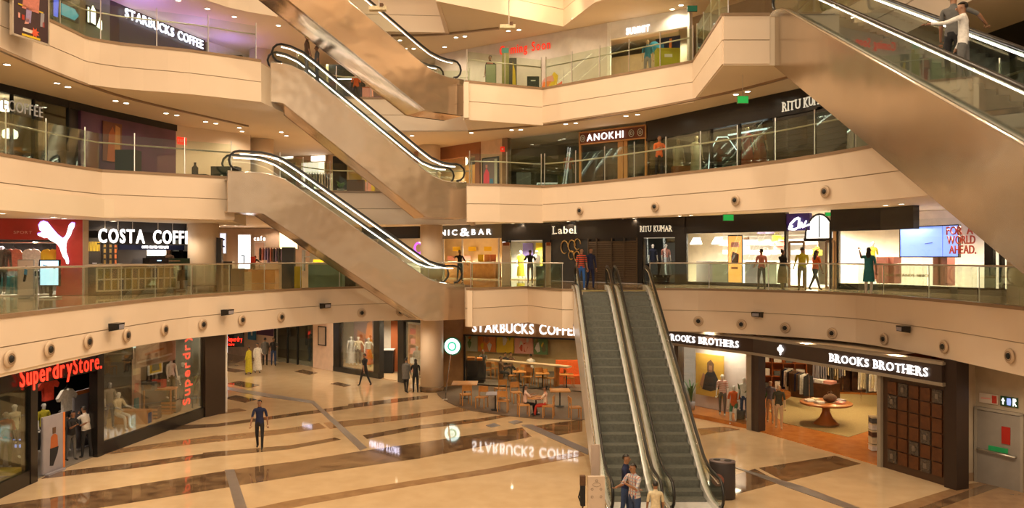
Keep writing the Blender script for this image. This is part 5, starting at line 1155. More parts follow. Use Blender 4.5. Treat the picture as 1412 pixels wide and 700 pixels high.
MB().tube([(.02+.2*cos(t), -.13, 1.45+.2*sin(t)) for t in [R(q*30) for q in range(13)]], .03, 6).build('ring_emblem', glow('emblem_yellow', (1, .65, .02), 1.2), e, True); MB().box((0, -.13, 1.17), (1.1, .03, .11)).build('yellow_lettering', MATS['emblem_yellow'], e)
plant(((478-CX)*35.2/F, 35.6, Z1+.005), 1.5, 12, 'green plant in a tall dark grey planter beside the green kiosk', pot=greyc, kind='broad', seed=3, potr=.4, poth=.95)
# purple-circle shop and bar
Wm = W1_M
S(Wm.panel('wall_dark_fascia', 500, 578, 7.95, 8.72, black, .1, .3)); S(Wm.panel('wall_left_shop', 470, 608, 7.9, 8.75, paleroom, -.1, .3))
room(Wm, 520, 606, Z1, 8.0, 4, paleroom, tanwall, 420, (1, .85, .65), nm='violet_ring_shop')
e = empty('ring_sign', tuple(Wm.pos(577, 342, off=-1)), 0, 'violet ring emblem seen above the lower escalator foot', 'sign'); MB().tube([(.25*cos(t), 0, .35*sin(t)) for t in [R(q*30) for q in range(13)]], .07, 8).build('ring', glow('violet_ring', (.45, .1, .8), 1.5), e, True)
S(Wm.panel('wall_bar_fascia', 608, 693, 7.88, 8.72, mat('bar_brown_board', (.10, .085, .06), .5), .12, .3))
S(Wm.panel('wall_black_fascia', 693, 945, 7.72, 8.72, black, .1, .3))
room(Wm, 608, 692, Z1, 8.0, 4.5, mat('cream_bright_wall', (.85, .72, .5), .6), tanwall, 1400, (1, .88, .66), nm='bar')
walltext(Wm, 'NIC', 609.5, 633, 8.10, .34, signwhite, 'white lit letters before the ampersand of the bar sign', bold=.04, off=.2, gap=.35)
walltext(Wm, '&', 637, 650, 8.04, .50, signwhite, 'large white lit ampersand of the bar sign', bold=.03, off=.2)
walltext(Wm, 'BAR', 653, 680, 8.10, .34, signwhite, 'white lit letters after the ampersand of the bar sign', bold=.04, off=.2, gap=.35)
for x in (612, 638, 688, 693.5): S(Wm.panel('trim_5', x-.8, x+.8, Z1, 7.9, steel, .05, .08))
r = random.Random(3)
for i in range(10):
    px = 615+i*7.2; k = i % 3; boxthing('wall_display_box', tuple(Wm.pos(px, z=0, off=-3.9-.2*(i % 2)).xy)+(5.9+.62*k,), (.5, .3, .3), (wood, yellowp, pinkp)[(i+k) % 3], 'goods box on the bright bar wall, %s' % ['far left at the bottom', 'left in the middle row', 'left at the top', 'centre left at the bottom', 'centre in the middle row', 'centre at the top', 'centre right at the bottom', 'right in the middle row', 'right at the top', 'far right at the bottom'][i], 'box', group='goods on the bar wall')
boxthing('bar_counter', tuple(Wm.pos(652, z=0, off=-1.0).xy)+(Z1+.005,), (4.0, .6, 1.0), wood, 'long wooden bar counter in the bright bar', 'counter', rz=Wm.ang(652), parts=[('top', (0, 0, 1.02), (4.1, .7, .05), creamc)])
for i, px in enumerate((663, 672, 680)): boxthing('wooden_box', tuple(Wm.pos(px, z=0, off=-1.0).xy)+(Z1+1.055,), (.35, .3, .45), (yellowp, wood, rust)[i], ['yellow box left on the bar counter', 'wooden box middle on the bar counter', 'rust box right on the bar counter'][i], 'box')
# window with draped figures
for a, b in ((693, 702), (749, 760)): S(Wm.panel('wall_shop_pier', a, b, Z1, 7.8, black, .08, .3))
room(Wm, 702, 749, Z1, 7.72, 2.2, mat('white_print_wall', (.75, .74, .68), .6), tanwall, 600, (1, .92, .7), nm='draped_window')
poster(Wm, 739, 749, 5.7, 7.6, 'bright yellow panel at the right of the draped figures', yellowp, off=-1.5); poster(Wm, 721, 735, 6.8, 7.6, 'violet picture above the draped figures', mat('violet_print', (.12, .08, .25), .6), off=-2.0)
mannequin(wpt(Wm, 718, .8, Z1+.03), 170, 'mannequin in a yellow shawl in the bright gallery window', yellowc, whitec, dress=ROBE(yellowc, 'shawl')); mannequin(wpt(Wm, 740, .8, Z1+.03), 170, 'mannequin in a white draped dress in the bright gallery window', whitec, whitec, dress=ROBE(whitec, 'dress'))
e = poster(Wm, 694.5, 698, 6.95, 7.65, 'small white lit strip left of the draped figures', signwhite, off=.1)
for px, m, l in ((698, creamc, 'cream gate pillar on the landing below the bar sign'), (756, creamc, 'slim cream gate pillar on the landing right of the dark box')):
    boxthing('gate_pillar', ((px-CX)*37.5/F, 37.5, Z1+.005), (.38 if px < 700 else .24, .3, 2.0), mat('gate_beige', (.78, .64, .48), .5), l, 'pillar', parts=[('top_cap', (0, 0, 1.95), (.3 if px < 700 else .2, .32, .16), rust)])
boxthing('dark_box_planter', ((745-CX)*36.8/F, 36.8, Z1+.005), (.40, .35, .9), mat('box_green_black', (.03, .045, .035), .5), 'dark box standing between the cream gate pillars', 'box', parts=[('lid', (0, 0, .91), (.42, .37, .03), black)])
# dark shops: serif name, golden drawing, roller shutter
S(Wm.panel('wall_black_shop', 760, 812, Z1, 7.75, mat('black_glass_wall', (.03, .03, .03), .15), .02, .2)); S(Wm.panel('wall_black_pier', 880, 886, Z1, 7.75, black, .08, .25))
walltext(Wm, 'Label', 765, 796.5, 8.05, .42, mat('cream_letters', (.85, .78, .6), .5, 0, .6), 'large cream serif word on the black gallery fascia', bold=.0, serif=True, off=.15, gap=.15)
walltext(Wm, 'RITU KUMAR', 884.5, 928, 8.02, .28, MATS['cream_letters'], 'cream serif shop name on the first gallery, right of the shutter', serif=True, off=.15, gap=.14)
e = empty('golden_drawing', tuple(Wm.pos(795, z=7, off=.08)), Wm.ang(795), 'looping golden outline drawing on the black shop glass', 'sign')
for cx, cz, rr in ((-.9, .3, .3), (-.3, .35, .28), (.15, .45, .25), (.1, -.2, .22), (-.35, -.15, .2)): MB().tube([(cx+rr*cos(t), 0, cz+rr*1.2*sin(t)) for t in [R(q*30) for q in range(11)]], .03, 6).build('loop', gold, e, True)
sh = mat('shutter_brown', (.10, .075, .055), .4, .3)
S(Wm.panel('wall_shutter_back', 812, 880, Z1, 7.75, black, .0, .1))
e = empty('roller_shutter', tuple(Wm.pos(846, z=Z1, off=.05)), 0, 'closed brown roller shutter between the serif shop names', 'shutter'); o_ = Vector(e.location)
for k in range(19):
    mb = Wm.strip_mb(Wm.s_px(812), Wm.s_px(880), Z1+.01+k*.115, Z1+.11+k*.115, .06+.02*(k % 2), .04); mb.v = [tuple(Vector(v)-o_) for v in mb.v]; mb.build('slat', sh, e)
for px in (812.5, 824, 845, 862, 879.5): mb = Wm.strip_mb(Wm.s_px(px)-.03, Wm.s_px(px)+.03, Z1, 7.75, .1, .03); mb.v = [tuple(Vector(v)-o_) for v in mb.v]; mb.build('upright', sh, e)
room(Wm, 886, 940, Z1, 7.72, 1.6, mat('dark_blue_wall', (.04, .035, .06), .5), black, 25, (1, .7, .6), nm='dim_window'); pane(Wm, 886, 932, Z1+.1, 7.7, darkglass)
mannequin(wpt(Wm, 918, .7, Z1+.3), 175, 'mannequin in a coral top and grey skirt in the dim window', pinkc, greyp, dress=SKIRT(greyp), hair='bun'); mannequin(wpt(Wm, 900, .9, Z1+.3), 175, 'mannequin in a blue and black outfit in the dim window', navy, blackc, dress=SKIRT(navy))
S(Wm.panel('wall_black_pier', 932, 947.5, Z1, 8.72, black, .12, .3))
# bright shoe shop
S(Wm.panel('wall_bright_fascia', 945, 1085, 7.88, 8.75, black, .12, .3)); S(Wm.panel('wall_bright_plinth', 947, 1084, Z1, Z1+.15, black, .1, .2))
S(Wm.panel('wall_bright_fascia', 1152, 1273, 7.82, 8.75, black, .5, .3)); S(Wm.panel('wall_bright_plinth', 1152, 1385, Z1, Z1+.25, black, .1, .2))
room(Wm, 948, 1150, Z1, 8.70, 5.5, mat('bright_cream_wall', (.88, .80, .66), .6), mat('pale_tile', (.6, .55, .5), .2), 2400, (1, .88, .68), nm='shoe_shop', sides=(1, 0))
room(Wm, 1150, 1388, Z1, 8.70, 3.6, mat('bright_cream_wall', (.88, .80, .66), .6), mat('pale_tile', (.6, .55, .5), .2), 950, (1, .84, .6), nm='screen_window', sides=(0, 1))
pane(Wm, 948, 1083, Z1+.15, 7.9); pane(Wm, 1166, 1383, Z1+.25, 8.2)
for x, w_ in ((947.5, 1.5), (1085, 3), (1147, 3), (1157, 3), (1383, 3)): S(Wm.panel('trim_6', x-w_/2, x+w_/2, Z1, 8.2, black, .15, .2))
S(Wm.panel('wall_timber_jamb', 1150, 1155, Z1, 8.0, mat('jamb_tan', (.5, .32, .16), .5), .14, .2))
S(Wm.panel('wall_violet_sign', 1086, 1118, 7.9, 8.65, mat('violet_board', (.03, .01, .16), .4), .1, .2)); S(Wm.panel('trim_7', 1110, 1146, 7.42, 7.55, black, .12, .15))
c0 = Wm.pos(1131, z=7.55, off=.05); rz = Wm.ang(1131)
e = empty('arched_fanlight', tuple(c0), rz, 'white glowing half-round window above the shoe shop door', 'window'); pts = [(.62*cos(t), 0, 1.0*sin(t)) for t in [R(q*15) for q in range(13)]]; MB().plate(pts, (0, -1, 0), .04).build('pane', glow('fanlight_white', (1, .96, .86), 2.0), e); MB().tube([(x*1.03, -.02, z*1.03) for x, y, z in pts], .045, 6).build('frame', black, e, True)
MB().box((0, -.05, .5), (.04, .04, .95)).build('mullion', blackmat, e)
e = empty('script_sign', tuple(Wm.pos(1094, z=7.95, off=.2)), Wm.ang(1094), 'white glowing handwritten shop name on a violet ground', 'sign')
MB().tube([(.05, 0, .18), (0, 0, .08), (-.1, 0, .02), (-.02, 0, .25), (.2, 0, .45), (.35, 0, .5)][::1], .05, 6).build('stroke', signwhite, e, True); MB().tube([(-.1, 0, .02), (.15, 0, 0), (.35, 0, .08), (.38, 0, .5)], .05, 6).build('stroke', signwhite, e, True); MB().tube([(.38, 0, .05), (.5, 0, .28), (.52, 0, .08), (.7, 0, .35), (.6, 0, .1), (.85, 0, .2)], .045, 6).build('stroke', signwhite, e, True)
for x0, x1, l in ((1090, 1110, 'left leaf of the open shoe shop door in a brown frame'), (1141, 1153, 'right leaf of the open shoe shop door in a brown frame')):
    a, b = Wm.pos(x0, z=Z1, off=.1), Wm.pos(x1, z=Z1, off=.1); w = (b-a).length; e = empty('glass_door', tuple((a+b)/2), Wm.ang((x0+x1)/2), l, 'door')
    for c, s in (((-w/2, 0, 1.0), (.08, .08, 2.0)), ((w/2, 0, 1.0), (.08, .08, 2.0)), ((0, 0, .05), (w, .08, .1)), ((0, 0, 2.0), (w, .08, .1))): MB().box(c, s).build('frame', mat('door_bronze', (.14, .085, .05), .4), e)
    MB().box((0, 0, 1.0), (w-.08, .012, 1.9)).build('pane', shopglass, e)
e = standee(wpt(Wm, 1014, .5, Z1+.03), Wm.ang(1014), .75, 2.3, 'black-framed orange poster stand with a bag picture in the shoe shop window', glow('poster_orange', (1, .50, .12), .9), blackmat, 'poster_stand', [([(-.5, .42), (.5, .42), (.55, .6), (-.3, .66), (-.5, .56)], brownc), ([(-.5, .3), (.4, .3), (.4, .34), (-.5, .34)], rust), ([(-.6, .75), (.6, .75), (.5, .85), (-.5, .85)], pinkp)])
g_ = 'shoes and bags on the white display wall'
e = empty('wall_shelving', tuple(Wm.pos(1055, z=Z1, off=-3.35)), Wm.ang(1055), 'long white shelves carrying bags and shoes in the bright shop', 'shelf')
for z in (1.5, 1.95, 2.4): MB().box((0, .1, z), (5.2, .35, .03)).build('shelf', white, e)
MB().box((0, .3, 1.6), (5.2, .04, 3.2)).build('back_panel', white, e)
for i, (x, y, m) in enumerate(((1029, 331, brownc), (1050, 322, lilac), (1062, 322, lilac), (1068, 338, pinkc), (1076, 339, pinkc), (1071, 332, yellowc), (1079, 331, yellowc), (1028, 346, creamc), (1073, 345, pinkc), (1125, 345, orangec), (1127, 352, yellowc), (1056, 352, creamc))):
    p = Wm.pos(x, off=-3.0, z=0); k = F/p.y; q = P(x, y, p.y); e = empty('handbag' if i % 3 else 'shoe', tuple(q), 0, ['brown bag', 'lilac shoe, left of its pair', 'lilac bag', 'pink bag, left of two', 'pink shoe', 'yellow bag', 'yellow bag at the door side', 'cream bag', 'pink bag below the shoe', 'orange shoe', 'yellow bag by the doorway', 'cream bag low in the middle'][i]+' on the bright display wall', 'bag' if i % 3 else 'shoe', g_)
    if i % 3: MB().box((0, 0, .13), (.42, .14, .26)).build('body', m, e); MB().tube([(-.12, 0, .26), (-.08, 0, .38), (.08, 0, .38), (.12, 0, .26)], .012, 6).build('handle', m, e)
    else: MB().ell((0, 0, .06), (.16, .06, .06)).ell((.1, 0, .1), (.06, .05, .09)).build('upper', m, e, True); MB().box((0, 0, 0), (.34, .11, .03)).build('sole', white, e)
for i, (x, bk) in enumerate(((975, 1.0), (997, 1.0), (1040, 1.4), (1065, 1.4))): boxthing('display_plinth', wpt(Wm, x, bk, Z1+.03), (.9 if i < 2 else .7, .5, 1.1), (greyp, mat('sage_panel', (.35, .38, .3), .6))[i % 2], 'plinth in the bright shoe shop window, %s' % ['far left', 'second from the left', 'right of the orange poster', 'closest to the door'][i], 'plinth', rz=Wm.ang(x), group='plinths in the shoe shop window')
for x0, x1 in ((954, 968), (984, 998)):
    e = empty('white_wall_lamp', tuple(Wm.pos((x0+x1)/2, z=7.4, off=-2.5)), Wm.ang(970), 'white lit shade on the cream panel, %s' % ('left' if x0 < 960 else 'right'), 'lamp'); MB().add([(-.3, 0, 0), (.3, 0, 0), (.2, 0, .35), (-.2, 0, .35), (-.3, -.2, 0), (.3, -.2, 0), (.15, -.1, .35), (-.15, -.1, .35)], [(0, 1, 2, 3), (4, 7, 6, 5), (0, 4, 5, 1), (1, 5, 6, 2), (2, 6, 7, 3), (3, 7, 4, 0)]).build('shade', signwhite, e)
mannequin(wpt(Wm, 1203, 1.4, Z1+.3), 180, 'mannequin in a yellow top behind the teal tunic', yellowc, pinkc)
for i, x in enumerate((1218, 1232, 1298, 1305)): boxthing('pink_plinth', wpt(Wm, x, 1.0, Z1+.25), (.42, .4, 1.1), mat('rose_plinth', (.45, .16, .12), .5), 'rose plinth in the screen window, %s' % ['first from the left', 'second from the left', 'third from the left', 'last'][i], 'plinth', rz=Wm.ang(x), group='rose plinths in the screen window')
e = poster(Wm, 1242, 1323, 6.75, 7.95, 'large blue video screen in a black frame inside the right gallery window', bluescreen, off=-.7, frame=black, name='video_screen', cat='screen', fr=.02, th=.08, art=[([(-.12, .42), (.15, .45), (.15, .47), (-.1, .44)], blackmat), ([(.48, 0), (.485, 0), (.485, 1), (.48, 1)], navy)])
walltext(Wm, 'OUR OAK BARKS' if 0 else 'LARGE BRANDS SINCE', 1214, 1283, 5.98, .11, mat('gold_letters', (.35, .25, .12), .5), 'small dark gold lettering on the glass below the blue screen', off=.05)
redl = mat('red_letters', (.55, .07, .03), .5)
for i, (s, x0, x1, y) in enumerate((('FOR A', 1306, 1343, 323), ('WORLD', 1307, 1346, 336), ('AHEAD.', 1310, 1347, 349.5))):
    pp = Wm.pos(1326, z=0, off=.02); walltext(Wm, s, x0, x1, zat(y, pp.y), .30, redl, ['red capitals on the glass, first line at the right end', 'red capitals on the glass, middle line at the right end', 'red capitals on the glass, last line at the right end'][i], off=.04, bold=.04, gap=.06)
S(Wm.panel('wall_far_right', 1388, 1500, Z1, 8.72, MATS['service_wall'], 0, .3)); S(Wm.panel('trim_8', 1360, 1372, Z1, 8.2, black, .1, .15))
# exit signs
def exit_sign(loc, w, h, l, m=greenexit, rz=0, rod=.42):
    e = empty('exit_sign', loc, rz, l, 'sign'); MB().box((0, 0, -h/2), (w, .08, h)).build('casing', greygreen if m is greenexit else blackmat, e); MB().box((0, -.045, -h/2), (w*.94, .01, h*.9)).build('face', m, e); MB().bar((0, 0, 0), (0, 0, rod), .01, 5).build('rod', steel, e); return e
exit_sign(tuple(P(1004, 295.5, 30)), .40, .24, 'green exit sign under the second gallery'); exit_sign(tuple(P(1024, 132.5, 24.6)), .34, .23, 'green exit sign under the top gallery left of the big escalator', rod=.68)
exit_sign(tuple(P(1142, 292.5, 33.5)), .26, .16, 'small green sign in front of the half-round window')
exit_sign(tuple(P(954.5, 8, 31)), .38, .23, 'dark green lit exit sign on the top gallery', glow('exit_dark', (.01, .10, .05), .6))
# ---------------------------------------------------------------- second gallery
W2 = W2_L
S(W2.panel('wall_cafe_mullion', -80, 243, 12.1, 12.36, blackmat, .05, .2))
room(W2, -80, 62, Z2, 12.3, 4, mat('ochre_dim_wall', (.22, .16, .08), .6), greycarpet, 120, (1, .72, .4), nm='upper_cafe')
for a, b in ((-80, 16), (16.5, 46), (46.5, 94)): pane(W2, a, b, Z2, 12.2, darkglass)
for x in (16, 46, 94): S(W2.panel('trim_9', x-.8, x+.8, Z2, 12.3, blackmat, .06, .12))
walltext(W2, 'ECOFFEE', 0, 55, lambda t: 11.52, .36, mat('pale_grey_letters', (.55, .52, .45), .5, 0, .25), 'pale outlined lettering on the upper cafe glass at the far left', off=.12, bold=-.008)
for i, (x, y) in enumerate(((6, 147), (56, 164), (14, 185), (-12, 160))):
    p = W2.pos(x, off=-1.6-.4*i, z=0); q = P(x, y, p.y); e = empty('hanging_lamp', tuple(q), 0, 'glowing white lamp shade in the upper cafe, %s' % ['upper left', 'right one', 'lower left', 'beyond the left edge'][i], 'lamp'); MB().lathe([(.10, .2), (.24, .12), (.26, -.05), (.22, -.14)], n=16).build('shade', glow('lamp_white', (1, .86, .62), 5), e, True); MB().bar((0, 0, .2), (0, 0, 12.3-q.z), .01, 5).build('cord', blackmat, e)
for i, (x, bk) in enumerate(((8, .9), (20, 1.2), (31, .9), (41, 1.1))):
    (table if i % 2 == 0 else lambda l_, w_, t_: chair(l_, R(30*i), t_))(wpt(W2, x, bk, Z2+.03), .8, 'upper cafe %s' % ['table nearest the left edge', 'chair beside the left table', 'table under the pale lettering', 'chair at the right end of the cafe'][i])
S(W2.panel('wall_dark_shop', 62, 111, Z2, 12.36, mat('near_black_wall', (.025, .02, .02), .3), -.1, .3))
S(W2.panel('wall_purple', 111, 242, Z2, 12.36, purple, .02, .3))
S(W2.panel('wall_cream_side', 242, 345, Z2, 12.36, cream, .02, .3))
e = poster(W2, 140, 166, 10.4, 11.9, 'dim painting of a person in orange tones on the purple wall', mat('dim_orange', (.20, .07, .04), .6), off=.06, art=[([(-.6, 0), (.2, 0), (.4, .6), (0, .9), (-.4, .7)], rust), ([(.2, .3), (.8, .3), (.8, .9), (.3, .95)], MATS['orange_wood'])])
for i, (x, Y, w, h, l) in enumerate(((177, 28.8, .72, .98, 'large black box standing behind the upper left railing'), (312, 30.0, .98, .52, 'black box beside the head of the lower escalator'), (78, 27, .9, .7, 'black cabinet behind the railing at the upper cafe'), (722, 34.3, .62, .75, 'dark box on the second gallery left of the mannequins'))):
    p = ((x-CX)*Y/F, Y, Z2+.005); boxthing('black_box', p, (w, .5, h), mat('box_black', (.015, .02, .018), .35), l, 'box', parts=[('edge_strip', (0, -.255, .08), (w*.9, .01, .03), greyp)])
e = poster(W2, 243.5, 256, 11.55, 11.86, 'red lit notice on the cream wall of the second gallery', glow('red_notice', (.85, .05, .02), .9), off=.06, cat='sign', name='notice_sign'); text(e, 'EXIT', lambda t: (e.location+Vector((cos(e.rotation_euler.z)*(t-.5)*.32, sin(e.rotation_euler.z)*(t-.5)*.32-.03, .11)), Vector((cos(e.rotation_euler.z), sin(e.rotation_euler.z), 0)), Vector((0, 0, 1))), .32, .11, white, depth=.008)
boxthing('small_cabinet', ((275-CX)*30.6/F, 30.6, Z2+.005), (.62, .4, .30), black, 'low black case with gold markings on the second gallery', 'case', parts=[('gold_marks', (0, -.205, .17), (.4, .01, .08), gold)])
e = empty('black_jar', ((269-CX)*30.9/F, 30.9, Z2+.005), 0, 'black bottle-shaped jar behind the low black case', 'jar'); MB().lathe([(.10, 0), (.12, .3), (.12, .6), (.05, .68), (.04, .76)], n=14).build('body', black, e, True); MB().lathe([(.05, .76), (.05, .8)], n=10).build('stopper', blackmat, e)
# pale shops behind
S(W2_B.panel('wall_pale_back', 300, 640, Z2, 12.36, mat('peach_wall', (.72, .52, .36), .6), 0, .3))
for i, (x0, x1, y0, y1, m, l) in enumerate(((376, 409, 203, 219, signwhite, 'long white lit sign band left of the escalator underside'), (430, 452, 215, 222, signwhite, 'short white lit sign band right of the long one'), (308, 328, 196, 205, signwhite, 'white lit sign on the second gallery left of the pillar'), (306, 326, 211, 220, signwhite, 'lower white lit sign left of the pillar'), (416, 452, 224, 262, glow('window_white', (1, .92, .8), 1.3), 'white lit shop window with a clothes rail'), (386, 412, 225, 262, mat('green_grey_glass', (.20, .24, .18), .3), 'dim green window panel beside the lit window'), (460, 482, 215, 262, mat('black_window', (.02, .025, .025), .2), 'dark shop window at the right of the lit one'))):
    p = W2_B.pos((x0+x1)/2, z=0, off=.15); Y = p.y; a, b = P(x0, y1, Y), P(x1, y0, Y)
    e = empty('light_box' if i < 5 else 'window_panel', (p.x, Y, a.z), W2_B.ang((x0+x1)/2), l, 'sign' if i < 4 else 'window'); MB().box((0, 0, (b.z-a.z)/2), (b.x-a.x, .08, b.z-a.z)).build('face', m, e); MB().box((0, .03, (b.z-a.z)/2), (b.x-a.x+.1, .06, b.z-a.z+.1)).build('frame', creamc, e)
rack(((440-CX)*41/F, 41, Z2+.005), 0, 1.4, (whitec, skyp, greyp), 'clothes rack with white garments on the second gallery', 1.5, 10, seed=11)
plant(((470-CX)*37.5/F, 37.5, Z2+.005), 1.0, 10, 'small plant behind the second gallery railing', kind='broad', seed=21)
boxthing('basket_stand', ((491-CX)*38/F, 38, Z2+.005), (.8, .4, .8), brownc, 'brown basket stand with golden goods behind the railing', 'stand', parts=[('golden_goods', (0, 0, .95), (.6, .35, .3), gold)])
e = poster(W2_B, 501, 520, Z2+.1, 10.9, 'yellow framed board behind the middle escalator', yellowp, off=.3, art=[([(-.6, .3), (.5, .3), (.5, .9), (-.6, .9)], pinkp)], frame=None)
# right part of the second gallery
Wq = W2_M
room(Wq, 560, 664, Z2, 11.9, 3.5, mat('gold_shop_wall', (.75, .48, .2), .6), tanwall, 260, (1, .75, .4), nm='golden_shop')
S(Wq.panel('wall_golden_fascia', 560, 664, 11.75, 12.36, mat('copper_fascia', (.36, .14, .06), .5), .05, .3)); S(Wq.panel('trim_10', 657, 663, Z2, 12.0, MATS['copper_fascia'], .1, .2))
for i, (x, y, m) in enumerate(((616, 210, signwhite), (624, 206, signwhite), (634, 211, signwhite), (645, 206, lampface), (628, 225, yellowp), (640, 222, signwhite))):
    p = Wq.pos(x, z=0, off=-2.2-.2*(i % 3)); q = P(x, y, p.y); e = empty('hanging_light', tuple(q), 0, 'glowing glass lamp in the golden shop, %s' % ['far left', 'second from left', 'in the middle', 'upper right', 'lower yellow one', 'lower right'][i], 'lamp', 'lamps in the golden shop'); MB().ell((0, 0, 0), (.22, .22, .26)).build('globe', glow('lamp_globe', (1, .82, .5), 3), e, True); MB().bar((0, 0, .2), (0, 0, max(.3, 11.8-q.z)), .01, 5).build('cord', blackmat, e)
S(Wq.panel('wall_pale_pier', 664, 694, Z2, 12.36, MATS['peach_wall'], .04, .3)); S(Wq.panel('wall_pale_pier', 694, 701, Z2, 12.36, mat('brown_post', (.25, .16, .1), .5), .08, .3))
e = poster(Wq, 668, 689, Z2+.35, 11.5, 'poster with pink and blue figures beside the golden shop', mat('poster_grey', (.22, .18, .2), .6), off=.1, art=[([(-.9, .05), (-.1, .08), (-.15, .55), (-.5, .7), (-.85, .5)], mat('hot_pink', (.85, .07, .15), .5)), ([(-.1, .05), (.4, .06), (.35, .35), (-.05, .35)], bluep), ([(.55, .05), (.9, .05), (.9, .95), (.55, .95)], skyp), ([(-.6, .7), (-.35, .7), (-.35, .8), (-.6, .8)], pinkp)], frame=blackmat)
e = empty('alarm_bell', tuple(Wq.pos(695.5, 206, off=.15)), 0, 'small red alarm box on the post of the second gallery', 'alarm'); MB().box((0, 0, 0), (.2, .08, .24)).build('casing', glow('alarm_red', (.8, .03, .01), .5), e); MB().box((0, -.045, 0), (.07, .01, .07)).build('button', white, e)
room(Wq, 701, 799, Z2, 12.3, 3.0, mat('olive_dim_wall', (.12, .11, .07), .5), greycarpet, 40, (1, .85, .6), nm='dim_shop'); pane(Wq, 701, 799, Z2, 12.3, darkglass)
mannequin(wpt(Wq, 784, .9, Z2+.25), 175, 'mannequin with orange sleeves and a white top in the dim glass shop', orangec, greyp, skin=skinb)
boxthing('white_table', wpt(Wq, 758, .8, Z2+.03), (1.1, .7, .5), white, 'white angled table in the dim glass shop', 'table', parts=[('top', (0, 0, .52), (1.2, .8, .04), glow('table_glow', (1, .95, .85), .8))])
boxthing('olive_stool', wpt(Wq, 775, .7, Z2+.03), (.4, .4, .8), mat('stool_olive', (.16, .15, .03), .5), 'olive stool beside the orange-sleeved mannequin', 'stool', parts=[('seat', (0, 0, .82), (.42, .42, .05), olive)])
e = poster(Wq, 801, 892, 11.68, 12.2, 'brown sign board in an orange wooden frame with a white shop name', mat('sign_brown', (.13, .03, .012), .5), off=.1, frame=mat('orange_frame', (.45, .22, .07), .4), name='sign_board', cat='sign')
walltext(Wq, 'ANOKHI', 812, 862, 11.79, .30, signwhite, 'white capitals on the brown framed board of the second gallery', off=.16, gap=.2)
for x in (806, 873, 885):
    e = empty('round_motif', tuple(Wq.pos(x, z=11.93, off=.15)), Wq.ang(x), 'small pale flower emblem on the brown board, %s' % {806: 'left of the name', 873: 'right of the name', 885: 'at the right end'}[x], 'sign'); MB().tube([(.12*cos(t), 0, .15*sin(t)) for t in [R(q*40) for q in range(10)]], .015, 5).build('ring', skyp, e); MB().tube([(.05*cos(t), 0, .07*sin(t)) for t in [R(q*60) for q in range(7)]], .015, 5).build('ring', skyp, e)
for x in (801, 859, 891.5): S(Wq.panel('trim_11', x-1.2, x+1.2, Z2, 11.7, MATS['orange_frame'], .08, .1))
room(Wq, 801, 892, Z2, 11.75, 2.6, darkroom, greycarpet, 22, (1, .8, .6), nm='framed_shop')
for a, b in ((802, 852), (866, 890)): pane(Wq, a, b, Z2, 11.65, darkglass)
for a, b in ((852.5, 857), (861, 865.5)): S(Wq.panel('trim_12', a, b, Z2, 11.65, MATS['orange_frame'], .05, .06))
S(Wq.panel('wall_black_upper', 892, 1130, 11.55, 12.36, black, .1, .3)); S(Wq.panel('wall_black_upper', 1130, 1500, 11.6, 12.36, black, .1, .3))
room(Wq, 893, 1070, Z2, 12.0, 2.6, darkroom, greycarpet, 60, (1, .8, .6), nm='dark_fashion_shop')
for a, b in ((893, 912), (912.5, 975), (975.5, 1020), (1020.5, 1070)): pane(Wq, a, b, Z2, 11.6, darkglass)
for x in (912, 981, 1020, 1068): S(Wq.panel('trim_13', x-1, x+1, Z2, 12.0, blackmat, .06, .1))
walltext(Wq, 'RITU KUMAR', 1084, 1150, 11.68, .30, MATS['cream_letters'], 'cream serif shop name high on the second gallery, cut off by the big escalator', serif=True, off=.18, gap=.14)
for i, (x, m, b_) in enumerate(((1030, redc, redc), (1048, rust, redc), (935, creamc, rust), (960, creamc, brownc))):
    mannequin(wpt(Wq, x, .7, Z2+.25), 165, 'mannequin in %s behind the dark second gallery glass' % ['a long red dress', 'a rust and red dress', 'cream beside a rust cloth', 'a draped cream sari'][i], m, b_, skin=skinb, dress=SKIRT(b_) if i < 2 else ROBE(m, 'sari'))
boxthing('rust_sofa', wpt(Wq, 946, .6, Z2+.03), (1.1, .5, .75), rust, 'rust coloured sofa between the cream draped figures', 'sofa', parts=[('seat', (0, -.2, .4), (1.1, .5, .12), rust)])
e = empty('arch_light', tuple(Wq.pos(995, z=Z2+.3, off=-.9)), Wq.ang(995), 'thin white light outline shaped like an arch in the dark shop', 'lamp'); MB().tube([(-.7, 0, .2), (-.6, 0, 1.0), (-.2, 0, 1.5), (.3, 0, 1.45), (.75, 0, .9)], .02, 6).build('light_tube', glow('cool_tube', (.8, .9, 1), 2), e)
e = empty('strip_light', tuple(Wq.pos(1030, z=11.35, off=-.6)), Wq.ang(1030), 'long white strip light under the black fascia', 'lamp'); MB().box((0, 0, 0), (1.8, .06, .05)).build('tube', MATS['cool_tube'], e); MB().box((0, .05, .03), (1.9, .05, .04)).build('holder', steel, e)
S(Wq.panel('wall_shutter_back', 1071, 1171, Z2, 12.0, black, .0, .1))
e = empty('roller_shutter', tuple(Wq.pos(1150, z=Z2, off=.05)), 0, 'closed dark roller shutter behind the second gallery railing', 'shutter'); o_ = Vector(e.location)
for k in range(20):
    mb = Wq.strip_mb(Wq.s_px(1072), Wq.s_px(1170), Z2+.02+k*.095, Z2+.11+k*.095, .06+.015*(k % 2), .04); mb.v = [tuple(Vector(v)-o_) for v in mb.v]; mb.build('slat', mat('shutter_dark', (.05, .045, .038), .35, .5), e)
S(Wq.panel('wall_upper_right', 1170, 2200, Z2, 12.36, mat('dim_green_wall', (.14, .14, .09), .4), -.1, .3)); S(Wq.panel('wall_black_pier', 1325, 1368, Z2, 12.1, black, .2, .4))
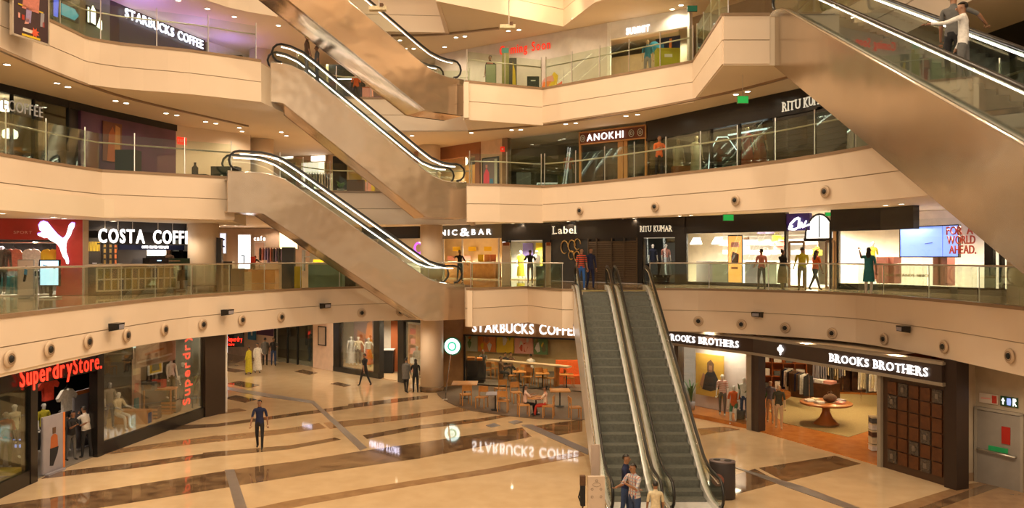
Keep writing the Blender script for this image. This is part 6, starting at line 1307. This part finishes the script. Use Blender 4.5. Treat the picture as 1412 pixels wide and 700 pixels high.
# ---------------------------------------------------------------- top gallery
W3 = W3_L
S(W3.panel('wall_dark_cafe', 20, 283, Z3, 16.62, mat('dark_cafe_wall', (.05, .03, .035), .3), 0, .3))
S(W3.panel('wall_screen_shop', -60, 150, Z3, 16.62, MATS['green_grey_glass'], .05, .3))
walltext(W3, 'STARBUCKS COFFEE', 168, 276, 16.13, .37, signviolet, 'white and violet lit coffee shop name on the top gallery', bold=.04, depth=.05, off=.15, gap=.11)
for i, (x0, x1, z0, z1, m, l) in enumerate(((68, 76, 15.0, 16.4, glow('neon_blue', (.08, .15, .9), 1.3), 'blue and white lit sign beside the hanging poster'), (80, 104, 15.2, 15.75, glow('boat_teal', (.05, .35, .45), 1.0), 'teal boat-shaped lit display on the top gallery'), (115, 136, 15.35, 16.0, glow('sign_cream', (1, 1, .8), 2), 'cream-white lit sign letters on the top gallery'), (88, 108, 16.1, 16.5, glow('sign_cream', (1, 1, .8), 2), 'pale yellow lit shape at the upper edge of the top gallery'))):
    e = poster(W3, x0, x1, z0, z1, l, MATS['near_black_wall'], off=.12, cat='sign', name='lit_sign', th=.06)
    w = (W3.pos(x1, z=0)-W3.pos(x0, z=0)).length/2; h = z1-z0
    shp = ([(-.8, .1), (.7, .1), (1, .5), (.6, .9), (-.8, .9)], [(-1, .15), (.5, .1), (1, .5), (.5, .85), (-1, .9)], [(-.9, .05), (-.7, .05), (-.7, .9), (-.9, .9)], [(-.9, .3), (.6, .1), (1, .4), (.2, .9), (-.8, .8)])[i]
    MB().plate([(x*w, -.035, z*h) for x, z in shp], (0, -1, 0), .03).build('lit_shape', m, e)
    if i == 2: MB().plate([(x*w, -.035, z*h) for x, z in ((-.5, .1), (.15, .05), (.15, .85), (-.2, 1.1), (-.5, .8))], (0, -1, 0), .03).build('lit_shape', m, e); MB().plate([(x*w, -.035, z*h) for x, z in ((.3, .0), (1, -.1), (1, .35), (.7, .6))], (0, -1, 0), .03).build('lit_shape', m, e)
S(W3_B.panel('wall_pink_back', 250, 660, Z3, 16.62, pinkroom, 0, .3))
S(Wall([(-13.9, 36.6), (-12.5, 40), (-12.0, 43)]).strip_mb(0, 7, Z3, 16.62, 0, .2).build('wall_pale_side', paleroom))
for i, (x, Y, w, h) in enumerate(((319, 31.5, .7, .5), (306, 32.2, .6, .3))): boxthing('armchair', ((x-CX)*Y/F, Y, Z3+.005), (w, .6, h), black, 'black armchair on the top gallery, %s' % ['with the high back', 'the lower one at its left'][i], 'armchair', parts=[('backrest', (0, .25, h+.2), (w, .12, .5), black), ('armrest', (-w/2, 0, h+.05), (.12, .5, .15), black)])
boxthing('white_counter', ((325-CX)*36.3/F, 36.3, Z3+.005), (1.4, .4, 1.5), glow('counter_glow', (1, .85, .62), .8), 'pale lit wall unit behind the black armchairs', 'counter', parts=[('top', (0, 0, 1.62), (2.5, .55, .05), white)])
walltext(W3_B, 'LAURA', 378, 396, 16.2-.0, .2, signviolet, 'small violet-white lit word on the pink back wall', bold=.03, off=.03)
e = boxthing('dark_shop_window', ((478-CX)*38.5/F, 38.5, Z3+.005), (1.8, .2, 2.2), MATS['black_window'], 'dark shop window behind the crossing of the escalators', 'window', parts=[('frame', (-.9, -.1, 1.1), (.1, .1, 2.2), creamc), ('spot_row', (0, -.12, 1.5), (.8, .02, .03), lampface)])
mannequin(((491-CX)*37.2/F, 37.2, Z3+.005), 180, 'mannequin in orange and black between the crossing escalators', orangec, blackc, skin=blackc, h=1.6)
boxthing('pink_bag_stand', ((507-CX)*37/F, 37, Z3+.005), (.45, .3, .75), pinkp, 'pink box near the crossing of the escalators', 'box', parts=[('lid', (0, 0, .77), (.47, .32, .04), rust)])
boxthing('red_gift', ((520-CX)*36.6/F, 36.6, Z3+.005), (.75, .35, .25), redwall, 'low red box with gold mark by the railing', 'box', parts=[('gold_mark', (0, -.18, .13), (.25, .01, .12), gold)])
# white hoarding with red words
W3m = W3_M
S(W3m.panel('wall_hoarding', 600, 840.5, Z3, 16.62, mat('hoarding_white', (.72, .66, .62), .3), .02, .2))
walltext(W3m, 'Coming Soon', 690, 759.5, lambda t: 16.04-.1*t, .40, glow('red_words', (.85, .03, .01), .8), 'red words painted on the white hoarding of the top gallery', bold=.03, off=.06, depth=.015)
e = poster(W3m, 742, 778, Z3+.05, 14.9, 'lively orange, pink and yellow food drawing on the hoarding', mat('hoarding_white', (.72, .66, .62), .3), off=.05, th=.02, art=[([(-.9, .25), (.6, .45), (.9, .55), (.9, .4), (-.4, .15)], signred and mat('tomato_print', (.75, .1, .03), .5)), ([(-.3, .05), (.4, .1), (.6, .8), (.3, .98), (-.1, .7)], yellowp), ([(-.8, .5), (.3, .6), (.2, .85), (-.4, .8)], pinkp), ([(-.7, .35), (-.2, .35), (.1, .62), (-.5, .62)], orangep)])
S(W3m.panel('trim_14', 838, 842, Z3, 16.6, white, .05, .1))
room(W3m, 841, 951, Z3, 16.0, 3.2, mat('warm_white_wall', (.85, .74, .6), .6), tanwall, 220, (1, .88, .65), nm='blue_shop')
S(W3m.panel('wall_white_fascia', 841, 951, 15.9, 16.62, white, .02, .2))
walltext(W3m, 'UNIFORM' if 0 else 'SUMMIT', 864, 896, lambda t: 15.98, .26, signwhite, 'small white lit lettering above the blue-clad mannequin', bold=.04, off=.04)
mannequin(((893-CX)*31.8/F, 31.8, Z3+.005), 185, 'mannequin in a blue T-shirt and grey shorts behind the top railing', cloth('sky', (.05, .28, .5)), greyp, skin=skinb, h=1.6, legs='short')
boxthing('yellow_bin_box', ((922-CX)*30.9/F, 31.2, Z3+.005), (.9, .5, 1.05), mat('lime_yellow', (.55, .52, .03), .5), 'lime yellow box behind the top railing', 'box', parts=[('label', (0, -.26, .75), (.3, .01, .12), white), ('side_print', (.46, 0, .5), (.01, .4, .9), wood)])
e = poster(W3m, 904, 938, 15.0, 15.75, 'dark blue board with orange marks above the lime box', navy, off=-.5, art=[([(.1, .1), (.3, .1), (.35, .9), (.15, .9)], orangep), ([(-.9, .3), (-.3, .3), (-.3, .7), (-.9, .7)], bluep)])
e = empty('balloon', tuple(P(902, 66, 32.3)), 0, 'light blue round ball beside the blue-clad mannequin', 'ball'); MB().ell((0, 0, 0), (.24, .24, .26), 16, 10).build('skin', cloth('balloonblue', (.06, .38, .62)), e, True); MB().bar((0, 0, -.26), (0, 0, -1.25), .006, 4).build('string', white, e)
S(W3m.panel('wall_pier', 949, 952, Z3, 16.62, white, .1, .3))
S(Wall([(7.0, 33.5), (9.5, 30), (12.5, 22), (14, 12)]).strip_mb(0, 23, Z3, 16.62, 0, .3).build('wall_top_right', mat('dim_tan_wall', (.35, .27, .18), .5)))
# things on the landing of the top gallery
boxthing('dark_box', ((735-CX)*34.4/F, 34.4, Z3+.005), (.52, .4, .68), MATS['box_black'], 'dark box behind the top railing below the red words', 'box', parts=[('edge_strip', (0, -.205, .5), (.2, .01, .05), white)])
e = standee(((697-CX)*33.9/F, 33.9, Z3+.005), 0, .3, 1.75, 'upright olive-green information post with a teal top', mat('post_olive', (.34, .33, .12), .5), mat('post_olive', (.34, .33, .12), .5), 'information_post', [([(-.9, .88), (.9, .88), (.9, 1), (-.9, 1)], mat('teal_top', (.1, .4, .35), .5))])
standee(((707-CX)*34.2/F, 34.2, Z3+.005), 0, .34, 1.4, 'cut-out board with a yellow curved shape', greyc, greyc, 'cutout_board', [([(-.1, 0), (.9, 0), (.6, .6), (0, .9)], yellowp)])
standee(((677-CX)*33.6/F, 33.4, Z3+.005), 0, .45, .95, 'pale green counter board in front of the woman with the pink scarf', mat('pale_green', (.36, .42, .28), .5), MATS['box_black'], 'counter_board', [])
# hanging poster at upper left
a, b = P(17, 54.5, 21.9), P(65, 54.5, 23.0); e = empty('hanging_poster', tuple((a+b)/2), atan2((b-a).y, (b-a).x), 'dark movie-style poster with yellow lines and a red burst hung on the upper left fascia', 'poster')
w = (b-a).length; MB().box((0, 0, 1.1), (w, .06, 2.2)).build('sheet', mat('poster_maroon', (.045, .015, .018), .5), e)
for c, s in (((-w/2, 0, 1.1), (.05, .09, 2.25)), ((w/2, 0, 1.1), (.05, .09, 2.25)), ((0, 0, 0), (w, .09, .05))): MB().box(c, s).build('frame', steel, e)
for pts, m in (([(-.3, .8), (.25, .8), (.3, 1.5), (-.2, 1.5)], pinkc), ([(-.18, .45), (-.02, .45), (.02, .85), (-.16, .85)], lilac), ([(-.22, .38), (-.08, .42), (-.05, .55), (-.16, .56)], pinkp), ([(.3, .45), (.42, .45), (.44, .85), (.32, .85)], greyp),
               ([(-.42, .86), (.4, .84), (.4, .88), (-.42, .90)], yellowp), ([(-.3, .04), (.3, .04), (.3, .10), (-.3, .10)], yellowp), ([(-.28, .17), (.02, .17), (.06, .26), (-.26, .27)], whitec), ([(-.42, .5), (-.36, .5), (-.36, .64), (-.42, .64)], pinkp), ([(-.3, .48), (-.22, .48), (-.22, .62), (-.3, .62)], redc), ([(.38, .45), (.44, .45), (.44, .6), (.38, .6)], redc),
               ([(.12+(.16 if k % 2 else .08)*cos(k*pi/8), .22+(.15 if k % 2 else .08)*sin(k*pi/8)) for k in range(16)], MATS['tomato_print'])):
    MB().plate([(x, -.04, z) for x, z in pts], (0, -1, 0), .008).build('print', m, e)
# banner behind the large escalator
e = boxthing('dark_banner', tuple(P(1205, 40, 24.2)), (.65, .08, 2.6), mat('banner_navy', (.02, .015, .04), .5), 'dark hanging banner with orange and teal drawing behind the large escalator', 'banner', parts=[('print', (-.05, -.045, .3), (.25, .01, .3), rust), ('print', (.1, -.045, .6), (.15, .01, .35), tealc)])
# ---------------------------------------------------------------- downlights, nozzles, speakers
ORD = ['leftmost', 'second', 'third', 'fourth', 'fifth', 'sixth', 'seventh', 'eighth', 'ninth', 'tenth', 'eleventh', 'twelfth']
def order(lst):
    lst = sorted(lst); n = len(lst)
    return [(*t, (ORD[i] if i == 0 else 'rightmost' if i == n-1 else ORD[i]+' from the left')) for i, t in enumerate(lst)]
def downlight(px, py, z, power, label, grp, big=.11, cache={}):
    v = G(px, py, z-.02)
    if 'm' not in cache:
        cache['m'] = MB().lathe([(.085, 0), (.085, -.006)], n=14).mesh('face'); cache['m'].materials.append(lampface)
        cache['r'] = MB().lathe([(.115, .02), (.115, -.012), (.09, -.012), (.09, .01)], n=14).mesh('rim'); cache['r'].materials.append(white)
    e = empty('downlight', tuple(v), 0, label, 'light', grp)
    for k, nm in (('m', 'face'), ('r', 'rim')):
        o = bpy.data.objects.new(nm, cache[k]); C.objects.link(o); o.parent = e
    if power: spot('downward_beam', (v.x, v.y, v.z-.05), power, WARM, 155, .06)
for x, y, w_ in order(((9.6, 88.8), (78.8, 114.5), (93.6, 119.6), (159.4, 138.8), (174, 142), (229, 156), (243.7, 158.7), (283.5, 167.6), (297.6, 170), (330, 176))): downlight(x, y, 12.36, 32, w_+' round ceiling light, left side of the second gallery', 'ceiling lights over the left side of the second gallery')
for x, y, w_ in order(((650, 183), (705.4, 179), (718, 178.6), (780, 170.8), (794, 169.4), (863, 159.7), (879, 157.8), (1014.7, 130), (1031, 126))): downlight(x, y, 12.36, 38, w_+' round ceiling light, right side of the second gallery', 'ceiling lights over the right side of the second gallery')
for x, y, w_ in order(((333.7, 181), (388, 182), (395, 187), (568, 187))): downlight(x, y, 12.36, 70, w_+' round ceiling light, back of the second gallery', 'ceiling lights over the back of the second gallery')
for x, y, w_ in order(((246, 0.5), (286, 12), (323, 23), (384, 35))): downlight(x, y, 16.62, 110, w_+' round ceiling light, left side of the top gallery', 'ceiling lights over the left side of the top gallery')
for x, y, w_ in order(((628.8, 51.5), (641, 50), (700.8, 42.5), (715.5, 41), (791, 26), (927, 12.6), (939, 7), (551.5, 55.5), (559, 67), (570.5, 67), (613, 64.6))): downlight(x, y, 16.62, 60, w_+' round ceiling light, back and right of the top gallery', 'ceiling lights over the back and right of the top gallery')
for x, y, w_ in order(((3.4, 294), (73.7, 299), (88.4, 301), (156, 304.7), (226.6, 308.4))): downlight(x, y, 8.07, 45, w_+' round ceiling light, left side of the first gallery', 'ceiling lights over the left side of the first gallery')
for x, y, w_ in order(((302, 312), (310, 310), (325, 310.8), (327, 314.7), (376, 314), (391, 313))): downlight(x, y, 8.72, 90, w_+' round ceiling light, back of the first gallery', 'ceiling lights over the back of the first gallery')
for x, y, w_ in order(((707, 308), (720.6, 308), (783.4, 305.4), (796.6, 304), (860.7, 302), (875, 301), (937, 297.8), (953, 296.6), (1221.5, 283), (1243, 281))): downlight(x, y, 8.72, 75, w_+' round ceiling light, right side of the first gallery', 'ceiling lights over the right side of the first gallery')
for x, y, z in ((-14, 44, 4.05), (-11, 42, 4.05), (-8, 39, 4.05), (-5.5, 38, 4.05), (-17, 47, 4.05), (-10, 46, 4.05), (-13, 50, 4.05), (-12.6, 20, 4.05), (-12.6, 24, 4.05), (-12.4, 28, 4.05), (-11, 33, 4.05), (0, 37, 4.05), (4, 36, 4.05), (8, 32.5, 3.9), (10.5, 28.5, 3.9), (12, 25, 3.9), (13.2, 21, 3.9)):
    spot('downward_beam', (x, y, z-.12), 260, WARM, 150, .06)  # unseen lamps without fixtures, added to brighten the ground floor
for x, y, z, p in ((-9, 37, 8.7, 180), (-5.5, 38, 8.7, 200), (-2, 38, 8.7, 160), (-13, 38, 8.7, 200), (-13, 30.2, 8.0, 90), (-16, 44, 8.7, 240), (-10, 44, 8.7, 240), (-18, 50, 8.7, 240), (-12, 50, 8.7, 240), (-7, 48, 8.7, 200), (3, 38, 8.7, 90), (11.5, 33, 8.7, 90), (14, 28, 8.7, 90),
                   (-9, 38, 12.3, 190), (-5, 38, 12.3, 190), (-12, 41, 12.3, 150), (-8, 41, 12.3, 150), (-3, 37, 12.3, 90), (-9, 38, 16.6, 200), (-5, 38, 16.6, 150), (-12.5, 34, 16.6, 120), (-3, 36.5, 16.6, 100)):
    spot('gallery_fill', (x, y, z-.1), p, WARM, 150, .06)  # unseen spots added to lighten the dark pillars and back galleries
def nozzle(W, z, px, py, label, grp, off=.05, r=.16):
    p = W.pos(px, py, off=off); e = empty('air_nozzle', tuple(p), W.ang(px), label, 'vent', grp)
    for nm, prof, m in (('outer_ring', [(r*1.25, 0), (r*1.2, -.03), (r*.85, -.04)], mat('nozzle_cream', (.62, .47, .33), .5)), ('inner_ring', [(r*.85, -.01), (r*.75, -.06), (r*.62, -.02)], mat('nozzle_brown', (.30, .20, .13), .4)), ('opening', [(r*.55, -.03), (r*.5, -.06)], blackmat)):
        MB().lathe(prof, n=18).build(nm, m, e, True).rotation_euler = (R(90), 0, 0)
        e.children[-1].rotation_euler = (R(-90), 0, 0) if 0 else (R(90), 0, 0)
        for c in e.children: c.scale = (1, 1, -1)
for x, y, w_ in order(((10, 494.6), (65, 481.6), (119, 470.8), (172.6, 462), (225, 454), (278, 447), (332, 440.7), (386.4, 436.7), (498, 431), (552, 429.5))): nozzle(F1L, 0, x, y, w_+' round air nozzle, left curved band above the ground floor', 'air nozzles in the left curved band')
for x, y, w_ in order(((963.4, 442.4), (1022.9, 446.8), (1083.4, 451.7), (1148.4, 459), (1220.8, 467), (1303.6, 477.7), (1395, 490.6))): nozzle(F1R, 0, x, y, w_+' round air nozzle, right curved band above the ground floor', 'air nozzles in the right curved band')
nozzle(F2L, 0, 71, 279, 'single round air nozzle in the left band of the second gallery', None)
for x, y, w_ in order(((801, 290.3), (904.5, 285), (1015.6, 276), (1139.8, 264))): nozzle(F2R, 0, x, y, w_+' round air nozzle, right band of the second gallery', 'air nozzles in the band of the second gallery', r=.14)
for W, px, py, l in ((F1L, 149, 450, 'black floodlight on the left band above the dark clothes shop'), (F1L, 306, 430, 'black floodlight on the left band at the corridor corner'), (F1L, 444, 421, 'black floodlight on the band under the green kiosk'), (F1R, 1047, 433, 'black floodlight on the right band below the salmon top'), (F1R, 1255, 453, 'black floodlight on the right band above the second serif name')):
    p = W.pos(px, py, off=.22); e = empty('floodlight', tuple(p), W.ang(px), l, 'lamp')
    MB().add([(-.2, .1, -.12), (.2, .1, -.12), (.16, -.14, -.08), (-.16, -.14, -.08), (-.22, .1, .1), (.22, .1, .1), (.17, -.16, .1), (-.17, -.16, .1)], [(0, 3, 2, 1), (4, 5, 6, 7), (0, 1, 5, 4), (2, 3, 7, 6), (0, 4, 7, 3), (1, 2, 6, 5)]).build('housing', black, e)
    MB().bar((0, .1, 0), (0, .2, -.02), .03, 6).build('bracket', blackmat, e); MB().box((0, -.16, .0), (.26, .01, .12)).build('lens', greyp, e)
# spotlight brackets hanging from the uppermost ceiling
for x, y, Y in ((521, 12, 29), (700, 37, 32)):
    p = P(x, y, Y); e = empty('ceiling_projector', tuple(p), 0, 'beige projector hanging on a rod from the ceiling, %s' % ('above the uppermost escalator' if x < 600 else 'above the red words'), 'lamp')
    MB().box((0, 0, 0), (.62, .25, .14)).build('housing', creamc, e); MB().bar((.05, 0, .05), (.05, 0, 1.2), .025, 6).build('rod', steel, e); MB().box((.15, -.05, .1), (.12, .2, .12)).build('joint', brownc, e)
for p_ in ((-14.2, 30.5), (-13.3, 33.5), (-12.8, 36)): spot('violet_sign_light', (*p_, 15.6), 60, (.35, .22, 1), 170, .1, (pi, 0, 0))
for p_ in ((-6, 31), (0, 30), (5, 27), (-9, 26)): spot('roof_fill', (*p_, 18.6), 420, WARM, 160, .15, (pi, 0, 0))  # added spots facing up, there only to lift the dark roof
spot('glow_lamp', (1.4, 31.4, 17.3), 130, (1, .80, .45), 150, .1, (R(60), 0, 0))
